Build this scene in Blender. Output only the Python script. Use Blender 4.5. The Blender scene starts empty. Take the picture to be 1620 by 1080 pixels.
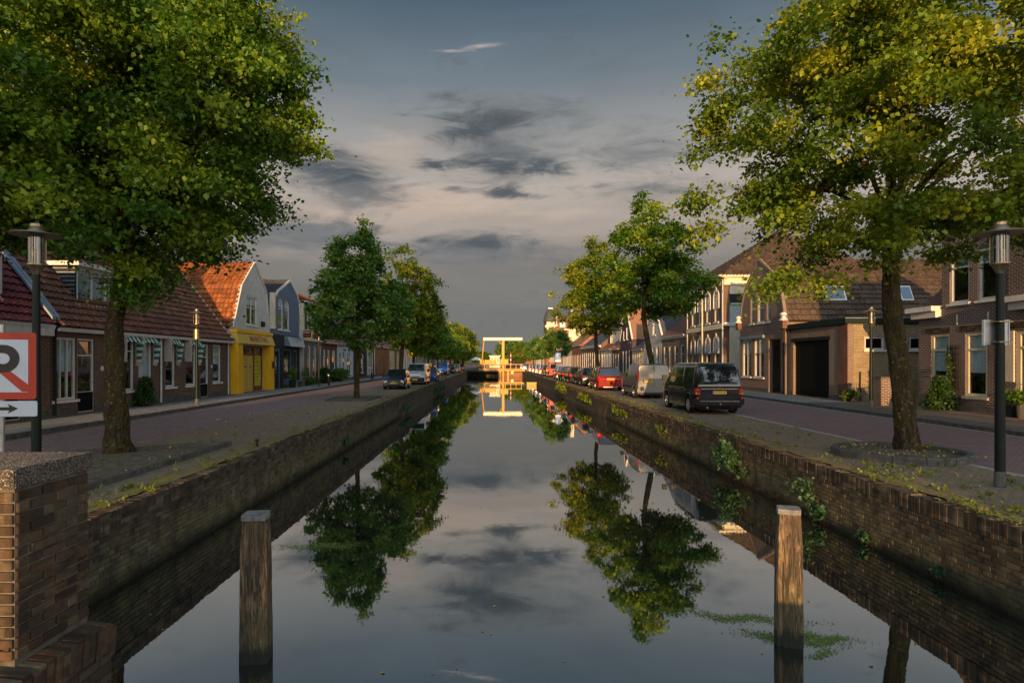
import bpy, bmesh, math, random
import numpy as np
from mathutils import Vector, Matrix
from mathutils.geometry import tessellate_polygon

sc = bpy.context.scene
COL = sc.collection
RAD = math.radians

# ------------------------------------------------------------------ camera
CAM_H = 1.98
FPX = 980.0
cam_d = bpy.data.cameras.new('camera')
cam = bpy.data.objects.new('camera', cam_d)
COL.objects.link(cam)
cam.location = (0, 0, CAM_H)
cam.rotation_euler = (RAD(90), 0, 0)
cam_d.sensor_width = 36.0
cam_d.lens = 36.0 * FPX / 1620.0
cam_d.shift_x = 32 / 1620
cam_d.shift_y = 32 / 1620
cam_d.clip_start = 0.05
cam_d.clip_end = 6000
sc.camera = cam

# ------------------------------------------------------------------ render look
sc.view_settings.view_transform = 'Standard'
sc.view_settings.look = 'None'
sc.view_settings.gamma = 1
sc.view_settings.use_curve_mapping = False
sc.view_settings.exposure = 0.80
try:
    sc.cycles.max_bounces = 7
    sc.cycles.transparent_max_bounces = 10
    sc.cycles.use_denoising = True
except Exception:
    pass

# ------------------------------------------------------------------ sun
SUN_EL = 7.0
SUN_AZ = 5.0            # degrees: the light travels along +Y, drifting towards +X
sd = bpy.data.lights.new('sun', 'SUN')
sd.energy = 4.3
sd.angle = RAD(0.6)
sd.color = (1.0, 0.60, 0.26)
sun = bpy.data.objects.new('sun', sd)
COL.objects.link(sun)
tr = Vector((math.sin(RAD(SUN_AZ)) * math.cos(RAD(SUN_EL)), math.cos(RAD(SUN_AZ)) * math.cos(RAD(SUN_EL)), -math.sin(RAD(SUN_EL))))
sun.rotation_euler = tr.to_track_quat('-Z', 'Y').to_euler()
sun.location = (-6, -40, 30)

# ------------------------------------------------------------------ node helper
class NT:
    def __init__(s, tree):
        s.t = tree; s.n = tree.nodes; s.l = tree.links
    def node(s, typ, **kw):
        nd = s.n.new(typ)
        for k, v in kw.items():
            setattr(nd, k, v)
        return nd
    def put(s, nd, key, val):
        if val is None: return
        inp = nd.inputs[key]
        if isinstance(val, bpy.types.NodeSocket):
            s.l.new(val, inp)
        else:
            try: inp.default_value = val
            except Exception:
                inp.default_value = (*val, 1.0) if len(val) == 3 else val
    def math(s, op, a, b=0.0, c=None, clamp=False):
        nd = s.node('ShaderNodeMath', operation=op, use_clamp=clamp)
        s.put(nd, 0, a); s.put(nd, 1, b)
        if c is not None: s.put(nd, 2, c)
        return nd.outputs[0]
    def mix(s, f, a, b, typ='MIX'):
        nd = s.node('ShaderNodeMix', data_type='RGBA', blend_type=typ)
        s.put(nd, 0, f)
        for k, v in ((6, a), (7, b)):
            if isinstance(v, tuple) and len(v) == 3: v = (*v, 1.0)
            s.put(nd, k, v)
        return nd.outputs[2]
    def ramp(s, f, stops, interp='LINEAR'):
        nd = s.node('ShaderNodeValToRGB')
        cr = nd.color_ramp; cr.interpolation = interp
        while len(cr.elements) < len(stops): cr.elements.new(0.5)
        for e, (p, c) in zip(cr.elements, stops):
            e.position = p
            if not isinstance(c, tuple): c = (c, c, c)
            e.color = (*c, 1.0)
        s.put(nd, 0, f)
        return nd.outputs[0]
    def noise(s, vec, scale, detail=4.0, rough=0.55, dist=0.0):
        nd = s.node('ShaderNodeTexNoise')
        s.put(nd, 'Scale', scale); s.put(nd, 'Detail', detail); s.put(nd, 'Roughness', rough); s.put(nd, 'Distortion', dist)
        if vec is not None: s.put(nd, 'Vector', vec)
        return nd.outputs[0]
    def xyz(s, vec):
        nd = s.node('ShaderNodeSeparateXYZ'); s.put(nd, 0, vec); return nd.outputs
    def comb(s, x, y, z):
        nd = s.node('ShaderNodeCombineXYZ'); s.put(nd, 0, x); s.put(nd, 1, y); s.put(nd, 2, z); return nd.outputs[0]
    def mapv(s, vec, scale=(1, 1, 1), rot=(0, 0, 0), loc=(0, 0, 0)):
        nd = s.node('ShaderNodeMapping'); s.put(nd, 'Vector', vec); s.put(nd, 'Scale', scale); s.put(nd, 'Rotation', rot); s.put(nd, 'Location', loc)
        return nd.outputs[0]

# ------------------------------------------------------------------ world: low sun sky under a broken evening cloud layer
def build_world():
    w = bpy.data.worlds.new('World'); sc.world = w
    w.use_nodes = True
    N = NT(w.node_tree); w.node_tree.nodes.clear()
    out = N.node('ShaderNodeOutputWorld'); bg = N.node('ShaderNodeBackground')
    N.l.new(bg.outputs[0], out.inputs[0])
    sky = N.node('ShaderNodeTexSky', sky_type='NISHITA')
    sky.sun_disc = False
    sky.sun_elevation = RAD(SUN_EL)
    sky.sun_rotation = RAD(180 + SUN_AZ)
    sky.air_density = 1.2; sky.dust_density = 2.0
    gen = N.node('ShaderNodeTexCoord').outputs['Generated']
    x, y, z = N.xyz(gen)
    hor = N.math('SQRT', N.math('ADD', N.math('MULTIPLY', x, x), N.math('MULTIPLY', y, y)))
    e = N.math('DIVIDE', z, N.math('MAXIMUM', hor, 0.05))
    az = N.math('ARCTAN2', x, y)
    # ragged cloud detail, stretched along the horizon
    n1 = N.noise(N.mapv(gen, (2.2, 2.2, 9.0)), 1.6, 7.0, 0.62, 0.4)
    n2 = N.noise(N.mapv(gen, (4.6, 4.6, 16.0), (0.0, 0.10, 0.0), (0.3, 0.0, 0.7)), 1.0, 9.0, 0.62, 0.9)
    n3 = N.noise(N.mapv(gen, (12, 12, 42.0), (0.0, -0.06, 0.0), (3, 1, 2)), 1.0, 8.0, 0.65, 0.7)
    n1c = N.math('SUBTRACT', n1, 0.5); n2c = N.math('SUBTRACT', n2, 0.5); n3c = N.math('SUBTRACT', n3, 0.5)
    base = N.ramp(N.math('DIVIDE', N.math('ADD', e, N.math('MULTIPLY', n1c, 0.05)), 0.9), [
        (0.00, (0.108, 0.110, 0.106)), (0.09, (0.098, 0.099, 0.097)), (0.17, (0.125, 0.116, 0.108)),
        (0.23, (0.235, 0.200, 0.176)), (0.31, (0.275, 0.240, 0.212)), (0.39, (0.200, 0.196, 0.190)),
        (0.50, (0.100, 0.122, 0.140)), (0.66, (0.042, 0.068, 0.095)), (1.0, (0.055, 0.078, 0.105))])
    def px(p): return (p - 778) / 980.0
    def py(p): return (572 - p) / 980.0
    def mask(items):
        acc = None
        for (cx, cy, sx, sy, tilt, k) in items:
            da = N.math('DIVIDE', N.math('SUBTRACT', az, px(cx)), sx / 980)
            ee = N.math('SUBTRACT', e, N.math('MULTIPLY_ADD', N.math('SUBTRACT', az, px(cx)), tilt, py(cy)))
            de = N.math('DIVIDE', ee, sy / 980)
            g = N.math('MULTIPLY', N.math('POWER', 2.718, N.math('MULTIPLY', N.math('ADD', N.math('MULTIPLY', da, da), N.math('MULTIPLY', de, de)), -1.0)), k)
            acc = g if acc is None else N.math('MAXIMUM', acc, g)
        return acc
    def layer(col, m, wn2, wn3, lo, hi, c, k):
        v = N.math('ADD', m, N.math('ADD', N.math('MULTIPLY', n2c, wn2), N.math('MULTIPLY', n3c, wn3)))
        f = N.node('ShaderNodeMapRange', interpolation_type='SMOOTHSTEP')
        N.put(f, 0, v); N.put(f, 1, lo); N.put(f, 2, hi); N.put(f, 3, 0.0); N.put(f, 4, k)
        return N.mix(f.outputs[0], col, c)
    warm = (0.335, 0.262, 0.212)
    col = layer(base, mask([(680, 325, 200, 34, -0.03, 1.1), (560, 350, 130, 34, 0, 0.9), (630, 240, 100, 50, 0.2, 0.75), (880, 340, 120, 22, 0, 0.7)]), 1.5, 0.9, 0.28, 1.15, warm, 0.78)
    col = layer(col, mask([(800, 225, 150, 82, -0.08, 1.0), (820, 195, 190, 50, -0.10, 0.9), (1000, 240, 190, 60, -0.05, 0.75), (790, 268, 160, 40, -0.05, 0.8), (545, 295, 105, 50, -0.1, 1.25), (740, 395, 200, 34, -0.02, 0.95), (480, 380, 160, 44, 0, 0.95), (1020, 310, 180, 30, 0, 0.8)]), 1.9, 1.5, 0.26, 1.15, (0.088, 0.094, 0.100), 0.90)
    col = layer(col, mask([(770, 190, 95, 24, -0.12, 0.85), (735, 212, 70, 20, 0.1, 0.8), (800, 265, 130, 17, -0.06, 1.0), (690, 262, 40, 14, 0, 0.9), (800, 306, 150, 9, -0.08, 0.8), (900, 300, 120, 9, 0.0, 0.7), (540, 282, 66, 24, -0.12, 1.15), (900, 215, 120, 12, -0.08, 0.55), (720, 385, 150, 14, -0.02, 0.6)]), 2.0, 2.3, 0.30, 1.20, (0.044, 0.053, 0.062), 0.92)
    col = layer(col, mask([(770, 72, 70, 6, 0.10, 0.8), (700, 82, 60, 4, 0.05, 0.75), (505, 255, 60, 8, -0.35, 0.8), (520, 55, 14, 8, 0, 0.6), (720, 345, 90, 6, 0, 0.6), (850, 285, 120, 6, -0.05, 0.65), (560, 322, 60, 8, 0.0, 0.6)]), 2.0, 1.5, 0.50, 1.25, (0.30, 0.255, 0.23), 0.75)
    # gentle overall mottling
    m = N.math('MULTIPLY_ADD', n2c, 0.30, N.math('MULTIPLY_ADD', n1c, 0.40, 1.0))
    mm = N.node('ShaderNodeVectorMath', operation='SCALE'); N.put(mm, 0, col); N.put(mm, 'Scale', m)
    # unseen cloud layer towards the low sun, brightened to add fill light
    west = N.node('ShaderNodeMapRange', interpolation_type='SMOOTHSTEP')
    N.put(west, 0, N.math('MULTIPLY', y, -1.0)); N.put(west, 1, -0.35); N.put(west, 2, 1.0); N.put(west, 3, 1.0); N.put(west, 4, WEST_FILL)
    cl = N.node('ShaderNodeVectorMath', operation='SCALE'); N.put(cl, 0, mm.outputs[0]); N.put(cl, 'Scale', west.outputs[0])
    ns = N.node('ShaderNodeVectorMath', operation='SCALE'); N.put(ns, 0, sky.outputs[0]); N.put(ns, 'Scale', 1.0)
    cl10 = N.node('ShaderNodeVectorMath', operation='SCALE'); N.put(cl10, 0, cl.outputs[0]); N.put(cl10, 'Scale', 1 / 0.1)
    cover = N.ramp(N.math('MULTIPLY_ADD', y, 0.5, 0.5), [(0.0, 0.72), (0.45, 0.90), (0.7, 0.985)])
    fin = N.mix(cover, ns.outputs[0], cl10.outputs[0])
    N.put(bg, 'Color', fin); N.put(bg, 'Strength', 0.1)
WEST_FILL = 9.0
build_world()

# ------------------------------------------------------------------ materials
def principled(name):
    m = bpy.data.materials.new(name); m.use_nodes = True
    N = NT(m.node_tree); m.node_tree.nodes.clear()
    out = N.node('ShaderNodeOutputMaterial'); p = N.node('ShaderNodeBsdfPrincipled')
    N.l.new(p.outputs[0], out.inputs[0])
    return m, N, p, out
def geo(N): return N.node('ShaderNodeNewGeometry')
def paint(name, col, rough=0.5, metal=0.0, var=0.18, bump=0.15, scale=6.0, coat=0.0, dirt=None, spec=None):
    m, N, p, out = principled(name)
    pos = geo(N).outputs['Position']
    n = N.noise(pos, scale, 5.0, 0.6)
    c = N.mix(N.ramp(n, [(0.3, 0.0), (0.7, 1.0)]), tuple(v * (1 - var) for v in col), tuple(min(1, v * (1 + var)) for v in col))
    if dirt:
        d = N.noise(N.mapv(pos, (3, 3, 0.8)), 2.2, 6.0, 0.65)
        c = N.mix(N.ramp(d, [(0.45, 0.0), (0.75, 0.75)]), c, dirt)
    N.put(p, 'Base Color', c); N.put(p, 'Metallic', metal)
    N.put(p, 'Roughness', N.math('MULTIPLY_ADD', n, 0.2, max(0.02, rough - 0.1)))
    if coat: N.put(p, 'Coat Weight', coat); N.put(p, 'Coat Roughness', 0.04)
    if spec is None and rough > 0.55 and not coat: spec = 0.15
    if spec is not None: N.put(p, 'Specular IOR Level', spec)
    if bump:
        b = N.node('ShaderNodeBump'); N.put(b, 'Strength', bump); N.put(b, 'Distance', 0.01)
        N.put(b, 'Height', N.noise(pos, scale * 14, 3.0)); N.l.new(b.outputs[0], p.inputs['Normal'])
    return m
def wallcoord(N):
    g = geo(N)
    x, y, z = N.xyz(g.outputs['Position'])
    nx, ny, nz = N.xyz(g.outputs['True Normal'])
    ax = N.math('GREATER_THAN', N.math('ABSOLUTE', nx), 0.7)
    az = N.math('GREATER_THAN', N.math('ABSOLUTE', nz), 0.7)
    u = N.math('ADD', N.math('MULTIPLY', ax, y), N.math('MULTIPLY', N.math('SUBTRACT', 1.0, ax), x))
    v = N.math('ADD', N.math('MULTIPLY', az, y), N.math('MULTIPLY', N.math('SUBTRACT', 1.0, az), z))
    return N.comb(u, v, 0.0), g.outputs['Position'], z
def brickmat(name, c1, c2, mortar, bw=0.22, rh=0.072, ms=0.010, bump=0.6, stain=(0.02, 0.018, 0.015), stainamt=0.5, moss=None, mossz=None, ground=False, rot=0.0, rough=0.85, big=1.0):
    m, N, p, out = principled(name)
    if ground:
        pos = geo(N).outputs['Position']; vec = N.mapv(pos, (1, 1, 1), (0, 0, rot)); z = N.xyz(pos)[2]
    else:
        vec, pos, z = wallcoord(N)
    warp = N.noise(pos, 3.0, 2.0)
    b = N.node('ShaderNodeTexBrick', offset=0.5)
    N.put(b, 'Vector', vec); N.put(b, 'Scale', 1.0); N.put(b, 'Brick Width', bw); N.put(b, 'Row Height', rh)
    N.put(b, 'Mortar Size', ms); N.put(b, 'Mortar Smooth', 0.25); N.put(b, 'Bias', 0.0)
    N.put(b, 'Color1', (*c1, 1)); N.put(b, 'Color2', (*c2, 1)); N.put(b, 'Mortar', (*mortar, 1))
    n = N.noise(pos, 0.7 * big, 6.0, 0.62)
    nf = N.noise(pos, 22.0, 4.0, 0.7)
    c = N.mix(N.ramp(nf, [(0.3, 0.0), (0.75, 0.55)]), b.outputs['Color'], tuple(v * 0.55 for v in c1))
    c = N.mix(N.math('MULTIPLY', N.ramp(n, [(0.40, 0.0), (0.68, 1.0)]), stainamt), c, stain)
    if moss:
        nm = N.noise(pos, 2.3, 6.0, 0.7)
        f = N.ramp(nm, [(0.46, 0.0), (0.62, 1.0)])
        if mossz is not None:
            zf = N.node('ShaderNodeMapRange'); N.put(zf, 0, z); N.put(zf, 1, mossz[0]); N.put(zf, 2, mossz[1]); N.put(zf, 3, 1.0); N.put(zf, 4, 0.0)
            f = N.math('MULTIPLY', f, zf.outputs[0])
        c = N.mix(N.math('MULTIPLY', f, 0.75), c, moss)
    N.put(p, 'Base Color', c); N.put(p, 'Roughness', rough); N.put(p, 'Specular IOR Level', 0.15)
    bp = N.node('ShaderNodeBump'); N.put(bp, 'Strength', bump); N.put(bp, 'Distance', 0.012)
    h = N.math('ADD', N.math('MULTIPLY', b.outputs['Fac'], -1.0), N.math('MULTIPLY', nf, 0.5))
    N.put(bp, 'Height', h); N.l.new(bp.outputs[0], p.inputs['Normal'])
    return m
def loosebrick(name, cols, stain=(0.02, 0.02, 0.015), mossz=None, moss=(0.05, 0.055, 0.015)):
    """colour of a single brick taken from where it sits"""
    m, N, p, out = principled(name)
    pos = geo(N).outputs['Position']
    info = N.node('ShaderNodeObjectInfo')
    rnd = info.outputs['Random']
    x, y, z = N.xyz(pos)
    cell = N.node('ShaderNodeTexWhiteNoise', noise_dimensions='3D')
    N.put(cell, 0, N.comb(N.math('FLOOR', N.math('DIVIDE', x, 0.22)), N.math('FLOOR', N.math('DIVIDE', y, 0.22)), N.math('FLOOR', N.math('DIVIDE', z, 0.0725))))
    f = N.math('FRACT', N.math('ADD', rnd, cell.outputs[0]))
    st = [(i / max(1, len(cols) - 1), c) for i, c in enumerate(cols)]
    c = N.ramp(f, st)
    nf = N.noise(pos, 18.0, 5.0, 0.7)
    c = N.mix(N.ramp(nf, [(0.35, 0.0), (0.75, 0.6)]), c, stain)
    n = N.noise(pos, 1.6, 5.0, 0.65)
    c = N.mix(N.ramp(n, [(0.42, 0.0), (0.7, 0.7)]), c, stain)
    if mossz:
        zf = N.node('ShaderNodeMapRange'); N.put(zf, 0, z); N.put(zf, 1, mossz[0]); N.put(zf, 2, mossz[1]); N.put(zf, 3, 0.85); N.put(zf, 4, 0.05)
        nm = N.noise(pos, 3.1, 6.0, 0.7)
        c = N.mix(N.math('MULTIPLY', N.ramp(nm, [(0.36, 0.0), (0.6, 1.0)]), zf.outputs[0]), c, moss)
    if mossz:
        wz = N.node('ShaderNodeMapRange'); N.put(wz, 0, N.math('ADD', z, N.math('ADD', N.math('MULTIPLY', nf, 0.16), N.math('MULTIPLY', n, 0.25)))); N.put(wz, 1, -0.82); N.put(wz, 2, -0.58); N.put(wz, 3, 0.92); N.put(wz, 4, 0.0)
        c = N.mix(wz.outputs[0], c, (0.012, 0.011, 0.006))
    N.put(p, 'Base Color', c); N.put(p, 'Roughness', 0.88); N.put(p, 'Specular IOR Level', 0.15)
    bp = N.node('ShaderNodeBump'); N.put(bp, 'Strength', 0.7); N.put(bp, 'Distance', 0.008)
    N.put(bp, 'Height', N.noise(pos, 60.0, 5.0, 0.7)); N.l.new(bp.outputs[0], p.inputs['Normal'])
    return m
def tilemat(name, cols, rough=0.6, lichen=(0.16, 0.14, 0.09), lich=0.35, coat=0.0):
    m, N, p, out = principled(name)
    pos = geo(N).outputs['Position']
    at = N.node('ShaderNodeAttribute', attribute_name='lc').outputs['Fac']
    rnd = N.node('ShaderNodeObjectInfo').outputs['Random']
    f = N.math('FRACT', N.math('ADD', rnd, at))
    c = N.ramp(f, [(i / max(1, len(cols) - 1), c) for i, c in enumerate(cols)])
    n = N.noise(pos, 1.1, 6.0, 0.7)
    c = N.mix(N.math('MULTIPLY', N.ramp(n, [(0.45, 0.0), (0.75, 1.0)]), lich), c, lichen)
    n2 = N.noise(pos, 9.0, 5.0, 0.7)
    c = N.mix(N.ramp(n2, [(0.4, 0.0), (0.75, 0.6)]), c, tuple(v * 0.35 for v in cols[0]))
    N.put(p, 'Base Color', c); N.put(p, 'Roughness', rough); N.put(p, 'Specular IOR Level', 0.2)
    if coat: N.put(p, 'Coat Weight', coat)
    bp = N.node('ShaderNodeBump'); N.put(bp, 'Strength', 0.4); N.put(bp, 'Distance', 0.01)
    N.put(bp, 'Height', N.noise(pos, 40.0, 4.0)); N.l.new(bp.outputs[0], p.inputs['Normal'])
    return m
def glassmat(name, tint=(0.80, 0.84, 0.84), refl=0.05, rough=0.02):
    m = bpy.data.materials.new(name); m.use_nodes = True
    N = NT(m.node_tree); m.node_tree.nodes.clear()
    out = N.node('ShaderNodeOutputMaterial')
    tr_ = N.node('ShaderNodeBsdfTransparent'); N.put(tr_, 0, (*tint, 1))
    gl = N.node('ShaderNodeBsdfGlossy'); N.put(gl, 'Color', (0.95, 0.97, 1, 1)); N.put(gl, 'Roughness', rough)
    pos = geo(N).outputs['Position']
    b = N.node('ShaderNodeBump'); N.put(b, 'Strength', 0.05); N.put(b, 'Distance', 0.02); N.put(b, 'Height', N.noise(pos, 3.0, 2.0))
    N.l.new(b.outputs[0], gl.inputs['Normal'])
    fr = N.node('ShaderNodeFresnel'); N.put(fr, 'IOR', 1.5)
    f = N.math('ADD', N.math('MULTIPLY', fr.outputs[0], 1.4), refl, clamp=True)
    f = N.math('MULTIPLY', f, N.math('SUBTRACT', 1.0, geo(N).outputs['Backfacing']))
    mx = N.node('ShaderNodeMixShader'); N.put(mx, 0, f); N.l.new(tr_.outputs[0], mx.inputs[1]); N.l.new(gl.outputs[0], mx.inputs[2])
    N.l.new(mx.outputs[0], out.inputs[0])
    return m
def leafmat(name, c1, c2, c3, transl=0.40):
    m = bpy.data.materials.new(name); m.use_nodes = True
    N = NT(m.node_tree); m.node_tree.nodes.clear()
    out = N.node('ShaderNodeOutputMaterial')
    at = N.node('ShaderNodeAttribute', attribute_name='lc').outputs['Fac']
    pos = geo(N).outputs['Position']
    n = N.noise(pos, 0.9, 3.0, 0.6)
    f = N.math('ADD', N.math('MULTIPLY', at, 0.6), N.math('MULTIPLY', n, 0.42), clamp=True)
    c = N.ramp(f, [(0.1, c1), (0.5, c2), (0.93, c3)])
    p = N.node('ShaderNodeBsdfPrincipled'); N.put(p, 'Base Color', c); N.put(p, 'Roughness', 0.45); N.put(p, 'Specular IOR Level', 0.3)
    t = N.node('ShaderNodeBsdfTranslucent')
    tc = N.mix(1.0, c, (1.5, 1.35, 0.45), 'MULTIPLY'); N.put(t, 'Color', tc)
    mx = N.node('ShaderNodeMixShader'); N.put(mx, 0, transl); N.l.new(p.outputs[0], mx.inputs[1]); N.l.new(t.outputs[0], mx.inputs[2])
    N.l.new(mx.outputs[0], out.inputs[0])
    return m
def barkmat(name, c1, c2, moss=(0.05, 0.055, 0.015)):
    m, N, p, out = principled(name)
    pos = N.node('ShaderNodeTexCoord').outputs['Object']
    v = N.mapv(pos, (7, 7, 1.6))
    n = N.noise(v, 1.8, 7.0, 0.7, 0.6)
    w = N.node('ShaderNodeTexVoronoi', feature='DISTANCE_TO_EDGE'); N.put(w, 'Vector', N.mapv(pos, (9, 9, 2.6))); N.put(w, 'Scale', 1.6)
    c = N.ramp(n, [(0.3, c1), (0.62, c2)])
    c = N.mix(N.ramp(N.noise(pos, 2.5, 5.0, 0.7), [(0.45, 0.0), (0.62, 0.75)]), c, moss)
    c = N.mix(N.ramp(N.noise(pos, 14.0, 4.0, 0.7), [(0.58, 0.0), (0.68, 0.85)]), c, (0.24, 0.20, 0.10))
    N.put(p, 'Base Color', c); N.put(p, 'Roughness', 0.93); N.put(p, 'Specular IOR Level', 0.08)
    b = N.node('ShaderNodeBump'); N.put(b, 'Strength', 1.0); N.put(b, 'Distance', 0.07)
    N.put(b, 'Height', N.math('ADD', n, N.math('MULTIPLY', w.outputs['Distance'], 1.2))); N.l.new(b.outputs[0], p.inputs['Normal'])
    return m

M = {}
M['brick_left'] = brickmat('brown_red_brick', (0.165, 0.074, 0.040), (0.078, 0.038, 0.024), (0.27, 0.22, 0.17), ms=0.013, stainamt=0.35)
M['brick_dark'] = brickmat('dark_purple_brick', (0.120, 0.052, 0.040), (0.060, 0.030, 0.028), (0.42, 0.36, 0.30), ms=0.015, stainamt=0.3)
M['brick_gable'] = brickmat('weathered_brown_brick', (0.215, 0.120, 0.080), (0.135, 0.078, 0.056), (0.30, 0.25, 0.20), ms=0.013, stain=(0.24, 0.20, 0.17), stainamt=0.45)
M['brick_yellow'] = brickmat('yellow_brown_brick', (0.46, 0.34, 0.19), (0.28, 0.20, 0.115), (0.16, 0.13, 0.09), ms=0.014, stain=(0.11, 0.09, 0.06), stainamt=0.45)
M['brick_red'] = brickmat('red_brick', (0.235, 0.095, 0.055), (0.155, 0.062, 0.040), (0.20, 0.15, 0.11))
M['brick_orange'] = brickmat('orange_brick', (0.40, 0.155, 0.065), (0.30, 0.115, 0.05), (0.25, 0.18, 0.12))
M['brick_purple'] = brickmat('aubergine_brick', (0.085, 0.045, 0.060), (0.055, 0.030, 0.045), (0.14, 0.12, 0.12))
M['quay_mortar'] = brickmat('quay_wall_brick', (0.13, 0.085, 0.058), (0.07, 0.048, 0.034), (0.045, 0.04, 0.032), moss=(0.12, 0.11, 0.05), mossz=(-1.0, -0.1), stainamt=0.55)
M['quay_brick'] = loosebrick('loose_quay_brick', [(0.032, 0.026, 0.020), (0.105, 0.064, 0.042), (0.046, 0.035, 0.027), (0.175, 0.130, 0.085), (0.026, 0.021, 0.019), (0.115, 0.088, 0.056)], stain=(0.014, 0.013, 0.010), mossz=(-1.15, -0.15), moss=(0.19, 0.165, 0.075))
M['pier_brick'] = loosebrick('pier_brick', [(0.050, 0.036, 0.026), (0.165, 0.085, 0.045), (0.105, 0.072, 0.042), (0.21, 0.145, 0.085), (0.075, 0.034, 0.026), (0.14, 0.10, 0.06)])
M['mortar'] = paint('pale_mortar', (0.15, 0.135, 0.11), 0.95, var=0.5, bump=0.6, dirt=(0.02, 0.018, 0.014), scale=3)
M['mortar_dark'] = paint('washed_out_mortar', (0.045, 0.040, 0.030), 0.95, var=0.6, bump=0.6, dirt=(0.10, 0.09, 0.07), scale=2)
M['road'] = brickmat('red_clinker_paving', (0.38, 0.235, 0.200), (0.22, 0.138, 0.122), (0.075, 0.062, 0.056), bw=0.21, rh=0.10, ms=0.012, ground=True, rot=0.785, stain=(0.19, 0.155, 0.140), stainamt=0.6, rough=0.75, big=0.6)
M['road_r'] = brickmat('purple_clinker_paving', (0.36, 0.205, 0.180), (0.20, 0.120, 0.110), (0.065, 0.055, 0.053), bw=0.21, rh=0.10, ms=0.012, ground=True, rot=0.785, stain=(0.16, 0.13, 0.125), stainamt=0.55, rough=0.72, big=0.6)
M['parking'] = brickmat('worn_parking_paving', (0.38, 0.26, 0.185), (0.23, 0.155, 0.115), (0.075, 0.062, 0.038), bw=0.21, rh=0.10, ms=0.016, ground=True, rot=1.5708, stain=(0.22, 0.155, 0.105), stainamt=0.5, moss=(0.235, 0.175, 0.085), big=1.3)
M['pavement'] = brickmat('grey_concrete_pavement', (0.34, 0.325, 0.30), (0.25, 0.24, 0.225), (0.10, 0.095, 0.085), bw=0.30, rh=0.30, ms=0.010, ground=True, stain=(0.13, 0.12, 0.10), stainamt=0.5, big=0.8)
M['pavement_r'] = brickmat('brown_brick_pavement', (0.21, 0.18, 0.14), (0.14, 0.12, 0.10), (0.06, 0.055, 0.045), bw=0.21, rh=0.10, ms=0.010, ground=True, stain=(0.07, 0.06, 0.045), stainamt=0.5)
M['soil'] = paint('dry_soil', (0.15, 0.115, 0.078), 0.95, var=0.5, bump=1.0, scale=9, dirt=(0.05, 0.06, 0.02))
M['coping'] = brickmat('mossy_coping', (0.30, 0.21, 0.115), (0.19, 0.14, 0.08), (0.08, 0.075, 0.03), bw=0.21, rh=0.066, ms=0.010, ground=True, rot=0.0, stain=(0.21, 0.16, 0.065), stainamt=0.8, moss=(0.24, 0.20, 0.03), bump=0.9, big=2.2)
M['kerb'] = paint('dark_kerb_stone', (0.10, 0.092, 0.080), 0.9, var=0.3, bump=0.5, dirt=(0.03, 0.03, 0.02))
M['kerb_light'] = paint('pale_edge_stone', (0.34, 0.32, 0.28), 0.85, var=0.3, bump=0.5, dirt=(0.16, 0.14, 0.10))
M['earth'] = paint('distant_ground', (0.08, 0.09, 0.045), 0.95, var=0.4, scale=0.2)
M['white'] = paint('white_paint', (0.62, 0.60, 0.55), 0.45, var=0.06, dirt=(0.42, 0.38, 0.31), scale=2)
M['cream'] = paint('cream_paint', (0.62, 0.54, 0.36), 0.45, var=0.06, dirt=(0.42, 0.35, 0.22), scale=2)
M['cream_wall'] = paint('cream_render', (0.58, 0.50, 0.37), 0.85, var=0.10, bump=0.5, dirt=(0.36, 0.30, 0.22), scale=2)
M['grey_wall'] = paint('light_grey_render', (0.44, 0.42, 0.38), 0.85, var=0.10, bump=0.8, dirt=(0.28, 0.26, 0.22), scale=2)
M['whitewash'] = paint('whitewashed_brick', (0.52, 0.51, 0.47), 0.8, var=0.12, bump=1.0, dirt=(0.33, 0.31, 0.27), scale=3)
M['blue_wall'] = paint('slate_blue_render', (0.105, 0.145, 0.205), 0.75, var=0.12, bump=0.5, scale=2)
M['pale_blue'] = paint('pale_blue_white_render', (0.47, 0.51, 0.54), 0.8, var=0.08, bump=0.4, scale=2)
M['dark_wall'] = paint('charcoal_paint', (0.022, 0.024, 0.027), 0.6, var=0.2)
M['yellow'] = paint('yellow_shop_paint', (0.82, 0.43, 0.008), 0.55, var=0.08, bump=0.15, scale=1.5, dirt=(0.60, 0.31, 0.01))
M['yellow_dull'] = paint('ochre_panel', (0.56, 0.36, 0.05), 0.5, var=0.08)
M['yellow_bridge'] = paint('yellow_bridge_paint', (0.50, 0.235, 0.008), 0.5, var=0.30, scale=1.0, bump=0.0, dirt=(0.30, 0.15, 0.01))
M['white_beam'] = paint('white_bridge_paint', (0.80, 0.64, 0.42), 0.5, var=0.02, bump=0.0)
M['lime_glass'] = paint('yellow_green_window_foil', (0.42, 0.44, 0.03), 0.25, var=0.15, scale=1.2)
M['maroon'] = paint('maroon_paint', (0.16, 0.025, 0.022), 0.4)
M['sign_red'] = paint('dark_red_lettering', (0.28, 0.022, 0.02), 0.5, bump=0)
M['black'] = paint('black_paint', (0.014, 0.014, 0.015), 0.4, bump=0)
M['black_matt'] = paint('black_plastic', (0.020, 0.020, 0.021), 0.7, bump=0)
M['door_dark'] = paint('dark_garage_paint', (0.006, 0.008, 0.007), 0.6, spec=0.08)
M['fascia_dark'] = paint('dark_green_fascia', (0.010, 0.018, 0.016), 0.6, spec=0.15)
M['zinc'] = paint('zinc_sheet', (0.30, 0.37, 0.44), 0.35, metal=0.6, var=0.15, scale=2)
M['metal'] = paint('galvanised_metal', (0.40, 0.40, 0.39), 0.4, metal=0.8, var=0.15)
M['brass'] = paint('lamp_housing_metal', (0.26, 0.20, 0.13), 0.34, metal=0.85, var=0.1)
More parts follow.
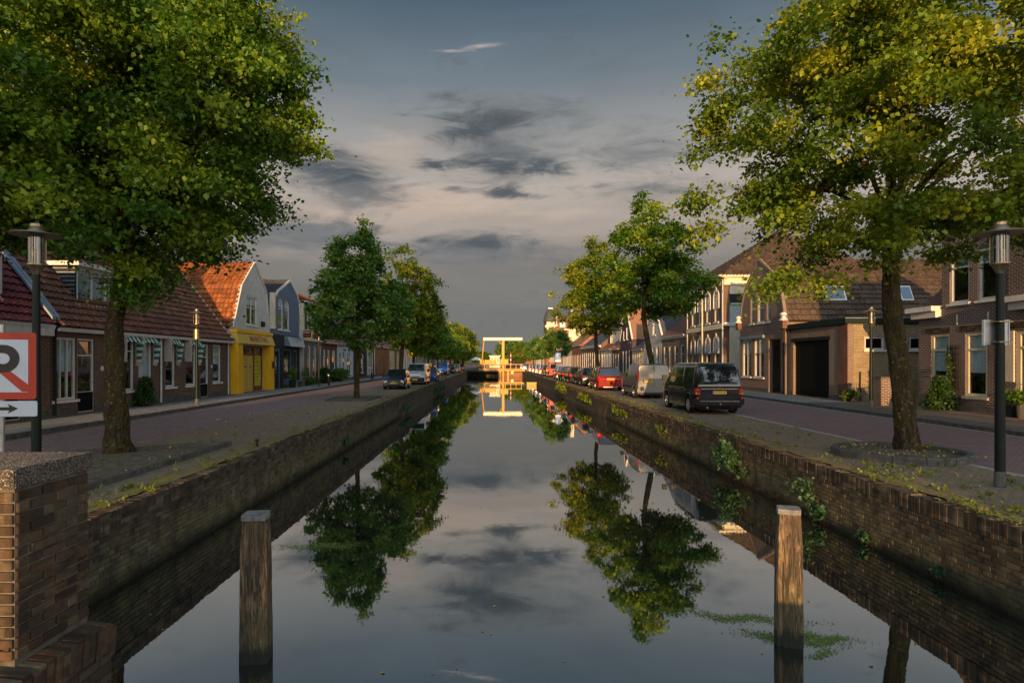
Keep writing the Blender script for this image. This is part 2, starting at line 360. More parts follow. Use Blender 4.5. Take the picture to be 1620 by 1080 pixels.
M['lamp_green'] = paint('dark_green_lamp_post', (0.004, 0.009, 0.006), 0.5, var=0.2, bump=0.1, spec=0.25)
M['chrome'] = paint('chrome', (0.75, 0.75, 0.75), 0.12, metal=1.0, var=0.02, bump=0)
M['rubber'] = paint('tyre_rubber', (0.014, 0.014, 0.014), 0.85)
M['rim'] = paint('alloy_rim', (0.42, 0.42, 0.42), 0.3, metal=0.8, var=0.1)
M['glass'] = glassmat('window_glass')
M['carglass'] = glassmat('tinted_car_glass', (0.07, 0.08, 0.085), 0.10)
M['lampglass'] = glassmat('smoky_lamp_glass', (0.62, 0.60, 0.52), 0.12, 0.08)
M['curtain'] = paint('net_curtain', (0.72, 0.76, 0.78), 0.9, var=0.12, scale=12)
M['curtain_dark'] = paint('green_grey_curtain', (0.34, 0.40, 0.38), 0.9, var=0.25, scale=10)
M['awning_green'] = paint('green_awning_fabric', (0.015, 0.16, 0.12), 0.85, bump=0)
M['awning_white'] = paint('white_awning_fabric', (0.58, 0.58, 0.54), 0.85, bump=0)
M['beige_panel'] = paint('beige_awning_side', (0.46, 0.40, 0.33), 0.8)
M['plate'] = paint('yellow_number_plate', (0.78, 0.46, 0.02), 0.35, bump=0, var=0.02)
M['plate_blue'] = paint('blue_plate_strip', (0.02, 0.08, 0.45), 0.35, bump=0)
M['sign_blue'] = paint('blue_road_sign', (0.01, 0.12, 0.36), 0.4, bump=0, var=0.05)
M['sign_white'] = paint('reflective_white_sheet', (0.50, 0.53, 0.57), 0.5, bump=0, var=0.05)
M['sign_face_red'] = paint('road_sign_red', (0.40, 0.032, 0.010), 0.45, bump=0, var=0.08)
M['tail_red'] = paint('red_lamp_lens', (0.55, 0.012, 0.010), 0.12, bump=0, coat=0.6)
M['orange_lens'] = paint('orange_lamp_lens', (0.75, 0.20, 0.02), 0.15, bump=0, coat=0.6)
M['head_lens'] = paint('clear_headlamp', (0.62, 0.62, 0.60), 0.10, metal=0.4, bump=0, coat=0.8)
M['slate'] = tilemat('dark_slate_tiles', [(0.045, 0.050, 0.060), (0.07, 0.075, 0.085), (0.055, 0.055, 0.06)], 0.5, lich=0.15)
M['tile_brown'] = tilemat('dark_red_brown_tiles', [(0.165, 0.066, 0.036), (0.095, 0.038, 0.024), (0.21, 0.088, 0.046), (0.12, 0.048, 0.028)], 0.5, lich=0.12)
M['tile_red'] = tilemat('glazed_red_tiles', [(0.20, 0.038, 0.034), (0.16, 0.03, 0.03), (0.23, 0.05, 0.04)], 0.28, lich=0.05)
M['tile_orange'] = tilemat('orange_clay_tiles', [(0.34, 0.105, 0.026), (0.20, 0.058, 0.020), (0.44, 0.155, 0.040), (0.13, 0.045, 0.020), (0.38, 0.12, 0.03)], 0.6, lich=0.40)
M['tile_old'] = tilemat('weathered_brown_tiles', [(0.085, 0.055, 0.038), (0.050, 0.035, 0.027), (0.11, 0.072, 0.050), (0.065, 0.042, 0.032)], 0.7, lich=0.30)
M['tile_rust'] = tilemat('rust_brown_tiles', [(0.26, 0.125, 0.065), (0.20, 0.095, 0.055), (0.31, 0.155, 0.08)], 0.7, lich=0.3)
M['leaf'] = leafmat('lime_leaves', (0.026, 0.074, 0.010), (0.090, 0.185, 0.016), (0.30, 0.36, 0.030), 0.34)
M['leaf_warm'] = leafmat('warm_lime_leaves', (0.034, 0.076, 0.010), (0.125, 0.195, 0.015), (0.40, 0.39, 0.030), 0.36)  # lime leaves with a yellower tint
M['leaf_cool'] = leafmat('deep_green_leaves', (0.030, 0.085, 0.016), (0.10, 0.20, 0.036), (0.25, 0.34, 0.070))
M['leaf_yellow'] = leafmat('yellow_green_leaves', (0.036, 0.080, 0.010), (0.125, 0.185, 0.015), (0.38, 0.36, 0.028), 0.38)
M['fir'] = leafmat('fir_needles', (0.018, 0.045, 0.012), (0.035, 0.080, 0.018), (0.075, 0.13, 0.028), 0.2)
M['weed'] = leafmat('weed_green', (0.06, 0.085, 0.015), (0.11, 0.16, 0.025), (0.26, 0.26, 0.05), 0.3)
M['duckweed'] = leafmat('duckweed', (0.10, 0.15, 0.03), (0.16, 0.22, 0.04), (0.27, 0.32, 0.07), 0.1)
M['fern'] = leafmat('dark_fern_leaves', (0.016, 0.045, 0.018), (0.040, 0.095, 0.036), (0.085, 0.16, 0.060), 0.2)
M['litter'] = leafmat('fallen_leaves', (0.22, 0.13, 0.05), (0.34, 0.24, 0.07), (0.50, 0.42, 0.12), 0.1)
M['bark'] = barkmat('mossy_bark', (0.008, 0.006, 0.004), (0.080, 0.056, 0.032), (0.055, 0.050, 0.010))
M['pile_wood'] = None
def pilemat():
    m, N, p, out = principled('weathered_oak_pile')
    pos = N.node('ShaderNodeTexCoord').outputs['Object']
    n = N.noise(N.mapv(pos, (9, 9, 1.5)), 1.5, 8.0, 0.72, 1.2)
    n2 = N.noise(N.mapv(pos, (22, 22, 1.9)), 2.0, 6.0, 0.7, 0.8)
    z = N.xyz(geo(N).outputs['Position'])[2]
    c = N.ramp(n, [(0.34, (0.030, 0.020, 0.010)), (0.5, (0.14, 0.085, 0.042)), (0.66, (0.30, 0.20, 0.105))])
    c = N.mix(N.ramp(n2, [(0.47, 0.0), (0.56, 0.95)]), c, (0.018, 0.013, 0.008))
    zf = N.node('ShaderNodeMapRange'); N.put(zf, 0, z); N.put(zf, 1, -1.05); N.put(zf, 2, -0.2); N.put(zf, 3, 0.85); N.put(zf, 4, 0.1)
    c = N.mix(N.math('MULTIPLY', zf.outputs[0], N.ramp(N.noise(pos, 4.0, 5.0, 0.7), [(0.35, 0.2), (0.6, 1.0)])), c, (0.075, 0.075, 0.02))
    wl = N.node('ShaderNodeMapRange'); N.put(wl, 0, N.math('ADD', z, N.math('MULTIPLY', n, 0.30))); N.put(wl, 1, -0.80); N.put(wl, 2, -0.72); N.put(wl, 3, 0.95); N.put(wl, 4, 0.0)
    c = N.mix(wl.outputs[0], c, (0.012, 0.014, 0.006))
    N.put(p, 'Base Color', c); N.put(p, 'Roughness', 0.85)
    b = N.node('ShaderNodeBump'); N.put(b, 'Strength', 1.0); N.put(b, 'Distance', 0.02); N.put(b, 'Height', N.math('ADD', n, N.math('MULTIPLY', n2, 0.7)))
    N.l.new(b.outputs[0], p.inputs['Normal'])
    return m
M['pile_wood'] = pilemat()
def aggmat():
    m, N, p, out = principled('exposed_aggregate')
    pos = geo(N).outputs['Position']
    v = N.node('ShaderNodeTexVoronoi'); N.put(v, 'Vector', pos); N.put(v, 'Scale', 95.0)
    r = N.xyz(v.outputs['Color'])[0]
    c = N.ramp(r, [(0.0, (0.08, 0.055, 0.04)), (0.3, (0.26, 0.18, 0.125)), (0.6, (0.42, 0.32, 0.23)), (0.85, (0.72, 0.64, 0.52))], 'CONSTANT')
    c = N.mix(N.ramp(v.outputs['Distance'], [(0.35, 0.0), (0.6, 0.9)]), c, (0.05, 0.042, 0.034))
    c = N.mix(N.ramp(N.noise(pos, 3.0, 5.0), [(0.4, 0.0), (0.7, 0.5)]), c, (0.04, 0.04, 0.025))
    N.put(p, 'Base Color', c); N.put(p, 'Roughness', 0.8)
    b = N.node('ShaderNodeBump'); N.put(b, 'Strength', 1.0); N.put(b, 'Distance', 0.012); b.invert = True; N.put(b, 'Height', v.outputs['Distance'])
    N.l.new(b.outputs[0], p.inputs['Normal'])
    return m
M['aggregate'] = aggmat()
def watermat():
    m = bpy.data.materials.new('canal_water'); m.use_nodes = True
    N = NT(m.node_tree); m.node_tree.nodes.clear()
    out = N.node('ShaderNodeOutputMaterial')
    pos = geo(N).outputs['Position']
    b = N.node('ShaderNodeBump'); N.put(b, 'Strength', 0.10); N.put(b, 'Distance', 0.02)
    h = N.math('ADD', N.noise(N.mapv(pos, (1.0, 0.5, 1)), 0.9, 3.0, 0.5), N.math('MULTIPLY', N.noise(pos, 7.0, 3.0, 0.5), 0.10))
    N.put(b, 'Height', h)
    gl = N.node('ShaderNodeBsdfGlossy'); N.put(gl, 'Color', (0.90, 0.92, 0.92, 1)); N.put(gl, 'Roughness', 0.018); N.l.new(b.outputs[0], gl.inputs['Normal'])
    df = N.node('ShaderNodeBsdfDiffuse'); N.put(df, 'Color', (0.012, 0.014, 0.010, 1))
    fr = N.node('ShaderNodeFresnel'); N.put(fr, 'IOR', 1.45); N.l.new(b.outputs[0], fr.inputs['Normal'])
    f = N.math('MULTIPLY_ADD', fr.outputs[0], 0.62, 0.41, clamp=True)
    mx = N.node('ShaderNodeMixShader'); N.put(mx, 0, f); N.l.new(df.outputs[0], mx.inputs[1]); N.l.new(gl.outputs[0], mx.inputs[2])
    N.l.new(mx.outputs[0], out.inputs[0])
    return m
M['water'] = watermat()
def carpaint(name, col, metal=0.3, rough=0.3):
    k = 'car_' + name
    if k not in M:
        M[k] = paint(name + '_car_paint', col, rough, metal=metal, var=0.03, bump=0, coat=1.0)
    return M[k]
# ------------------------------------------------------------------ geometry accumulator
def chain_loc(o):
    v = Vector((0, 0, 0))
    while o is not None:
        v += o.location; o = o.parent
    return v
class G:
    def __init__(s): s.v = []; s.f = []
    def add(s, vs, fs):
        k = len(s.v); s.v += [tuple(v) for v in vs]; s.f += [tuple(i + k for i in f) for f in fs]; return s
    def box(s, x0, x1, y0, y1, z0, z1):
        vs = [(x, y, z) for z in (z0, z1) for y in (y0, y1) for x in (x0, x1)]
        return s.add(vs, [(0, 2, 3, 1), (4, 5, 7, 6), (0, 1, 5, 4), (2, 6, 7, 3), (0, 4, 6, 2), (1, 3, 7, 5)])
    def hexa(s, p):   # 8 points: bottom 4 ring, top 4 ring
        return s.add(p, [(3, 2, 1, 0), (4, 5, 6, 7), (0, 1, 5, 4), (1, 2, 6, 5), (2, 3, 7, 6), (3, 0, 4, 7)])
    def ring(s, rings, cap=True, closed=True):
        n = len(rings[0]); vs = [p for r in rings for p in r]; fs = []
        for i in range(len(rings) - 1):
            for j in range(n if closed else n - 1):
                a = i * n + j; b = i * n + (j + 1) % n
                fs.append((a, b, b + n, a + n))
        if cap:
            fs.append(tuple(range(n))[::-1]); fs.append(tuple(range((len(rings) - 1) * n, len(rings) * n)))
        return s.add(vs, fs)
    def tube(s, pts, rad, n=8, cap=True):
        pts = [Vector(p) for p in pts]
        if not hasattr(rad, '__len__'): rad = [rad] * len(pts)
        rings = []; prev = None
        for i, p in enumerate(pts):
            d = (pts[min(i + 1, len(pts) - 1)] - pts[max(i - 1, 0)])
            if d.length < 1e-9: d = Vector((0, 0, 1))
            d.normalize()
            if prev is None:
                a = d.orthogonal().normalized()
            else:
                a = (prev - d * prev.dot(d))
                a = a.normalized() if a.length > 1e-6 else d.orthogonal().normalized()
            prev = a; b = d.cross(a)
            rings.append([p + (a * math.cos(t) + b * math.sin(t)) * rad[i] for t in [2 * math.pi * k / n for k in range(n)]])
        return s.ring(rings, cap)
    def cyl(s, p0, p1, r0, r1=None, n=12): return s.tube([p0, p1], [r0, r0 if r1 is None else r1], n)
    def lathe(s, prof, n=16, c=(0, 0, 0), cap=True):
        rings = [[(c[0] + r * math.cos(2 * math.pi * k / n), c[1] + r * math.sin(2 * math.pi * k / n), c[2] + z) for k in range(n)] for r, z in prof]
        return s.ring(rings, cap)
    def prism(s, F, outline, holes, c0, c1):
        polys = [[Vector((a, b, 0)) for a, b in outline]] + [[Vector((a, b, 0)) for a, b in h] for h in holes]
        tris = tessellate_polygon(polys)
        flat = [p for pl in polys for p in pl]; n = len(flat)
        vs = [F.pt(p.x, p.y, c0) for p in flat] + [F.pt(p.x, p.y, c1) for p in flat]
        fs = [tuple(t) for t in tris] + [tuple(i + n for i in t) for t in tris]
        k = 0
        for pl in polys:
            m = len(pl)
            for i in range(m):
                a = k + i; b = k + (i + 1) % m
                fs.append((a, b, b + n, a + n))
            k += m
        return s.add(vs, fs)
    def fbox(s, F, a0, a1, b0, b1, c0, c1):
        return s.hexa([F.pt(a0, b0, c0), F.pt(a1, b0, c0), F.pt(a1, b0, c1), F.pt(a0, b0, c1), F.pt(a0, b1, c0), F.pt(a1, b1, c0), F.pt(a1, b1, c1), F.pt(a0, b1, c1)])
    def mesh(s, name, off=None, recalc=True, smooth=False, sharp=None):
        me = bpy.data.meshes.new(name)
        vs = s.v if off is None or off.length < 1e-9 else [(v[0] - off.x, v[1] - off.y, v[2] - off.z) for v in s.v]
        me.from_pydata(vs, [], s.f)
        if recalc:
            bm = bmesh.new(); bm.from_mesh(me); bmesh.ops.recalc_face_normals(bm, faces=bm.faces); bm.to_mesh(me); bm.free()
        if smooth:
            me.polygons.foreach_set('use_smooth', [True] * len(me.polygons))
            if sharp is not None: me.set_sharp_from_angle(angle=RAD(sharp))
        me.update()
        return me
    def build(s, name, mat, parent=None, recalc=True, smooth=False, sharp=None, label=None, kind=None):
        off = chain_loc(parent)
        me = s.mesh(name, off, recalc, smooth, sharp)
        o = bpy.data.objects.new(name, me); COL.objects.link(o)
        if mat is not None: me.materials.append(M[mat] if isinstance(mat, str) else mat)
        o.parent = parent
        if label: o['label'] = label
        if kind: o['kind'] = kind
        return o
class Fr:
    """a vertical plane: a along u, b up, c along the normal"""
    def __init__(s, O, u, n): s.O = Vector(O); s.u = Vector(u); s.n = Vector(n)
    def pt(s, a, b, c): return s.O + s.u * a + Vector((0, 0, b)) + s.n * c
def thing(name, label, cat, loc=(0, 0, 0), group=None):
    o = bpy.data.objects.new(name, None); COL.objects.link(o)
    o.empty_display_size = 0.2; o.location = loc
    o['label'] = label; o['category'] = cat
    if group: o['group'] = group
    return o
def tag(o, label, cat, group=None):
    o['label'] = label; o['category'] = cat
    if group: o['group'] = group
    return o
def dup(root, loc, rotz=0.0, label=None, scale=None, group=None):
    kids = {}
    for o in list(COL.objects):
        if o.parent is not None: kids.setdefault(o.parent.name, []).append(o)
    def rec(o, parent):
        c = o.copy(); COL.objects.link(c); c.parent = parent
        for k in kids.get(o.name, []): rec(k, c)
        return c
    r = rec(root, None)
    r.location = loc; r.rotation_euler = (0, 0, rotz)
    if scale: r.scale = scale
    if label: r['label'] = label
    if group: r['group'] = group
    return r
def text_on(parent, s, mat, F, a0, a1, b0, b1, c, depth=0.004, name='lettering', shear=0.0):
    """lettering filling the rectangle; F.u must be the reading direction"""
    cu = bpy.data.curves.new('t', 'FONT'); cu.body = s; cu.extrude = 0.0; cu.resolution_u = 2; cu.shear = shear; cu.offset = 0.022
    ob = bpy.data.objects.new('t', cu); COL.objects.link(ob)
    dg = bpy.context.evaluated_depsgraph_get()
    me0 = bpy.data.meshes.new_from_object(ob.evaluated_get(dg))
    vs = [v.co.copy() for v in me0.vertices]; fs = [tuple(p.vertices) for p in me0.polygons]
    bpy.data.objects.remove(ob); bpy.data.meshes.remove(me0)
    x0 = min(v.x for v in vs); x1 = max(v.x for v in vs); y0 = min(v.y for v in vs); y1 = max(v.y for v in vs)
    g = G(); n = len(vs)
    P = lambda v, cc: F.pt(a0 + (v.x - x0) / (x1 - x0) * (a1 - a0), b0 + (v.y - y0) / (y1 - y0) * (b1 - b0), cc)
    g.add([P(v, c) for v in vs], fs)
    return g.build(name, mat, parent, recalc=False)

# ------------------------------------------------------------------ openings (window / door)
def arch_top(a, a0, a1, b1, rise, pointed=False):
    if rise <= 0: return b1
    t = (a - a0) / (a1 - a0) * 2 - 1
    return b1 - rise * (1 - math.sqrt(max(0, 1 - t * t)))
def opening_outline(o, inset=0.0, a0=None, a1=None, b0=None, b1=None):
    A0 = o['a0'] + inset if a0 is None else a0; A1 = o['a1'] - inset if a1 is None else a1
    B0 = o['b0'] + (inset if o['kind'] != 'door' else 0.0) if b0 is None else b0
    B1 = o['b1'] - inset if b1 is None else b1
    rise = o.get('rise', 0)
    if rise <= 0 or b1 is not None:
        return [(A0, B0), (A1, B0), (A1, B1), (A0, B1)]
    pts = [(A0, B0), (A1, B0)]
    n = 8
    for i in range(n + 1):
        a = A1 + (A0 - A1) * i / n
        pts.append((a, arch_top(a, o['a0'] + inset, o['a1'] - inset, o['b1'] - inset, rise)))
    return pts
def W(a0, a1, b0, b1, kind='window', **kw):
    d = dict(a0=min(a0, a1), a1=max(a0, a1), b0=b0, b1=b1, kind=kind, fm='white'); d.update(kw); return d
def fit_opening(F, parent, o, simple=False):
    kind = o['kind']; fm = o['fm']; fw = o.get('fw', 0.075)
    if kind == 'void':
        return
    ca, cb = -0.13, -0.045
    a0, a1, b0, b1 = o['a0'], o['a1'], o['b0'], o['b1']
    cols = o.get('mull', 0) + 1
    tr_ = o.get('tr', None)
    cells = []
    rise = o.get('rise', 0)
    iw = fw * 0.6
    ia0, ia1 = a0 + fw, a1 - fw
    ib0 = b0 + (fw if kind == 'window' else o.get('panel', 0.0) * (b1 - b0) + 0.02); ib1 = b1 - fw
    tb = None if tr_ is None else b0 + (b1 - b0) * tr_
    cw = (ia1 - ia0 - iw * (cols - 1)) / cols
    for c in range(cols):
        x0 = ia0 + c * (cw + iw); x1 = x0 + cw
        for (y0, y1, top) in (((ib0, ib1, True),) if tb is None else ((ib0, tb - iw / 2, False), (tb + iw / 2, ib1, True))):
            if top and rise > 0:
                pl = [(x0, y0), (x1, y0)]
                for i in range(5):
                    a = x1 + (x0 - x1) * i / 4
                    pl.append((a, arch_top(a, ia0 - 1e-3, ia1 + 1e-3, ib1, rise * 0.95)))
                cells.append(pl)
            else:
                cells.append([(x0, y0), (x1, y0), (x1, y1), (x0, y1)])
    fr = G().prism(F, opening_outline(o, 0.004), cells, ca, cb).build('window' if kind == 'window' else 'door', M[fm], parent)
    if kind == 'door':
        leafm = o.get('leaf', 'door_dark')
        g = G(); ph = b0 + (b1 - b0) * o.get('panel', 0.0)
        if o.get('panel', 0) > 0.01:
            g.fbox(F, a0 + fw * 0.5, a1 - fw * 0.5, b0 + 0.03, ph, cb - 0.02, cb + 0.006).build('lower_panel', leafm, fr)
        h = G(); h.tube([F.pt(a1 - fw * 1.6, 1.1 + b0, cb + 0.0), F.pt(a1 - fw * 1.6, 1.1 + b0, cb + 0.05), F.pt(a1 - fw * 1.6 - 0.1, 1.1 + b0, cb + 0.05)], 0.012, 6).build('handle', 'chrome', fr)
    gm = o.get('gm', 'glass')
    if simple:
        G().prism(F, opening_outline(o, 0.03), [], ca + 0.03, ca + 0.042).build('pane', gm, fr)
    else:
        for pl in cells:
            G().prism(F, [(p[0] + (0.01 if p[0] > (a0 + a1) / 2 else -0.01) * 0, p[1]) for p in pl], [], ca + 0.03, ca + 0.042).build('pane', gm, fr)
    if o.get('sill', True) and kind == 'window':
        G().fbox(F, a0 - 0.08, a1 + 0.08, b0 - 0.10, b0 - 0.005, -0.02, 0.09).build('sill', o.get('sm', fm), fr)
    if o.get('curt') is not None:
        lo = b1 - (b1 - b0) * o['curt']
        g = G(); nf = max(3, int((a1 - a0) / 0.09)); pts = []
        for i in range(nf + 1):
            a = a0 + 0.02 + (a1 - a0 - 0.04) * i / nf
            pts.append((a, -0.135 - (0.025 if i % 2 else 0.0)))
        vs = [F.pt(a, lo, c) for a, c in pts] + [F.pt(a, b1 - 0.01, c) for a, c in pts]
        n = len(pts)
        g.add(vs, [(i, i + 1, i + 1 + n, i + n) for i in range(n - 1)]).build('curtain', o.get('cm', 'curtain'), fr, recalc=False)
    if o.get('hood'):   # moulded white surround
        t = o.get('hood')
        outer = [(a0 - t, b0), (a1 + t, b0)]
        n = 8
        for i in range(n + 1):
            a = a1 + t + (a0 - a1 - 2 * t) * i / n
            k = 1 - abs((a - (a0 + a1) / 2) / ((a1 - a0) / 2 + t))
            outer.append((a, arch_top(a, a0 - t, a1 + t, b1 + t * 1.2, rise + 0.02) + (0.22 if i == n // 2 else 0.0)))
        inner = opening_outline(o, -0.002)
        lo = o['b0'] + (o['b1'] - o['b0']) * o.get('hood_from', 0.0)
        outer[0] = (a0 - t, lo); outer[1] = (a1 + t, lo)
        oo = outer[1:] + [outer[0], (a0, lo)]
        inn = [p for p in inner[2:]]
        poly = outer[1:] + [outer[0], (a0 - 0.003, lo)] + [(p[0], p[1] + 0.003) for p in inn[::-1]] + [(a1 + 0.003, lo)]
        G().prism(F, poly, [], 0.003, 0.06).build('window_surround', fm, fr)
    return fr

# ------------------------------------------------------------------ roof tiles
def tile_verts(tw, tl):
    vs = []; prof = [(-0.5, 0.012), (-0.28, -0.004), (0.0, 0.0), (0.22, 0.052), (0.42, 0.060), (0.53, 0.014)]
    for y, lift in ((0.0, 0.090), (tl * 1.10, 0.0)):
        for x, h in prof: vs.append((x * tw, y, h + lift))
    for x, h in prof: vs.append((x * tw, 0.0, h + 0.002))
    n = len(prof); fs = []
    for i in range(n - 1): fs.append((i, i + 1, i + 1 + n, i + n))
    for i in range(n - 1): fs.append((2 * n + i, 2 * n + i + 1, i + 1, i))
    return np.array(vs), fs
def tile_slope(parent, P0, e, s, width, length, mat, tw=0.25, tl=0.33, individual=0, seed=1, clip=None, name='roof_tile'):
    """P0 lower left corner of the slope, e along the eave, s up the slope"""
    rng = np.random.default_rng(seed)
    e = Vector(e).normalized(); s = Vector(s).normalized(); n = e.cross(s)
    if n.z < 0: n = -n
    tv, tf = tile_verts(tw, tl)
    R = np.array([e, s, n])          # rows
    nx = max(1, int(width / tw)); ny = max(1, int(round(length / tl)))
    twx = width / nx; tly = length / ny
    cells = []
    for j in range(ny):
        for i in range(nx):
            a = (i + 0.5) * twx; b = j * tly
            if clip is not None and not clip(a, b + tly * 0.4): continue
            cells.append((a, b))
    off = chain_loc(parent)
    pts = [Vector(P0) + e * a + s * b + n * 0.03 for a, b in cells]
    order = sorted(range(len(cells)), key=lambda k: (pts[k] - Vector((0, 0, 2))).length)
    ind = set(order[:individual])
    if individual:
        me = bpy.data.meshes.new(name); wv = tv @ R
        me.from_pydata([tuple(v) for v in wv], [], tf)
        me.materials.append(M[mat])
        for k in order[:individual]:
            o = bpy.data.objects.new(name, me); COL.objects.link(o); o.parent = parent
            j = Vector(tuple(rng.normal(0, 0.004, 3)))
            o.location = pts[k] - off + j
            o.rotation_euler = (rng.normal(0, 0.010), rng.normal(0, 0.010), rng.normal(0, 0.012))
    rest = order[individual:]
    if rest:
        nv = len(tv); V = np.zeros((len(rest) * nv, 3)); lc = np.zeros(len(rest) * nv, dtype=np.float32)
        base = tv @ R
        for q, k in enumerate(rest):
            V[q * nv:(q + 1) * nv] = base + (np.array(pts[k]) - np.array(off)) + rng.normal(0, 0.005, 3)
            lc[q * nv:(q + 1) * nv] = rng.random()
        F_ = [tuple(i + q * nv for i in f) for q in range(len(rest)) for f in tf]
        me = bpy.data.meshes.new(name); me.from_pydata(V.tolist(), [], F_)
        at = me.attributes.new('lc', 'FLOAT', 'POINT'); at.data.foreach_set('value', lc)
        me.materials.append(M[mat])
        o = bpy.data.objects.new(name + 's', me); COL.objects.link(o); o.parent = parent; o['kind'] = 'stuff'

# ------------------------------------------------------------------ house
def slab(g, p, th=0.12):
    """p: 4 corner points of the upper surface, thickened downwards"""
    p = [Vector(q) for q in p]
    nrm = (p[1] - p[0]).cross(p[3] - p[0]).normalized()
    if nrm.z < 0: nrm = -nrm
    return g.hexa([q - nrm * th for q in p] + p)
def house(side, xf, y0, y1, eave, roof, mat, ops, label, ridge=None, depth=9.0, rmat='tile_brown', z0=0.10, name='house',
          tiles=0, simple=False, group=None, side_mat=None, gable=None, rd=None, fascia='white', gutter=True, plinth=True, ov=0.25, cat='house', side_ops=(), eave_out=None):
    y0 += 0.012; y1 -= 0.012
    n = (-side, 0, 0); back = side
    H = thing(name, label, cat, (xf, (y0 + y1) / 2, z0), group)
    L = y1 - y0
    F = Fr((xf, y0, 0), (0, 1, 0), n)
    side_mat = side_mat or mat
    for o in ops:                     # openings are given in world Y
        o['a0'] -= y0; o['a1'] -= y0
    outline = [(0, z0 - 0.15), (L, z0 - 0.15), (L, eave), (0, eave)] if gable is None else [(0, z0 - 0.15), (L, z0 - 0.15)] + [(a * L, b) for a, b in gable]
    G().prism(F, outline, [opening_outline(o) for o in ops], -0.25, 0.0).build('wall', mat, H)
    for o in ops: fit_opening(F, H, o, simple)
    if plinth:
        segs = []; a = 0
        for d in sorted([o for o in ops if o['kind'] in ('door', 'void') and o['b0'] < z0 + 0.3], key=lambda o: o['a0']):
            segs.append((a, d['a0'])); a = d['a1']
        segs.append((a, L)); g = G()
        for s0, s1 in segs:
            if s1 - s0 > 0.05: g.fbox(F, s0 + 0.004, s1 - 0.004, z0 - 0.14, z0 + 0.22, 0.002, 0.025)
        if g.v: g.build('plinth', 'kerb', H)
    # side and back walls
    Fs = Fr((xf + back * 0.255, y0, 0), (back, 0, 0), (0, -1, 0)); D = depth - 0.5
    Fe = Fr((xf + back * 0.255, y1, 0), (back, 0, 0), (0, 1, 0))
    rr = ridge if ridge else eave
    rd_ = rd if rd is not None else depth / 2
    if roof == 'P':
        so = [(0, z0 - 0.15), (D, z0 - 0.15), (D, eave - 0.02), (min(D - 0.01, 2 * rd_ - 0.255 - 0.0), eave - 0.02), (rd_ - 0.255, rr - 0.16), (0, eave - 0.02 + 0.255 * (rr - eave) / rd_ - 0.14)]
        if 2 * rd_ - 0.255 > D - 0.02: so = [so[0], so[1], so[2], so[4], so[5]]
    else:
        so = [(0, z0 - 0.15), (D, z0 - 0.15), (D, eave - 0.02), (0, eave - 0.02)]
    G().prism(Fs, so, [opening_outline(o) for o in side_ops], -0.24, 0.0).build('wall', side_mat, H)
    for o in side_ops: fit_opening(Fs, H, o, simple)
    G().prism(Fe, so, [], -0.24, 0.0).build('wall', side_mat, H)
    xb = xf + back * depth
    G().box(min(xb, xb - back * 0.24), max(xb, xb - back * 0.24), y0 + 0.245, y1 - 0.245, z0 - 0.15, eave - 0.02).build('wall', side_mat, H)
    fx = -side
    if roof == 'P':
        g = G(); s = (rr - eave) / rd_
        exo = xf + fx * ov; ez = eave - s * ov * 0.5
        e0 = (exo, y0, eave - s * ov); e1 = (exo, y1, eave - s * ov)
        r0 = (xf + back * rd_, y0, rr); r1 = (xf + back * rd_, y1, rr)
        slab(g, [e0, e1, r1, r0]); xb2 = xf + back * 2 * rd_
        slab(g, [(xb2 + back * ov, y1, eave - s * ov), (xb2 + back * ov, y0, eave - s * ov), (r0[0], r0[1], rr), (r1[0], r1[1], rr)])
        R_ = g.build('roof', rmat, H)
        G().tube([(r0[0], y0, rr + 0.03), (r1[0], y1, rr + 0.03)], 0.12, 8).build('ridge', rmat, R_)
        if tiles:
            up = Vector(r0) - Vector(e0)
            tile_slope(R_, e0, (0, 1, 0), up, L, up.length, rmat, individual=tiles, seed=int(y0 * 7) % 997)
        if gutter:
            g = G(); gx = exo + fx * 0.06
            zg = eave - s * ov - 0.02
            g.hexa([(exo - fx * 0.02, y0, zg - 0.11), (gx, y0, zg - 0.11), (gx, y1, zg - 0.11), (exo - fx * 0.02, y1, zg - 0.11),
                    (exo - fx * 0.02, y0, zg - 0.02), (gx + fx * 0.05, y0, zg + 0.02), (gx + fx * 0.05, y1, zg + 0.02), (exo - fx * 0.02, y1, zg - 0.02)])
            g.build('gutter', fascia, H)
    elif roof == 'flat':
        g = G(); x0_, x1_ = sorted((xf + fx * 0.18, xb + back * 0.1))
        g.box(x0_, x1_, y0 - 0.10, y1 + 0.10, eave + 0.002, eave + 0.26).build('roof_edge', fascia, H)
        g = G().box(x0_ + 0.1, x1_ - 0.1, y0, y1, eave + 0.262, eave + 0.30).build('roof', 'black_matt', H)
    elif roof == 'G':        # ridge runs back from the street, gable = facade outline (fractions of L, z)
        pts = [(y0 + a * L, b) for a, b in gable]
        g = G(); ym = [p for p in pts]
        xs0 = xf + back * 0.02; xs1 = xf + back * depth
        best = max(range(len(pts)), key=lambda i: pts[i][1])
        for (pa, pb) in zip(pts[:-1], pts[1:]):
            if abs(pa[0] - pb[0]) < 0.01: continue
            slab(g, [(xs0, pa[0], pa[1] + 0.05), (xs0, pb[0], pb[1] + 0.05), (xs1, pb[0], pb[1] + 0.05), (xs1, pa[0], pa[1] + 0.05)], 0.10)
        R_ = g.build('roof', rmat, H)
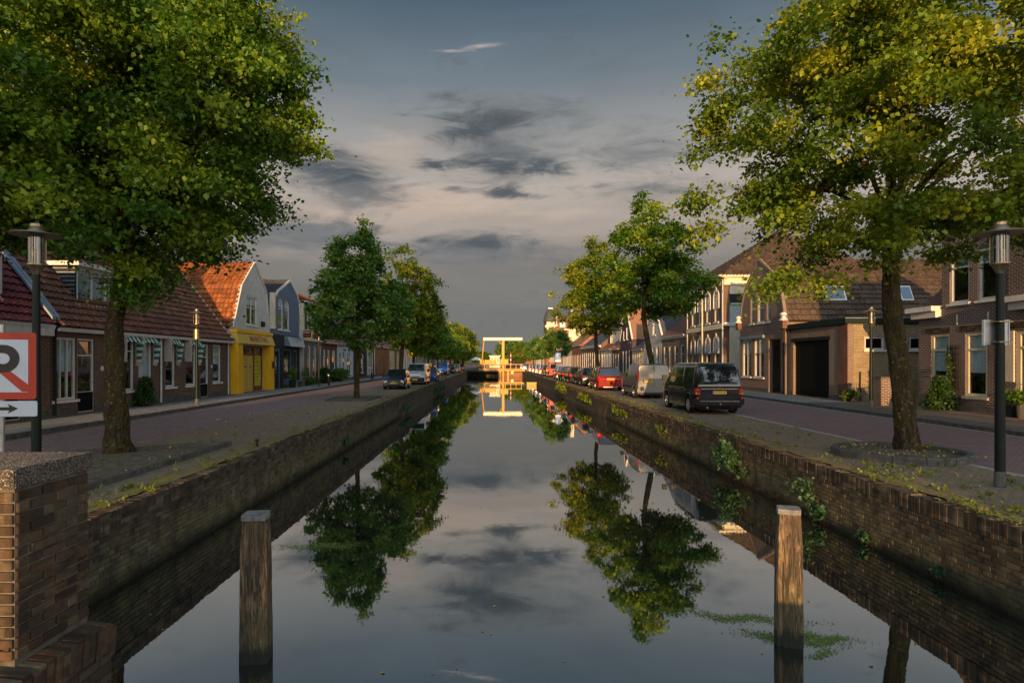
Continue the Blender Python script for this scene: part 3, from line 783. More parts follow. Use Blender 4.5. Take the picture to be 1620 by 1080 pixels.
        if tiles is not None and tiles is not False and not simple:
            left = tiles; 
            segs = [(pa, pb) for pa, pb in zip(pts[:-1], pts[1:]) if pb[1] < pa[1] - 0.01 or pb[1] > pa[1] + 0.01]
            segs = [(a, b) if a[1] < b[1] else (b, a) for a, b in segs]     # low, high
            segs = [sg for sg in segs if sg[0][0] < sg[1][0]]               # slopes that face the camera (low y below high y)
            for k, (lo, hi) in enumerate(segs):
                up = Vector((0, hi[0] - lo[0], hi[1] - lo[1]))
                P0 = (min(xs0, xs1), lo[0], lo[1] + 0.06)
                cnt = min(left, 300) if k == 0 or left else 0
                tile_slope(R_, P0, (1, 0, 0), up, abs(xs1 - xs0), up.length, rmat, individual=min(left, int(abs(xs1 - xs0) / 0.25) * int(round(up.length / 0.33))), seed=k + 3)
                left = max(0, left - int(abs(xs1 - xs0) / 0.25) * int(round(up.length / 0.33)))
        verge = G()
        for (pa, pb) in zip(pts[:-1], pts[1:]):
            A = Vector((xf, pa[0], pa[1])); B = Vector((xf, pb[0], pb[1]))
            d = (B - A).normalized(); up = Vector((0, -d.z, d.y))
            if up.z < 0: up = -up
            verge.hexa([A + Vector((fx * 0.06, 0, 0)) - up * 0.02, A - Vector((fx * 0.12, 0, 0)) - up * 0.02, B - Vector((fx * 0.12, 0, 0)) - up * 0.02, B + Vector((fx * 0.06, 0, 0)) - up * 0.02,
                        A + Vector((fx * 0.06, 0, 0)) + up * 0.14, A - Vector((fx * 0.12, 0, 0)) + up * 0.14, B - Vector((fx * 0.12, 0, 0)) + up * 0.14, B + Vector((fx * 0.06, 0, 0)) + up * 0.14])
        verge.build('verge', fascia, H)
    elif roof == 'H':
        g = G(); o_ = ov; x_e = xf + fx * o_; x_b = xb + back * o_; xm = (xf + xb) / 2; hd = min(depth / 2, L / 2 - 0.3)
        a = [(x_e, y0 - o_, eave), (x_e, y1 + o_, eave), (x_b, y1 + o_, eave), (x_b, y0 - o_, eave), (xm, y0 + hd, rr), (xm, y1 - hd, rr)]
        g.add(a, [(0, 1, 5, 4), (2, 3, 4, 5), (3, 0, 4), (1, 2, 5), (3, 2, 1, 0)])
        R_ = g.build('roof', rmat, H)
        if tiles is not False and not simple:
            # near hip (towards the camera) and street slope
            up = Vector((xm, y0 + hd, rr)) - Vector((xm, y0 - o_, eave)); wd = abs(x_b - x_e); hl = up.length
            tile_slope(R_, (min(x_e, x_b), y0 - o_, eave + 0.02), (1, 0, 0), up, wd, hl, rmat, seed=5, clip=lambda A, B: abs(A - wd / 2) < wd / 2 * (1 - B / hl) + 0.1)
            up2 = Vector((xm, 0, rr)) - Vector((x_e, 0, eave)); L2 = y1 - y0 + 2 * o_; h2 = up2.length; hh = hd + o_
            tile_slope(R_, (x_e, y0 - o_, eave + 0.02), (0, 1, 0), up2, L2, h2, rmat, seed=6, clip=lambda A, B: A > hh * B / h2 - 0.1 and A < L2 - hh * B / h2 + 0.1)
    H['_f'] = 0
    del H['_f']
    return H, F

# ------------------------------------------------------------------ foliage
def leaf_mesh(name, C, size, mat, seed=0, droop=0.25, flat=0.6, jitter=0.5, lcv=None, fine=False):
    """C: (n,3) leaf positions; small folded leaves of four triangles, or six rounded ones near by"""
    rng = np.random.default_rng(seed); n = len(C)
    if fine:
        T = np.array([(0, 0, 0), (-0.42, 0.12, 0.10), (-0.44, 0.60, 0.06), (0.0, 1.08, -0.14), (0.44, 0.60, 0.06), (0.42, 0.12, 0.10), (0, 0.45, -0.04)])
        tri = np.array([(0, 6, 1), (1, 6, 2), (2, 6, 3), (3, 6, 4), (4, 6, 5), (5, 6, 0)])
    else:
        T = np.array([(0, 0, 0), (-0.45, 0.38, 0.10), (0.0, 1.05, -0.08), (0.45, 0.38, 0.10), (0, 0.45, -0.02)])
        tri = np.array([(0, 4, 1), (1, 4, 2), (0, 3, 4), (4, 3, 2)])
    nv, ntr = len(T), len(tri)
    yaw = rng.uniform(0, 2 * math.pi, n); pit = rng.normal(-droop, flat, n); rol = rng.normal(0, flat, n)
    s = size * rng.uniform(1 - jitter, 1 + jitter, n)
    cy, sy, cp, sp, cr, sr = np.cos(yaw), np.sin(yaw), np.cos(pit), np.sin(pit), np.cos(rol), np.sin(rol)
    Rz = np.zeros((n, 3, 3)); Rz[:, 0, 0] = cy; Rz[:, 0, 1] = -sy; Rz[:, 1, 0] = sy; Rz[:, 1, 1] = cy; Rz[:, 2, 2] = 1
    Rx = np.zeros((n, 3, 3)); Rx[:, 0, 0] = 1; Rx[:, 1, 1] = cp; Rx[:, 1, 2] = -sp; Rx[:, 2, 1] = sp; Rx[:, 2, 2] = cp
    Ry = np.zeros((n, 3, 3)); Ry[:, 1, 1] = 1; Ry[:, 0, 0] = cr; Ry[:, 0, 2] = sr; Ry[:, 2, 0] = -sr; Ry[:, 2, 2] = cr
    R = Rz @ Rx @ Ry
    V = np.einsum('nij,kj->nki', R, T) * s[:, None, None] + C[:, None, :]
    V = V.reshape(-1, 3)
    Fi = (np.arange(n)[:, None, None] * nv + tri[None]).reshape(-1)
    me = bpy.data.meshes.new(name)
    me.vertices.add(len(V)); me.vertices.foreach_set('co', V.astype(np.float32).ravel())
    nt = n * ntr
    me.loops.add(nt * 3); me.loops.foreach_set('vertex_index', Fi.astype(np.int32))
    me.polygons.add(nt); me.polygons.foreach_set('loop_start', np.arange(0, nt * 3, 3, dtype=np.int32))
    lc = rng.random(n) if lcv is None else np.clip(lcv + rng.normal(0, 0.15, n), 0, 1)
    at = me.attributes.new('lc', 'FLOAT', 'POINT'); at.data.foreach_set('value', np.repeat(lc, nv).astype(np.float32))
    me.update(calc_edges=True); me.validate()
    me.materials.append(M[mat])
    return me
def bez(p0, p1, p2, n):
    return [p0.lerp(p1, t).lerp(p1.lerp(p2, t), t) for t in [i / n for i in range(n + 1)]]
def make_tree(name, label, loc, trunk, blobs, nclump, nleaf, lsize, mat='leaf', seed=1, trunk_r=0.25, clump=(0.5, 0.5, 0.26), limbs=7, shell=0.5, group=None, flare=1.6, knobs=0, cat='tree', extra=(), twigs=True, simple=False, fine=False, flat=0.5, droop=0.3):
    """trunk: local points; blobs: ellipsoids (x,y,z,rx,ry,rz) in local space"""
    rnd = random.Random(seed); rng = np.random.default_rng(seed)
    Tn = thing(name, label, cat, (0, 0, 0), group)
    # clump centres
    vol = np.array([b[3] * b[4] * b[5] for b in blobs]); vol = vol / vol.sum()
    cs = []
    while len(cs) < nclump:
        b = blobs[rng.choice(len(blobs), p=vol)]
        d = rng.normal(0, 1, 3); d /= np.linalg.norm(d)
        r = rng.random() ** (1 / 3.0); r = shell + (1 - shell) * r if rng.random() < 0.75 else r
        c = np.array(b[:3]) + d * np.array(b[3:]) * r * (0.93 + 0.14 * rng.random())
        cs.append(c)
    cs += [np.array(e) for e in extra]
    cs = np.array(cs)
    # skeleton
    tp = [Vector(p) for p in trunk]; g = G()
    H = len(tp)
    rad = [trunk_r * (1.0 - 0.35 * i / (H - 1)) for i in range(H)]
    # smooth trunk with flare and knobs
    pts = []; rr = []
    K = 34
    for i in range(H - 1):
        for k in range(K // max(1, H - 1) + 1):
            t = k / (K // max(1, H - 1) + 1)
            pts.append(tp[i].lerp(tp[i + 1], t)); rr.append(rad[i] * (1 - t) + rad[i + 1] * t)
    pts.append(tp[-1]); rr.append(rad[-1])
    z00 = pts[0].z
    rings = []; nseg = 22
    for p, r in zip(pts, rr):
        h = p.z - z00
        fl = 1 + (flare - 1) * math.exp(-h / 0.28)
        ring = []
        for k in range(nseg):
            t = 2 * math.pi * k / nseg
            w = 1 + 0.10 * math.sin(3 * t + 1.3 * h + seed) * fl ** 1.5 + 0.06 * math.sin(5 * t - 2.1 * h + 1)
            if knobs: w += knobs * (0.42 * max(0, math.sin(5.2 * h + 2 * t + seed)) ** 2 * math.exp(-((h - 0.5) / 0.45) ** 2) + 0.06 * math.sin(7 * h + 3 * t) + 0.04 * math.sin(13 * h - 4 * t) + 0.10 * max(0, math.sin(2.3 * h - t)) ** 4)
            ring.append(p + Vector((math.cos(t), math.sin(t), 0)) * r * fl * w)
        rings.append(ring)
    g.ring(rings)
    tk = g.build('trunk', 'bark', Tn, smooth=True)
    nodes = []      # (pos, radius)
    gb = G()
    cen = Vector(tuple(cs.mean(axis=0)))
    top = tp[-1]
    # main limbs
    far = cs[np.argsort(-np.linalg.norm(cs - np.array(top), axis=1))]
    chosen = []
    for c in far:
        v = (Vector(tuple(c)) - top).normalized()
        if all(v.angle(w) > 0.62 for w in chosen):
            chosen.append(v)
            c = Vector(tuple(c)); L = (c - top).length
            mid = top + Vector((0, 0, 1)) * L * 0.35 + (c - top) * 0.30
            st = top - Vector((0, 0, rnd.uniform(0.0, 0.35)))
            bp_ = bez(st, mid, top + (c - top) * 0.93, 9)
            for q in range(1, 9): bp_[q] += Vector((rnd.uniform(-1, 1), rnd.uniform(-1, 1), rnd.uniform(-1, 1))) * 0.05 * L / 4
            r0 = rad[-1] * rnd.uniform(0.42, 0.60)
            rs = [r0 * (1 - 0.88 * q / 9) for q in range(10)]
            gb.tube(bp_, rs, 7)
            for p_, r_ in zip(bp_, rs): nodes.append((np.array(p_), r_))
        if len(chosen) >= limbs: break
    if not simple:
        NP = np.array([n_[0] for n_ in nodes]); NR = np.array([n_[1] for n_ in nodes])
        order = np.argsort(np.linalg.norm(cs - np.array(top), axis=1))
        for ii in order:
            c = cs[ii]; d = np.linalg.norm(NP - c, axis=1) + 0.6 * np.maximum(0, NP[:, 2] - c[2] + 0.2)
            j = int(np.argmin(d)); p0 = Vector(tuple(NP[j])); c_ = Vector(tuple(c)); L = (c_ - p0).length
            if L < 0.15: continue
            mid = p0.lerp(c_, 0.5) + Vector((rnd.uniform(-.12, .12), rnd.uniform(-.12, .12), 0.10 + rnd.uniform(-.05, .12))) * L
            r0 = min(NR[j] * 0.7, 0.012 + 0.016 * L)
            bp_ = bez(p0, mid, c_, 3)
            gb.tube(bp_, [r0, r0 * 0.75, r0 * 0.5, 0.005], 4, cap=False)
            NP = np.vstack([NP, np.array([tuple(bp_[2])]), c[None]]); NR = np.append(NR, [r0 * 0.5, 0.008])
    gb.build('branches', 'bark', Tn, recalc=False, smooth=True)
    # leaves
    per = max(1, nleaf // len(cs))
    P = []; lcv = []
    for c in cs:
        m = int(per * rnd.uniform(0.5, 1.5))
        sc_ = rnd.uniform(0.7, 1.35)
        q = rng.normal(0, 0.5, (m, 3)) * np.array(clump) * sc_
        out = c - np.array(cen); out[2] = 0; ln = np.linalg.norm(out) + 1e-6
        # the outer side of the clump hangs
        q[:, 2] -= 0.25 * (q[:, :2] @ (out[:2] / ln)) * 0.8
        P.append(c + q); lcv.append(np.full(m, rng.random()))
    P = np.vstack(P); lcv = np.concatenate(lcv)
    me = leaf_mesh('crown', P, lsize, mat, seed, lcv=lcv, fine=fine, flat=flat, droop=droop)
    o = bpy.data.objects.new('crown', me); COL.objects.link(o); o.parent = Tn
    Tn.location = loc
    return Tn
M['carglass_b'] = paint('sky_reflecting_pane', (0.16, 0.19, 0.22), 0.08, metal=0.7, var=0.02, bump=0)
# ------------------------------------------------------------------ ground, canal, quays
XL, XR = -5.02, 6.22
WZ = -1.06
def struct(o): o['kind'] = 'structure'; return o
def sheet(name, mat, x0, x1, y0, y1, z, th=0.3): return struct(G().box(x0, x1, y0, y1, z - th, z).build(name, mat))
struct(G().box(-2500, XL - 0.05, -600, 3500, -4.0, -0.06).build('ground', 'earth'))
struct(G().box(XR + 0.05, 2500, -600, 3500, -4.0, -0.061).build('ground', 'earth'))
g = G(); g.add([(XL - 0.04, -300, WZ), (XR + 0.04, -300, WZ), (XR + 0.04, 3500, WZ), (XL - 0.04, 3500, WZ)], [(0, 1, 2, 3)])
struct(g.build('canal_water', 'water', recalc=False))
Y0, Y1 = -60, 480
sheet('road', 'road', -12.3, -8.55, Y0, Y1, 0.004)
sheet('parking_strip', 'parking', -8.55, XL - 0.62, Y0, Y1, 0.0)
sheet('pavement', 'pavement', -14.55, -12.45, Y0, Y1, 0.10)
sheet('soil_strip', 'soil', -16.4, -14.55, Y0, Y1, 0.092)
sheet('road', 'road_r', 9.27, 13.85, Y0, Y1, 0.004)
sheet('gutter', 'kerb_light', 13.852, 14.0, Y0, Y1, 0.006)
sheet('parking_strip', 'parking', XR + 0.62, 9.10, Y0, Y1, 0.0)
sheet('road_edge_line', 'kerb_light', 9.102, 9.268, Y0, Y1, 0.008)
sheet('pavement', 'pavement_r', 14.15, 17.0, Y0, 28.9, 0.10)
sheet('pavement', 'pavement', 14.15, 16.6, 28.92, Y1, 0.10)
sheet('soil_strip', 'pavement_r', 16.62, 19.5, 28.92, Y1, 0.094)
sheet('brick_path', 'road', 17.02, 19.5, Y0, 28.9, 0.112)
# gutters beside the left kerb
sheet('gutter', 'kerb', -12.30 + 0.002, -12.10, Y0, Y1, 0.008, 0.05)
def kerb(x0, x1, top, y_near, y_far, yind0, yind1, seed):
    K = struct(G().box(x0, x1, yind1, y_far, -0.2, top).build('kerb', 'kerb'))
    G().box(x0, x1, y_near, yind0, -0.2, top).build('kerb_run', 'kerb', K)
    me = None; rnd = random.Random(seed); y = yind0; 
    g0 = G().box(x0, x1, 0.006, 0.994, -0.2, top)
    me = g0.mesh('kerb_stone'); me.materials.append(M['kerb'])
    bm = bmesh.new(); bm.from_mesh(me); bmesh.ops.bevel(bm, geom=[e for e in bm.edges if abs(e.verts[0].co.z - top) < 1e-4 and abs(e.verts[1].co.z - top) < 1e-4], offset=0.018, segments=2, affect='EDGES'); bm.to_mesh(me); bm.free()
    while y < yind1 - 0.5:
        o = bpy.data.objects.new('kerb_stone', me); COL.objects.link(o); o.parent = K
        o.location = (rnd.uniform(-0.006, 0.006), y, rnd.uniform(-0.006, 0.004)); y += 1.0
kerb(-12.45, -12.30, 0.125, Y0, Y1, 12, 62, 3)
kerb(14.0, 14.15, 0.125, Y0, Y1, 12, 62, 4)

def quay(xw, s, seed):
    """s = +1: wall face looks to +X"""
    rnd = random.Random(seed); rng = np.random.default_rng(seed)
    K = struct(G().box(*sorted((xw - s * 0.6, xw)), 34.0, 480, -3.2, -0.005).build('quay_wall', 'quay_mortar'))
    G().box(*sorted((xw - s * 0.6, xw)), -60, 3.0, -3.2, -0.005).build('wall_run', 'quay_mortar', K)
    G().box(*sorted((xw - s * 0.6, xw - s * 0.012)), 3.0, 34.0, -3.2, -0.02).build('mortar_bed', 'mortar_dark', K)
    bricks = []
    y0, y1 = 3.0, 34.0
    zc = -0.215; row = 0; hgt = 0.0725
    while zc - hgt > -1.75:
        off = (row % 2) * 0.11 + rnd.uniform(-0.02, 0.02)
        y = y0 + off
        while y < y1 - 0.2:
            j = float(rng.normal(0, 0.003)); w = 0.208
            if row % 2 and rnd.random() < 0.2: w = 0.208
            bricks.append((y, y + w, zc - hgt + 0.010, zc, xw + s * (j - 0.001)))
            y += 0.22
        zc -= hgt; row += 1
    vis = 7.1
    cand = [b for b in bricks if b[0] > vis and b[3] > -1.15]; cand.sort(key=lambda b: b[0])
    ind = cand[:300]; ids = set(map(id, ind)); rest = [b for b in bricks if id(b) not in ids]
    me = G().box(*sorted((-s * 0.03, 0)), 0, 0.208, -0.0625, 0).mesh('brick')
    bm = bmesh.new(); bm.from_mesh(me); bmesh.ops.bevel(bm, geom=list(bm.edges), offset=0.004, segments=1, affect='EDGES'); bm.to_mesh(me); bm.free()
    me.materials.append(M['quay_brick'])
    for b in ind:
        o = bpy.data.objects.new('brick', me); COL.objects.link(o); o.parent = K; o.location = (b[4], b[0], b[3])
        o.rotation_euler = (rnd.gauss(0, 0.006), 0, rnd.gauss(0, 0.012))
    g = G()
    for b in rest: g.box(*sorted((b[4] - s * 0.03, b[4])), b[0], b[1], b[2], b[3])
    g.build('bricks', 'quay_brick', K, recalc=False, kind='stuff')
    # rowlock course along the top
    g = G(); y = y0
    while y < 60:
        j = rnd.gauss(0, 0.004); t = rnd.gauss(0, 0.005)
        g.box(*sorted((xw - s * 0.23, xw + s * (0.012 + j))), y + 0.004, y + 0.062, -0.21, 0.016 + t)
        y += 0.0665
    g.build('rowlock_bricks', 'quay_brick', K, recalc=False, kind='stuff')
    # uneven mossy coping behind it
    nx, ny = 8, 420; vs = []; x_in = xw - s * 0.63; x_out = xw - s * 0.215
    ys = [3 + (i / ny) ** 1.8 * 150 for i in range(ny + 1)]
    for yy in ys:
        for k in range(nx + 1):
            x = x_in + (x_out - x_in) * k / nx
            h = 0.012 + 0.016 * math.sin(yy * 3.1 + k) * math.sin(yy * 1.3 + 0.7 * k) + rnd.uniform(0, 0.022)
            if k == 0: h = -0.02
            vs.append((x, yy, h))
    fs = [(i * (nx + 1) + k, i * (nx + 1) + k + 1, (i + 1) * (nx + 1) + k + 1, (i + 1) * (nx + 1) + k) for i in range(ny) for k in range(nx)]
    c = G().add(vs, fs).build('coping', 'coping', K, recalc=True, smooth=True)
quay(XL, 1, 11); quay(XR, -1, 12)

# the bridge the photograph is taken from, with its end pier
struct(G().box(-40, 40, -9.0, 0.8, -0.35, 0.13).build('bridge_deck', 'road'))
struct(G().box(-4.2, -2.78, 0.82, 3.43, -2.8, 0.10).build('wing_wall', 'quay_mortar'))
t = thing('shade_post', 'added unseen timber post behind the photographer, placed to shade the left pile', 'post', (-3.68, -8.2, 0.13)); G().box(-3.83, -3.53, -8.35, -8.05, 0.13, 3.1).build('shaft', 'pile_wood', t); G().box(-3.87, -3.49, -8.39, -8.01, 3.102, 3.2).build('cap', 'zinc', t)  # unseen post, added so its shadow falls on the left mooring pile
struct(G().box(-6.0, XL + 0.0, 3.0, 4.6, -3.0, -0.02).build('abutment', 'quay_mortar'))
P = thing('bridge_pier', 'brick end pier of the bridge railing with speckled concrete cap, bottom left corner', 'pier', (-3.2, 3.98, -1.5))
px0, px1, py0, py1 = -4.1, -2.8, 3.64, 4.32
G().box(px0, px1 - 0.012, py0 + 0.012, py1 - 0.012, -1.7, 1.23).build('mortar_core', 'mortar', P)
g = G().box(px0 - 0.02, px1 + 0.015, py0 - 0.02, py1 + 0.02, 1.232, 1.35)
cap = g.build('cap', 'aggregate', P)
bm = bmesh.new(); bm.from_mesh(cap.data); bmesh.ops.bevel(bm, geom=list(bm.edges), offset=0.008, segments=2, affect='EDGES'); bm.to_mesh(cap.data); bm.free()
def pbrick(wx, wy, wz):
    me = G().box(0, wx, 0, wy, 0, wz).mesh('brick')
    bm = bmesh.new(); bm.from_mesh(me); bmesh.ops.bevel(bm, geom=list(bm.edges), offset=0.005, segments=1, affect='EDGES')
    bmesh.ops.subdivide_edges(bm, edges=list(bm.edges), cuts=0); bm.to_mesh(me); bm.free(); me.materials.append(M['pier_brick']); return me
rnd = random.Random(5); poff = chain_loc(P)
z = 0.225; r = 0
meF = pbrick(0.022, 0.205, 0.0545); meH = pbrick(0.022, 0.10, 0.0545); meX = pbrick(0.205, 0.022, 0.0545)
while z < 1.20:
    ys = [(0.0, 0.205), (0.218, 0.205), (0.436, 0.205)] if r % 2 == 0 else [(0.0, 0.10), (0.113, 0.205), (0.331, 0.205), (0.549, 0.10)]
    for a, w in ys:
        o = bpy.data.objects.new('brick', meF if w > 0.15 else meH); COL.objects.link(o); o.parent = P
        o.location = Vector((px1 - 0.019 + rnd.gauss(0, 0.003), py0 + 0.015 + a, z)) - poff; o.rotation_euler = (rnd.gauss(0, 0.01), rnd.gauss(0, 0.03), rnd.gauss(0, 0.02))
    for k in range(6):
        o = bpy.data.objects.new('brick', meX); COL.objects.link(o); o.parent = P
        o.location = Vector((px1 - 0.23 - k * 0.218 + (0.10 if r % 2 else 0) + 0.01 - (0.10 if r % 2 else 0.0), py0 - 0.006 + rnd.gauss(0, 0.003), z)) - poff
    z += 0.0665; r += 1
# sloping ledge of bricks on edge
meL = pbrick(0.30, 0.055, 0.21)
y = py0 - 0.16; 
while y < py1 + 0.10:
    o = bpy.data.objects.new('ledge_brick', meL); COL.objects.link(o); o.parent = P
    drop = max(0, y - (py1 - 0.06)) * 0.55
    o.location = Vector((px1 - 0.185 + rnd.gauss(0, 0.004) - drop * 0.3, y, -0.01 - drop)) - poff; o.rotation_euler = (rnd.gauss(0, 0.015), 0.10 + rnd.gauss(0, 0.02), rnd.gauss(0, 0.01))
    y += 0.066
G().box(px0, px1 + 0.085, py0 - 0.2, py1 + 0.10, -2.8, -0.02).build('base', 'quay_mortar', P)
for zz in (1.03, 0.62):
    G().tube([(-3.02, py0 - 0.03, zz), (-3.02, py0 - 0.075, zz)], [0.055, 0.045], 14).build('bolt_cap', 'black', P)

# ------------------------------------------------------------------ houses, left bank
def YL(p, x=15.2): return x * 980 / (778 - p)
def YRp(p, x=17.2): return x * 980 / (p - 778)
XF = -15.2
def wl(p0, p1, b0, b1, kind='window', **k): return W(YL(p0), YL(p1), b0, b1, kind, **k)
def dormer(H, side, xf, y0, y1, d, zb, zt, slope, mat_cheek='dark_wall', fm='white', mull=2, roofm='white', curt=0.9):
    """box dormer whose face stands d behind the facade"""
    n = -side; X = xf + side * d; deep = (zt - zb) / slope
    Fd = Fr((X, y0, 0), (0, 1, 0), (n, 0, 0))
    o = W(0.06, y1 - y0 - 0.06, zb + 0.05, zt - 0.05, mull=mull, curt=curt, sill=True, fm=fm, cm='curtain_dark')
    D_ = G(); D_.prism(Fd, [(0, zb), (y1 - y0, zb), (y1 - y0, zt), (0, zt)], [opening_outline(o)], -0.2, 0.0)
    D = D_.build('dormer', fm, H)
    fr = fit_opening(Fd, D, o)
    for yy, nn in ((y0, -1), (y1, 1)):
        g = G()
        ya, yb = (yy - 0.05, yy) if nn < 0 else (yy, yy + 0.05)
        xa, xb = X + side * 0.0, X + side * deep
        vs = [(xa, ya, zb - 0.05), (xa, ya, zt), (xb, ya, zt), (xa, yb, zb - 0.05), (xa, yb, zt), (xb, yb, zt)]
        g.add(vs, [(0, 1, 2), (3, 5, 4), (0, 3, 4, 1), (1, 4, 5, 2), (2, 5, 3, 0)]).build('cheek', mat_cheek, D)
        if nn < 0:
            k = 0; zz = zb + 0.08
            while zz < zt - 0.1:
                x_end = X + side * (zz - zb) / slope
                if abs(x_end - X) > 0.12:
                    G().box(*sorted((X + side * 0.03, x_end)), ya - 0.022, ya - 0.001, zz, zz + 0.035).build('slat', 'zinc', D)
                zz += 0.16
    G().box(*sorted((X + n * 0.22, X + side * (deep + 0.1))), y0 - 0.20, y1 + 0.20, zt, zt + 0.16).build('dormer_roof', roofm, D)
    return D
def downpipe(H, side, xf, y, z0, z1, mat='white', r=0.045):
    x = xf - side * 0.07
    G().tube([(x, y, z0), (x, y, z1 - 0.1), (x - side * 0.10, y, z1)], r, 8).build('downpipe', mat, H)
def finish_chimney(H, x, y, z0, z1, mat='brick_red', w=0.5):
    c = G().box(x - w / 2, x + w / 2, y - w / 2, y + w / 2, z0, z1).build('chimney', mat, H)
    G().box(x - w / 2 - 0.05, x + w / 2 + 0.05, y - w / 2 - 0.05, y + w / 2 + 0.05, z1 + 0.002, z1 + 0.10).build('chimney_cap', 'kerb_light', c)
    G().cyl((x, y, z1 + 0.10), (x, y, z1 + 0.42), 0.10, 0.09, 10).build('chimney_pot', 'tile_rust', c)

# 1 leftmost house with glazed red tiles
H, F = house(-1, XF, 11.5, 21.35, 3.35, 'P', 'brick_left', [W(13, 14.5, 0.7, 2.8, mull=1, curt=0.6), W(16.2, 17.7, 0.7, 2.8, mull=1, curt=0.6), W(19.1, 20.0, 0.12, 2.8, 'door', panel=0.3)],
    'low brick house with glazed red tiles and white fascia at the far left', ridge=8.2, rd=3.9, rmat='tile_red', tiles=160, ov=0.1)
G().fbox(F, -0.0, 9.80, 2.86, 3.25, 0.002, 0.16).build('fascia', 'white', H)
dormer(H, -1, XF, 17.9, 19.75, 0.45, 3.95, 5.6, 1.24, mat_cheek='white')
# 2 long low house with brown tiles, dormer and awnings
ops = [wl(84.5, 120.5, 0.62, 2.84, mull=2, curt=0.55), wl(122.5, 149.5, 0.11, 2.84, 'door', tr=0.77, panel=0.27),
       wl(190, 212, 0.78, 3.0, tr=0.74), wl(219, 240, 0.62, 3.0, tr=0.70, curt=0.72), wl(262, 277, 0.80, 3.0, mull=0, tr=0.74, curt=0.0 + 0.3), wl(294, 310, 0.80, 3.0, tr=0.74, curt=0.3),
       wl(317, 330, 0.11, 2.9, 'door', tr=0.76, panel=0.25), wl(337, 349.5, 0.86, 2.9, tr=0.74, curt=0.5)]
H, F = house(-1, XF, 21.38, 35.85, 3.45, 'P', 'brick_left', ops, 'long low brick house with dark red-brown tiles, dormer and striped green awnings', ridge=8.35, rd=3.8, rmat='tile_brown', tiles=300, ov=0.22)
for p, w in ((190, 212), (219, 240), (262, 277), (294, 310)):
    ya, yb = YL(p), YL(w)
    A = G()
    aw = A.box(XF + 0.02, XF + 0.14, ya - 0.14, yb + 0.10, 3.0, 3.12).build('awning', 'beige_panel', H)
    G().box(XF + 0.02, XF + 0.36, ya - 0.16, ya - 0.11, 1.98, 3.10).build('awning_side', 'beige_panel', aw)
    G().box(XF + 0.02, XF + 0.20, yb + 0.06, yb + 0.10, 1.80, 3.0).build('awning_side', 'beige_panel', aw)
    n_ = 8
    for k in range(n_):
        y0_ = ya - 0.10 + (yb - ya + 0.2) * k / n_; y1_ = ya - 0.10 + (yb - ya + 0.2) * (k + 1) / n_
        G().hexa([(XF + 0.34, y0_, 2.80 + 0.02 * (k % 2)), (XF + 0.34, y1_, 2.80 + 0.02 * (k % 2)), (XF + 0.33, y1_, 2.81), (XF + 0.33, y0_, 2.81), (XF + 0.15, y0_, 3.09), (XF + 0.15, y1_, 3.09), (XF + 0.13, y1_, 3.08), (XF + 0.13, y0_, 3.08)]).build('awning_stripe', 'awning_green' if k % 2 else 'awning_white', aw)
    for k in range(7):
        G().box(XF + 0.10, XF + 0.40 - 0.02 * k, yb + 0.02, yb + 0.05, 2.86 - 0.13 * (k + 1), 2.86 - 0.13 * k - 0.003).build('awning_stripe', 'awning_green' if k % 2 else 'awning_white', aw)
downpipe(H, -1, XF, YL(252.5), 0.12, 3.3); downpipe(H, -1, XF, YL(359.5), 0.12, 3.3)
downpipe(H, -1, XF, 21.46, 0.12, 3.3, 'black_matt', 0.05)
dormer(H, -1, XF, 23.5, 26.3, 0.55, 4.15, 5.62, 1.29)
# zinc verge strips between house 1 and 2
for y_ in (21.30, 21.52):
    G().hexa([(XF + 0.16, y_ - 0.09, 3.42), (XF + 0.16, y_ + 0.09, 3.42), (XF - 3.75, y_ + 0.09, 8.47), (XF - 3.75, y_ - 0.09, 8.47), (XF + 0.16, y_ - 0.09, 3.53), (XF + 0.16, y_ + 0.09, 3.53), (XF - 3.75, y_ + 0.09, 8.58), (XF - 3.75, y_ - 0.09, 8.58)]).build('verge_flashing', 'zinc', H)
G().hexa([(XF + 0.24, 35.74, 3.22), (XF + 0.24, 35.84, 3.22), (XF - 3.8, 35.84, 8.43), (XF - 3.8, 35.74, 8.43), (XF + 0.24, 35.74, 3.34), (XF + 0.24, 35.84, 3.34), (XF - 3.8, 35.84, 8.56), (XF - 3.8, 35.74, 8.56)]).build('verge', 'cream', H)
finish_chimney(H, XF - 3.8, 28.5, 7.6, 9.2)
for y_, sz in ((24.15, 0.10), (24.4, 0.07), (33.6, 0.09)):
    G().tube([(XF + 0.003, y_, 1.72), (XF + 0.02, y_, 1.72)], sz, 12).build('wall_plate', 'white', H)

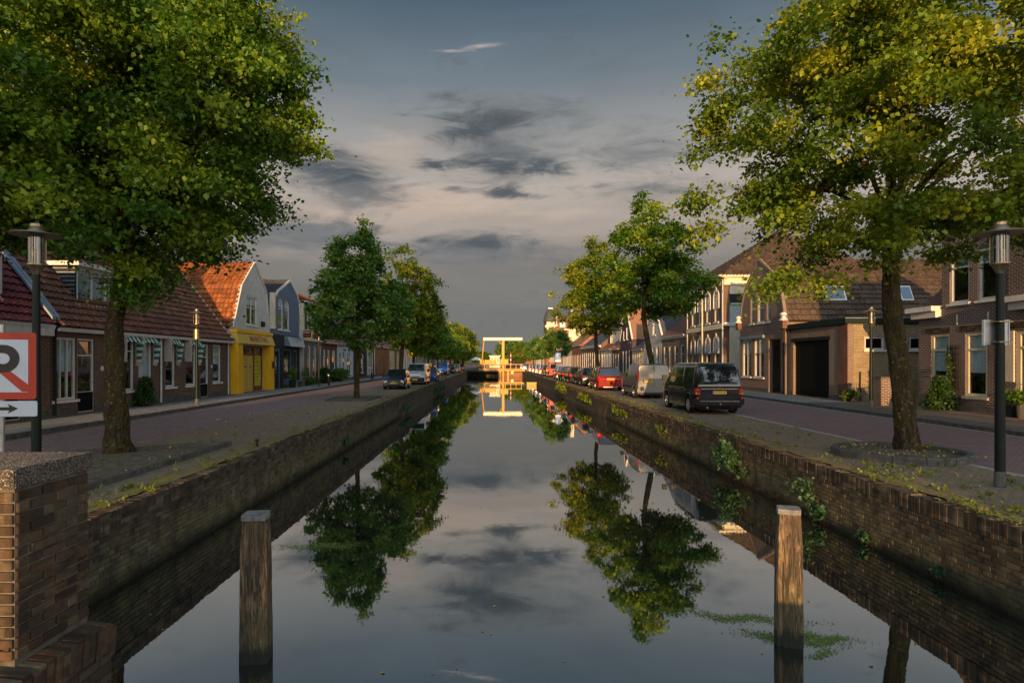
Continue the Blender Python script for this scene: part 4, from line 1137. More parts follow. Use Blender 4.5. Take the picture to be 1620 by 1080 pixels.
# 3 whitewashed gambrel gable over the yellow shop
gy0, gy1 = 36.45, 42.25; gl = gy1 - gy0
shop_open = W(37.35, 41.15, 0.10, 2.96, 'void')
H, F = house(-1, XF, gy0, gy1, 3.95, 'G', 'whitewash', [wl(390, 406.5, 4.30, 6.10, mull=1, tr=0.60, curt=0.3), shop_open],
    'white gambrel-gabled house with orange clay tiles above the bright yellow shop front', gable=[(1, 3.95), (0.905, 6.6), (0.56, 8.25), (0.215, 6.57), (0, 3.95)], rmat='tile_orange', tiles=300, depth=10.5, fascia='whitewash')
S = G()
yb0, yb1 = 35.95, 41.85; xo = -14.72
def FX(x): return Fr((x, 0, 0), (0, 1, 0), (1, 0, 0))
fr3 = FX(xo)
shop = G().hexa([(XF + 0.005, yb0, 0.10), (XF + 0.005, yb0 + 0.75, 0.10), (xo + 0.04, yb0 + 0.75, 0.10), (xo + 0.04, yb0, 0.10), (XF + 0.005, yb0, 3.05), (XF + 0.005, yb0 + 0.70, 3.05), (xo, yb0 + 0.70, 3.05), (xo, yb0, 3.05)]).build('shop_pilaster', 'yellow', H)
G().hexa([(XF + 0.005, yb1 - 0.75, 0.10), (XF + 0.005, yb1, 0.10), (xo + 0.04, yb1, 0.10), (xo + 0.04, yb1 - 0.75, 0.10), (XF + 0.005, yb1 - 0.70, 3.05), (XF + 0.005, yb1, 3.05), (xo, yb1, 3.05), (xo, yb1 - 0.70, 3.05)]).build('shop_pilaster', 'yellow', H)
hd = G().hexa([(XF + 0.005, yb0 - 0.02, 3.055), (XF + 0.005, yb1 + 0.02, 3.055), (xo + 0.10, yb1 + 0.02, 3.055), (xo + 0.10, yb0 - 0.02, 3.055), (XF + 0.005, yb0 + 0.05, 3.70), (XF + 0.005, yb1 - 0.05, 3.70), (xo - 0.12, yb1 - 0.05, 3.70), (xo - 0.12, yb0 + 0.05, 3.70)]).build('shop_sign', 'yellow_dull', H)
G().box(XF + 0.005, xo - 0.05, yb0 + 0.02, yb1 - 0.02, 3.705, 3.90).build('shop_cornice', 'yellow', H)
class FrS(Fr):
    def __init__(s, O, u, b, n): s.O = Vector(O); s.u = Vector(u); s.b = Vector(b).normalized(); s.n = Vector(n).normalized()
    def pt(s, a, b, c): return s.O + s.u * a + s.b * b + s.n * c
fs_ = FrS((xo + 0.10, 0, 3.055), (0, 1, 0), (-0.22, 0, 0.645), (0.645, 0, 0.22))
text_on(hd, 'MARKTHAL', 'sign_red', fs_, 37.75, 40.75, 0.17, 0.54, 0.008)
# shop doors and windows in the recess
fi = Fr((XF - 0.10, 0, 0), (0, 1, 0), (1, 0, 0))
cells = [[(37.5, 0.25), (37.83, 0.25), (37.83, 2.45), (37.5, 2.45)], [(38.0, 0.12), (39.62, 0.12), (39.62, 2.38), (38.0, 2.38)], [(38.0, 2.50), (39.62, 2.50), (39.62, 2.88), (38.0, 2.88)], [(39.82, 0.42), (41.05, 0.42), (41.05, 2.88), (39.82, 2.88)]]
sf = G().prism(fi, [(37.36, 0.105), (41.14, 0.105), (41.14, 2.95), (37.36, 2.95)], cells, -0.05, 0.05).build('shop_front', 'maroon', H)
G().fbox(fi, 37.5, 37.83, 0.25, 2.45, -0.03, -0.01).build('pane', 'lime_glass', sf)
G().fbox(fi, 38.0, 38.80, 0.12, 2.38, -0.03, 0.02).build('door', 'yellow_dull', sf)
G().fbox(fi, 38.83, 39.62, 0.12, 2.38, -0.03, 0.02).build('door', 'yellow_dull', sf)
G().fbox(fi, 38.0, 39.62, 2.50, 2.88, -0.03, -0.01).build('pane', 'glass', sf)
G().fbox(fi, 39.82, 41.05, 0.42, 2.36, -0.03, -0.01).build('pane', 'lime_glass', sf)
G().fbox(fi, 39.82, 41.05, 2.362, 2.88, -0.03, -0.01).build('pane', 'glass', sf)
for k, zz in enumerate((2.18, 1.93, 1.68, 1.43, 1.18, 1.0)):
    G().fbox(fi, 39.95, 40.55 + 0.3 * ((k * 7) % 3) / 3, zz, zz + 0.05, -0.009, -0.006).build('poster_line', 'sign_red' if k % 2 == 0 else 'maroon', sf)
for a in (38.25, 39.05):
    G().fbox(fi, a, a + 0.33, 1.62, 1.72, 0.021, 0.026).build('door_notice', 'maroon', sf)
    G().fbox(fi, a + 0.05, a + 0.28, 1.35, 1.38, 0.021, 0.026).build('door_notice', 'maroon', sf)
G().tube([(XF - 0.045, 38.815, 0.3), (XF - 0.045, 38.815, 2.3)], 0.012, 6).build('door_seal', 'white', sf)
G().box(xo + 0.04, xo + 0.14, yb1 - 0.42, yb1 - 0.18, 1.55, 1.98).build('letter_box', 'black', H)
G().box(XF + 0.003, XF + 0.10, 40.75, 41.3, 4.30, 4.62).build('wall_unit', 'black_matt', H)
G().tube([(XF + 0.003, 37.9, 4.72), (XF + 0.10, 37.9, 4.78)], 0.05, 8).build('spotlight', 'black_matt', H)

# 4 blue gable with black shop
gy0, gy1 = 42.32, 49.15
H, F = house(-1, XF, gy0, gy1, 4.4, 'G', 'blue_wall', [W(44.1, 45.12, 4.30, 6.5, tr=0.68, rise=0.4, curt=0.0 + 0.25), W(45.42, 46.5, 4.30, 6.5, tr=0.68, rise=0.4, curt=0.25), W(45.1, 46.85, 0.70, 2.85, mull=0, fm='black', sill=False), W(43.3, 44.3, 0.11, 2.75, 'door', fm='black', leaf='black', panel=0.4), W(47.3, 48.2, 0.11, 2.75, 'door', fm='black', leaf='black', panel=0.5)],
    'slate-blue gabled house with arched upper windows above a black shop front', gable=[(1, 4.5), (0.95, 6.6), (0.86, 7.15), (0.63, 8.0), (0.26, 7.0), (0.12, 6.3), (0, 4.4)], rmat='slate', tiles=0, depth=10.5, fascia='white')
gshop = G(); 
for a0_, a1_, b0_, b1_ in ((0.05, 6.7, 2.92, 3.9), (0.05, 0.9, 0.12, 2.915), (2.08, 2.68, 0.12, 2.915), (4.6, 4.9, 0.12, 2.915), (5.95, 6.7, 0.12, 2.915)):
    gshop.fbox(F, a0_, a1_, b0_, b1_, 0.004, 0.07)
gshop.build('shop_front', 'dark_wall', H)
G().box(XF + 0.005, XF + 0.36, gy0 + 0.03, gy0 + 0.22, 4.45, 6.72).build('gable_fin', 'cream_wall', H)
G().box(XF + 0.005, XF + 0.38, gy0 + 0.00, gy0 + 0.26, 4.25, 4.445).build('fin_bracket', 'cream_wall', H)
G().box(XF + 0.005, XF + 0.36, gy1 - 0.26, gy1 - 0.04, 4.45, 6.6).build('gable_fin', 'cream_wall', H)
G().box(XF + 0.0, XF + 0.30, gy1 - 0.35, gy1 - 0.0, 0.12, 4.44).build('corner_pier', 'grey_wall', H)
aw = G().hexa([(XF + 0.075, 45.2, 3.15), (XF + 0.075, 48.7, 3.15), (XF + 0.55, 48.7, 3.10), (XF + 0.55, 45.2, 3.10), (XF + 0.075, 45.2, 3.85), (XF + 0.075, 48.7, 3.85), (XF + 0.30, 48.7, 3.80), (XF + 0.30, 45.2, 3.80)]).build('canopy', 'zinc', H)
S_ = thing('hanging_sign', 'black hanging cafe sign with yellow edge on the blue gabled house', 'sign', (XF, 49.0, 4.15))
fsn = Fr((XF + 0.12, 48.96, 0), (1, 0, 0), (0, -1, 0))
G().box(XF + 0.10, XF + 0.98, 48.97, 49.13, 3.83, 4.50).build('sign_frame', 'yellow', S_)
G().fbox(fsn, 0.02, 0.80, 3.89, 4.44, -0.008, 0.006).build('sign_panel', 'black', S_)
text_on(S_, 'CATERING', 'white', fsn, 0.12, 0.70, 4.24, 4.36, 0.009)
text_on(S_, 'de Koffiepot', 'sign_face_red', fsn, 0.06, 0.76, 3.95, 4.18, 0.009, shear=0.25)
G().tube([(XF - 0.02, 49.05, 4.4), (XF + 0.10, 49.05, 4.4)], 0.025, 6).build('bracket', 'black', S_)

def auto_ops(y0, y1, n, zb=0.75, zt=2.9, door=None, wdt=0.9, fm='white', curt=0.5, **k):
    out = []; step = (y1 - y0) / n
    for i in range(n):
        c = y0 + step * (i + 0.5)
        if door is not None and i == door: out.append(W(c - 0.5, c + 0.5, 0.11, zt, 'door', tr=0.78, panel=0.3, fm=fm))
        else: out.append(W(c - wdt / 2, c + wdt / 2, zb, zt, tr=0.72, fm=fm, curt=curt, **k))
    return out
# 5 tall brick house with slate mansard and orange roof
H, F = house(-1, XF, 49.4, 55.5, 7.0, 'P', 'brick_dark', [wl(486.5, 491.5, 0.7, 3.35, tr=0.72, rise=0.12, curt=0.7), wl(495, 500.5, 0.7, 3.35, tr=0.72, rise=0.12, curt=0.7), wl(504, 508, 0.11, 3.35, 'door', tr=0.78, panel=0.3), W(50.6, 51.5, 4.4, 6.1, mull=1, fm='white', curt=0.8), W(52.0, 53.0, 4.4, 6.1, mull=1, curt=0.8)],
    'dark brick house with slate upper storey and orange roof beside the blue gable', ridge=9.0, rmat='tile_orange', tiles=120, depth=9)
for (a0_, a1_, b0_, b1_) in ((0.02, 1.0, 3.95, 6.8), (3.75, 6.0, 3.95, 6.8), (1.0, 3.75, 6.25, 6.8)):
    tile_slope(H, (XF + 0.06, 49.4 + a0_, b0_), (0, 1, 0), (-0.02, 0, 1), a1_ - a0_, b1_ - b0_, 'slate', seed=3, name='slate_tile')
G().fbox(F, 0.0, 6.05, 3.70, 3.92, 0.004, 0.14).build('cornice', 'white', H)
# 6 low brick house with four windows
H, F = house(-1, XF, 55.55, 60.8, 3.95, 'P', 'brick_red', [wl(511, 515, 0.7, 3.1, tr=0.72, curt=0.5), wl(517.5, 522, 0.7, 3.1, tr=0.72, curt=0.5), wl(525, 530.5, 0.7, 3.1, tr=0.72, curt=0.4)], 'low brick house with three tall white windows beside the pale blue one', ridge=7.2, rmat='tile_rust', depth=9)
H, F = house(-1, XF, 60.85, 68.0, 4.0, 'P', 'pale_blue', [wl(537, 541, 0.7, 2.9, tr=0.7), wl(542.5, 546.5, 0.11, 3.0, 'door', panel=0.3, tr=0.78), wl(549, 556, 0.7, 3.0, mull=1, tr=0.7, curt=0.4)], 'pale blue-white rendered house behind the second lime tree of the left bank', ridge=7.6, rmat='tile_brown', depth=9)
G().fbox(F, 5.1, 6.1, 1.95, 2.5, 0.02, 0.06).build('sale_board', 'sign_white', H)
H, F = house(-1, XF, 68.05, 75.4, 4.5, 'P', 'dark_wall', [wl(565, 569.5, 0.11, 2.9, 'door', fm='white', tr=0.8), wl(571, 575, 0.7, 2.9, tr=0.7)], 'charcoal-painted house with one white door on the left bank', ridge=8.0, rmat='slate', depth=9)
H, F = house(-1, XF, 75.45, 80.6, 4.4, 'P', 'grey_wall', [wl(583, 590, 1.2, 3.1, mull=1, tr=0.7)], 'light grey house with one white window beside the red brick block', ridge=7.6, rmat='tile_brown', depth=9)
H, F = house(-1, XF, 80.65, 104.6, 4.2, 'P', 'brick_orange', [W(92.0, 97.0, 0.9, 3.7, mull=4, tr=0.45, fm='cream', curt=0.3), W(99.0, 101.5, 0.9, 3.7, mull=2, tr=0.45, fm='cream')], 'long red-orange brick building with broad cream window behind the white van', ridge=8.2, rmat='tile_brown', depth=11)
H, F = house(-1, XF, 104.7, 122.0, 4.8, 'G', 'cream_wall', auto_ops(105, 121.7, 5, 0.6, 3.4, door=2, wdt=1.7, curt=0.2), 'cream gabled shop with a yellow projecting sign on the left bank', gable=[(1, 4.8), (0.75, 6.2), (0.5, 8.6), (0.25, 6.2), (0, 4.8)], rmat='tile_rust', depth=10, simple=True)
S_ = thing('projecting_sign', 'tall yellow projecting sign on the cream gabled shop', 'sign', (XF, 112.0, 3.6))
G().box(XF + 0.05, XF + 0.95, 112.0, 112.2, 2.9, 4.4).build('sign_panel', 'yellow', S_)
G().box(XF - 0.05, XF + 0.05, 112.05, 112.15, 3.9, 4.0).build('bracket', 'black', S_)
specL = [(122.1, 133, 4.4, 7.8, 'brick_left', 'tile_brown'), (133.1, 143, 5.8, 9.0, 'brick_dark', 'tile_rust'), (143.1, 155, 4.2, 7.4, 'grey_wall', 'tile_orange'), (155.1, 168, 4.6, 8.0, 'brick_red', 'tile_brown'),
         (168.1, 184, 6.0, 9.4, 'whitewash', 'slate'), (184.1, 200, 4.4, 8.0, 'brick_left', 'tile_rust'), (200.1, 222, 5.2, 8.6, 'brick_orange', 'tile_brown'), (222.1, 250, 4.6, 8.2, 'brick_dark', 'tile_orange')]
labL = ['low brown brick house past the cream shop on the left bank', 'two-storey dark brick house past the low brown one on the left bank', 'small grey rendered house with orange roof far along the left bank', 'red brick house level with the far bridge, left bank',
        'whitewashed two-storey house with slate roof beyond the bridge, left bank', 'brown brick house beyond the whitewashed one, far left bank', 'orange brick house near the far end of the left bank', 'last dark brick house at the far end of the left bank']
for (a, b, e, r_, m1, m2), lb in zip(specL, labL):
    house(-1, XF, a, b, e, 'P', m1, auto_ops(a + 0.3, b - 0.3, max(3, int((b - a) / 2.6)), 0.7, 3.1, door=1, wdt=1.1), lb, ridge=r_, rmat=m2, depth=9, simple=True)

# ------------------------------------------------------------------ houses, right bank
def wr(p0, p1, b0, b1, kind='window', x=17.0, **k): return W(x * 980 / (p1 - 778), x * 980 / (p0 - 778), b0, b1, kind, **k)
# 1 number 25
x1 = 18.05
ops = [wr(1473, 1502, 0.68, 3.10, x=x1, tr=0.73, curt=0.62, fm='cream', fw=0.11), wr(1527, 1561.5, 0.68, 3.08, x=x1, tr=0.73, curt=0.63, fm='cream', fw=0.11),
       W(20.2, 21.32, 0.115, 3.05, 'door', tr=0.80, fm='cream', fw=0.13, panel=0.30, leaf='white'), W(16.2, 17.6, 0.68, 3.08, tr=0.73, fm='cream', curt=0.6),
       W(23.42, 24.42, 4.25, 6.15, tr=0.72, fm='white', curt=0.0 + 0.25, cm='curtain_dark', fw=0.09), W(22.0, 23.0, 4.25, 6.15, tr=0.72, fm='white', curt=0.25, cm='curtain_dark', fw=0.09)]
ya, yb = 14.0, 26.2; L_ = yb - ya - 0.024; f_ = lambda y: (y - ya - 0.012) / L_
H, F = house(1, x1, ya, yb, 4.15, 'P', 'brick_dark', ops, 'dark brick house number 25 with cream windows and tall wall dormer',
    gable=[(1, 4.15), (f_(24.85), 4.15), (f_(24.85), 6.9), (f_(23.2), 8.2), (f_(21.5), 6.9), (f_(21.5), 4.15), (0, 4.15)], ridge=8.9, rmat='tile_brown', tiles=0, ov=0.0, gutter=False, depth=10, z0=0.115)
G().box(x1 + 0.255, x1 + 4.2, 24.62, 24.84, 4.2, 6.9).build('dormer_side', 'brick_dark', H)
G().box(x1 + 0.255, x1 + 4.2, 21.51, 21.73, 4.2, 6.9).build('dormer_side', 'brick_dark', H)
g = G(); slab(g, [(x1 - 0.1, 24.95, 6.95), (x1 - 0.1, 23.2, 8.35), (x1 + 4.6, 23.2, 8.35), (x1 + 4.6, 24.95, 6.95)], 0.14); slab(g, [(x1 - 0.1, 21.4, 6.95), (x1 - 0.1, 23.2, 8.352), (x1 + 4.6, 23.2, 8.352), (x1 + 4.6, 21.4, 6.95)], 0.14); g.build('dormer_roof', 'tile_brown', H)
for (c0, c1) in ((24.86, 26.45), (13.9, 21.49)):
    G().box(x1 - 0.42, x1 - 0.003, c0, c1, 4.02, 4.22).build('cornice', 'white', H)
    G().box(x1 - 0.24, x1 - 0.002, c0 + 0.02, c1 - 0.12, 3.76, 4.017).build('cornice_board', 'white', H)
G().box(x1 - 0.12, x1 + 0.9, 20.75, 21.50, 4.22, 9.2).build('chimney', 'brick_dark', H)
for yy in (24.0, 22.5): G().fbox(F, yy - ya - 0.03, yy - ya + 0.03, 3.42, 3.80, 0.002, 0.03).build('wall_anchor', 'cream', H)
for (c0, c1) in ((24.35, 25.75), (22.5, 23.85), (20.0, 22.0)):    # soldier arches
    g = G(); y = c0
    while y < c1: g.box(x1 - 0.018, x1 + 0.01, y, y + 0.058, 3.12, 3.36); y += 0.0665
    g.build('soldier_course', 'quay_brick', H, recalc=False, kind='stuff')
fn = Fr((x1 - 0.004, 21.94, 0), (0, -1, 0), (-1, 0, 0))
text_on(H, '25', 'white', fn, 0.0, 0.20, 1.86, 2.04, 0.012, name='house_number')
G().fbox(F, 21.36 - ya, 21.7 - ya, 1.28, 3.05, 0.002, 0.05).build('side_panel', 'cream_wall', H)
# flower pot and lamp behind the windows
t = thing('window_plant', 'pale planter on the sill inside the window nearest the door of number 25', 'plant pot', (x1 + 0.35, 22.75, 0.72))
G().lathe([(0.10, 0), (0.17, 0.20), (0.18, 0.21)], 14).build('pot', 'white', t)
rng = np.random.default_rng(3); C = rng.normal(0, 0.07, (60, 3)) + np.array([0, 0, 0.30]); o = bpy.data.objects.new('foliage', leaf_mesh('foliage', C, 0.07, 'fir', 3)); COL.objects.link(o); o.parent = t

# 2 garage building with flat roof
H, F = house(1, 17.2, 29.9, 35.8, 3.82, 'flat', 'brick_gable', [W(31.6, 35.35, 0.10, 3.12, 'void')], 'flat-roofed brick garage with dark door and pale yellow-brown side wall', side_mat='brick_yellow', depth=9, fascia='fascia_dark',
    side_ops=[W(0.55, 1.50, 2.56, 3.18, 'window', mull=0), W(2.72, 3.6, 2.56, 3.18, 'window')])
gd = G().fbox(F, 31.6 - 29.91, 35.35 - 29.91, 0.105, 3.115, -0.20, -0.16).build('garage_door', 'door_dark', H)
k = 31.62
while k < 35.3:
    G().fbox(F, k - 29.91 + 0.01, k - 29.91 + 0.20, 0.12, 3.10, -0.158, -0.145).build('door_board', 'door_dark', gd); k += 0.2125
G().fbox(F, 31.45 - 29.91, 35.5 - 29.91, 3.125, 3.30, 0.002, 0.04).build('lintel', 'fascia_dark', H)
G().fbox(F, 0.004, 0.85, 0.12, 3.80, 0.003, 0.03).build('corner_brickwork', 'brick_red', H)
G().box(17.0, 26.5, 29.80, 29.795 + 0.01, 4.07, 4.10).build('edge_trim', 'zinc', H)
downpipe(H, 1, 17.2, 35.70, 0.12, 3.8, 'black_matt', 0.05)
G().tube([(17.75, 29.83, 0.1), (17.75, 29.83, 1.5)], 0.03, 6).build('pipe', 'black_matt', H)
# 3 bell-shaped gable house
ops = [wr(1175, 1188.5, 1.0, 3.45, tr=0.62, mull=1, curt=0.35, fw=0.07), wr(1193.5, 1208.5, 1.0, 3.45, tr=0.62, mull=1, curt=0.35, fw=0.07), wr(1216, 1235, 0.11, 3.35, 'void'),
       wr(1187.5, 1193.5, 4.45, 6.25, tr=0.5), wr(1198.5, 1208.5, 4.45, 6.30, tr=0.5, fw=0.09), wr(1213, 1218.5, 4.45, 6.25, tr=0.5)]
H, F = house(1, 17.0, 35.9, 42.4, 4.3, 'G', 'brick_gable', ops, 'brown brick house with curved bell-shaped gable next to the garage', gable=[(1, 4.3), (0.955, 5.6), (0.885, 6.5), (0.80, 7.1), (0.56, 8.35), (0.52, 8.35), (0.20, 7.1), (0.115, 6.4), (0.06, 5.6), (0, 4.3)], rmat='tile_old', tiles=300, depth=12.5, fascia='brick_gable')
for p0, p1 in ((1173, 1190), (1191.5, 1210)):
    a0 = 16660 / (p1 - 778); a1 = 16660 / (p0 - 778)
    G().fbox(F, a0 - 35.91, a1 - 35.91, 3.47, 3.66, 0.01, 0.16).build('shutter_box', 'zinc', H)
d_ = G().fbox(F, 16660 / (1235 - 778) - 35.91 + 0.02, 16660 / (1216 - 778) - 35.91 - 0.02, 0.12, 3.33, -0.9, -0.85).build('door', 'door_dark', H)
G().fbox(F, 0.65, 2.2, 0.05, 0.11, -0.85, -0.3).build('step', 'kerb', H)
G().box(16.82, 16.995, 37.55, 37.75, 6.9, 7.0).build('gable_lamp', 'brass', H)
for yy, zz in ((35.86, 4.35), (42.36, 4.6)):
    t = G().box(16.75, 17.0, yy - 0.2, yy + 0.2, zz - 0.45, zz).build('kneeler', 'brick_red', H)
    G().lathe([(0.22, 0), (0.24, 0.08), (0.14, 0.14), (0.12, 0.28), (0.20, 0.34), (0.16, 0.44), (0.05, 0.50)], 12, (16.88, yy, zz + 0.003)).build('gable_ornament', 'white', H)
downpipe(H, 1, 17.0, 36.0, 0.12, 3.9, 'black_matt', 0.045)
R_ = [o for o in COL.objects if o.parent == H and o.name.startswith('roof')][0]
for (u, ww) in ((2.5, 1.2), (6.9, 0.7)):
    yv, zv = 37.2, 7.0
    F1 = lambda x, t: Vector((x, 36.3 + 0.36 * t, 5.6 + 0.8 * t))
    a = [F1(17 + u, -0.15), F1(17 + u + ww, -0.15), F1(17 + u + ww, 0.95), F1(17 + u, 0.95)]
    nn = Vector((0, -0.91, 0.41))
    S_ = G().hexa([p + nn * 0.08 for p in a] + [p + nn * 0.20 for p in a]).build('skylight', 'white', R_)
    c = sum(a, Vector()) / 4; b = [c + (p - c) * 0.84 for p in a]
    G().hexa([p + nn * 0.201 for p in b] + [p + nn * 0.215 for p in b]).build('pane', 'carglass_b', S_)
# 4 grand two-storey house
ops = []
for (p0, p1) in ((1093, 1101), (1104, 1112), (1115.5, 1125), (1128.5, 1138.5)):
    a, b = 16660 / (p1 - 778), 16660 / (p0 - 778); m_ = (a + b) / 2; w_ = 0.95
    ops.append(W(m_ - w_ / 2, m_ + w_ / 2, 4.98, 7.25, tr=0.66, rise=0.35, hood=0.13, hood_from=0.45, sill=True, curt=0.25, fw=0.09))
    ops.append(W(m_ - w_ / 2, m_ + w_ / 2, 0.9, 3.75, tr=0.60, rise=0.35, hood=0.13, hood_from=0.60, sill=True, curt=0.3, fw=0.09))
H, F = house(1, 17.0, 45.5, 53.9, 8.15, 'H', 'brick_left', ops, 'grand two-storey brick house with white arched windows and hipped roof', ridge=12.3, rmat='tile_old', depth=12, side_mat='brick_left', fascia='cream', ov=0.38)
G().fbox(F, -0.02, 8.40, 7.62, 8.12, 0.003, 0.06).build('frieze', 'cream', H)
G().box(16.55, 29.5, 45.05, 54.2, 8.16, 8.32).build('cornice', 'cream', H).location.z -= 0.012
G().fbox(F, -0.01, 8.39, 4.42, 4.80, 0.003, 0.07).build('string_course', 'cream', H)
for a in (0.0, 8.2): G().fbox(F, a, a + 0.17, 0.35, 7.6, 0.004, 0.05).build('corner_strip', 'white', H)
downpipe(H, 1, 17.0, 16660 / (1112.5 - 778), 0.12, 7.9, 'cream', 0.06)
for (p0, p1) in ((1093, 1101), (1104, 1112), (1115.5, 1125), (1128.5, 1138.5)):
    a, b = 16660 / (p1 - 778), 16660 / (p0 - 778); m_ = (a + b) / 2
    G().fbox(F, m_ - 45.51 - 0.55, m_ - 45.51 + 0.55, 2.62, 2.80, 0.005, 0.14).build('shutter_box', 'zinc', H)
# its side facing us: rendered lower part, loggia with curtain above
G().box(17.45, 27.0, 45.35, 45.508, 0.12, 4.60).build('rendered_side', 'cream_wall', H)
G().box(17.0, 27.0, 45.25, 45.508, 4.602, 4.85).build('side_band', 'white', H)
G().box(17.002, 27.0, 45.28, 45.508, 7.60, 8.13).build('side_frieze', 'cream', H)
G().box(17.45, 27.0, 45.40, 45.507, 6.95, 7.598).build('loggia_beam', 'cream_wall', H)
G().box(17.47, 20.6, 45.44, 45.508, 4.852, 6.2).build('loggia_curtain', 'curtain_dark', H)
G().box(17.47, 20.6, 45.46, 45.509, 6.21, 6.94).build('loggia_shade_panel', 'black_matt', H)  # flat black panel painted in for the shade of the recess
G().tube([(17.47, 45.33, 6.22), (20.6, 45.33, 6.22)], 0.05, 6).build('loggia_rail', 'white', H)
G().box(20.62, 27.0, 45.42, 45.508, 4.852, 6.945).build('loggia_wall', 'cream_wall', H)
G().box(16.995, 27.0, 45.36, 45.40, 0.12, 0.75).build('side_plinth', 'kerb', H)
# 5... row continuing
H, F = house(1, 17.2, 54.6, 62.6, 4.65, 'P', 'brick_dark', [W(55.5, 56.5, 0.8, 3.5, tr=0.7, fw=0.1), W(57.4, 58.4, 0.8, 3.5, tr=0.7, fw=0.1), W(59.2, 60.2, 0.8, 3.5, tr=0.7, fw=0.1), W(61.0, 62.0, 0.11, 3.5, 'door', tr=0.78)], 'dark brick house with three tall white windows just past the grand house', ridge=8.6, rmat='tile_brown', depth=9)
G().fbox(F, 0.0, 8.0, 4.15, 4.5, 0.004, 0.12).build('frieze', 'white', H)
finish_chimney(H, 21.7, 58, 7.9, 9.6)
house(1, 17.2, 62.7, 69.8, 4.6, 'G', 'grey_wall', [W(63.8, 64.8, 0.9, 3.6, rise=0.3, tr=0.7), W(65.6, 66.6, 0.9, 3.6, rise=0.3, tr=0.7), W(67.4, 68.4, 0.11, 3.2, 'door'), W(65.0, 66.2, 4.8, 6.2, mull=1)], 'greige gabled house with pair of arched windows on the right bank', gable=[(1, 4.6), (0.8, 6.2), (0.5, 8.0), (0.2, 6.2), (0, 4.6)], rmat='slate', depth=9, simple=True)
house(1, 17.2, 69.9, 75.9, 3.6, 'P', 'cream_wall', auto_ops(70.1, 75.7, 5, 0.8, 3.0, wdt=0.7, fm='cream', door=1), 'low cream house with blue-black slate roof on the right bank', ridge=6.2, rmat='slate', depth=8, simple=True)
house(1, 17.2, 76.0, 83.0, 4.7, 'G', 'brick_purple', [W(77, 77.9, 0.7, 3.4, tr=0.7), W(78.8, 79.7, 0.7, 3.4, tr=0.7), W(80.6, 81.5, 0.11, 3.4, 'door'), W(78.2, 79.4, 4.8, 6.4, mull=1), W(80.2, 81.2, 4.8, 6.0)], 'aubergine brick house with steep white-edged gable on the right bank', gable=[(1, 4.7), (0.5, 9.2), (0, 4.7)], rmat='tile_rust', depth=9, simple=True)
house(1, 17.2, 83.1, 88.6, 3.9, 'P', 'brick_left', auto_ops(83.3, 88.4, 3, 0.7, 3.1, door=1), 'low brown brick house with rust tiles beside the aubergine gable', ridge=6.6, rmat='tile_rust', depth=8, simple=True)
H, F = house(1, 17.2, 88.7, 97.6, 4.0, 'P', 'cream_wall', auto_ops(89, 97.3, 4, 0.7, 3.2, door=3, fm='white'), 'cream house with orange tiled roof and sunlit dormer on the right bank', ridge=7.2, rmat='tile_orange', depth=9, simple=True)
dormer(H, 1, 17.2, 91.5, 94.0, 0.8, 4.7, 6.3, 0.71, 'cream_wall', 'cream', 1, 'cream')
H, F = house(1, 17.2, 97.7, 118.7, 4.8, 'P', 'brick_left', auto_ops(98, 118.4, 9, 0.8, 3.6, wdt=1.0, door=4), 'long brown brick terrace with white cornice on the right bank', ridge=8.4, rmat='slate', depth=9, simple=True)
G().fbox(F, 0.0, 20.9, 4.3, 4.7, 0.004, 0.2).build('cornice', 'white', H)
finish_chimney(H, 21.7, 103, 7.9, 9.8, 'cream_wall'); finish_chimney(H, 21.7, 112, 7.9, 9.8)
house(1, 17.2, 118.8, 133, 5.4, 'P', 'brick_orange', auto_ops(119, 132.8, 6, 0.8, 3.4, door=2), 'orange brick house past the long terrace on the right bank', ridge=9.4, rmat='tile_rust', depth=10, simple=True)
house(1, 17.2, 133.1, 149.9, 5.0, 'P', 'cream_wall', auto_ops(133.4, 149.6, 6, 0.8, 3.4, door=2), 'cream house behind the small right-bank trees near the bridge', ridge=8.4, rmat='tile_brown', depth=9, simple=True)
H, F = house(1, 17.2, 150, 166, 8.4, 'P', 'brick_orange', auto_ops(150.4, 165.6, 6, 0.8, 3.4, door=2) + auto_ops(150.4, 165.6, 6, 4.4, 6.8), 'tall orange brick house with sunlit end gable and cream panel', ridge=13.6, rmat='tile_brown', depth=10.5, simple=True)
G().box(18.6, 22.4, 149.75, 149.99, 6.9, 9.6).build('cream_panel', 'cream_wall', H)
G().box(17.5, 22.6, 149.7, 149.99, 9.602, 9.95).build('panel_cornice', 'cream', H)
finish_chimney(H, 20.5, 158, 12.0, 15.0, 'cream_wall', 0.9)
# tower block with domed corner
H, F = house(1, 17.2, 186, 205, 15.2, 'flat', 'brick_orange', auto_ops(187, 204, 6, 0.8, 3.4) + auto_ops(187, 204, 6, 5.0, 7.4) + auto_ops(187, 204, 6, 9.4, 12), 'tall orange brick block with a domed corner tower behind the right-bank trees', depth=12, fascia='brick_orange', simple=True,
    side_ops=[W(3.0, 4.6, 12.4, 13.9, mull=1, gm='white'), W(6.6, 8.2, 12.4, 13.9, mull=1, gm='white'), W(5.2, 6.8, 8.6, 10.0, gm='sign_blue')])
G().box(16.3, 18.9, 185.0, 187.6, 0.1, 12.2).build('corner_tower', 'brick_orange', H)
G().box(16.0, 19.2, 184.7, 187.9, 12.202, 12.9).build('tower_cornice', 'cream', H)
G().box(16.4, 18.8, 185.1, 187.5, 12.902, 14.0).build('tower_lantern', 'cream_wall', H)
G().lathe([(2.1, 0), (2.0, 0.9), (1.55, 2.4), (0.95, 3.6), (0.8, 3.8)], 12, (17.6, 186.3, 14.002)).build('dome', 'slate', H)
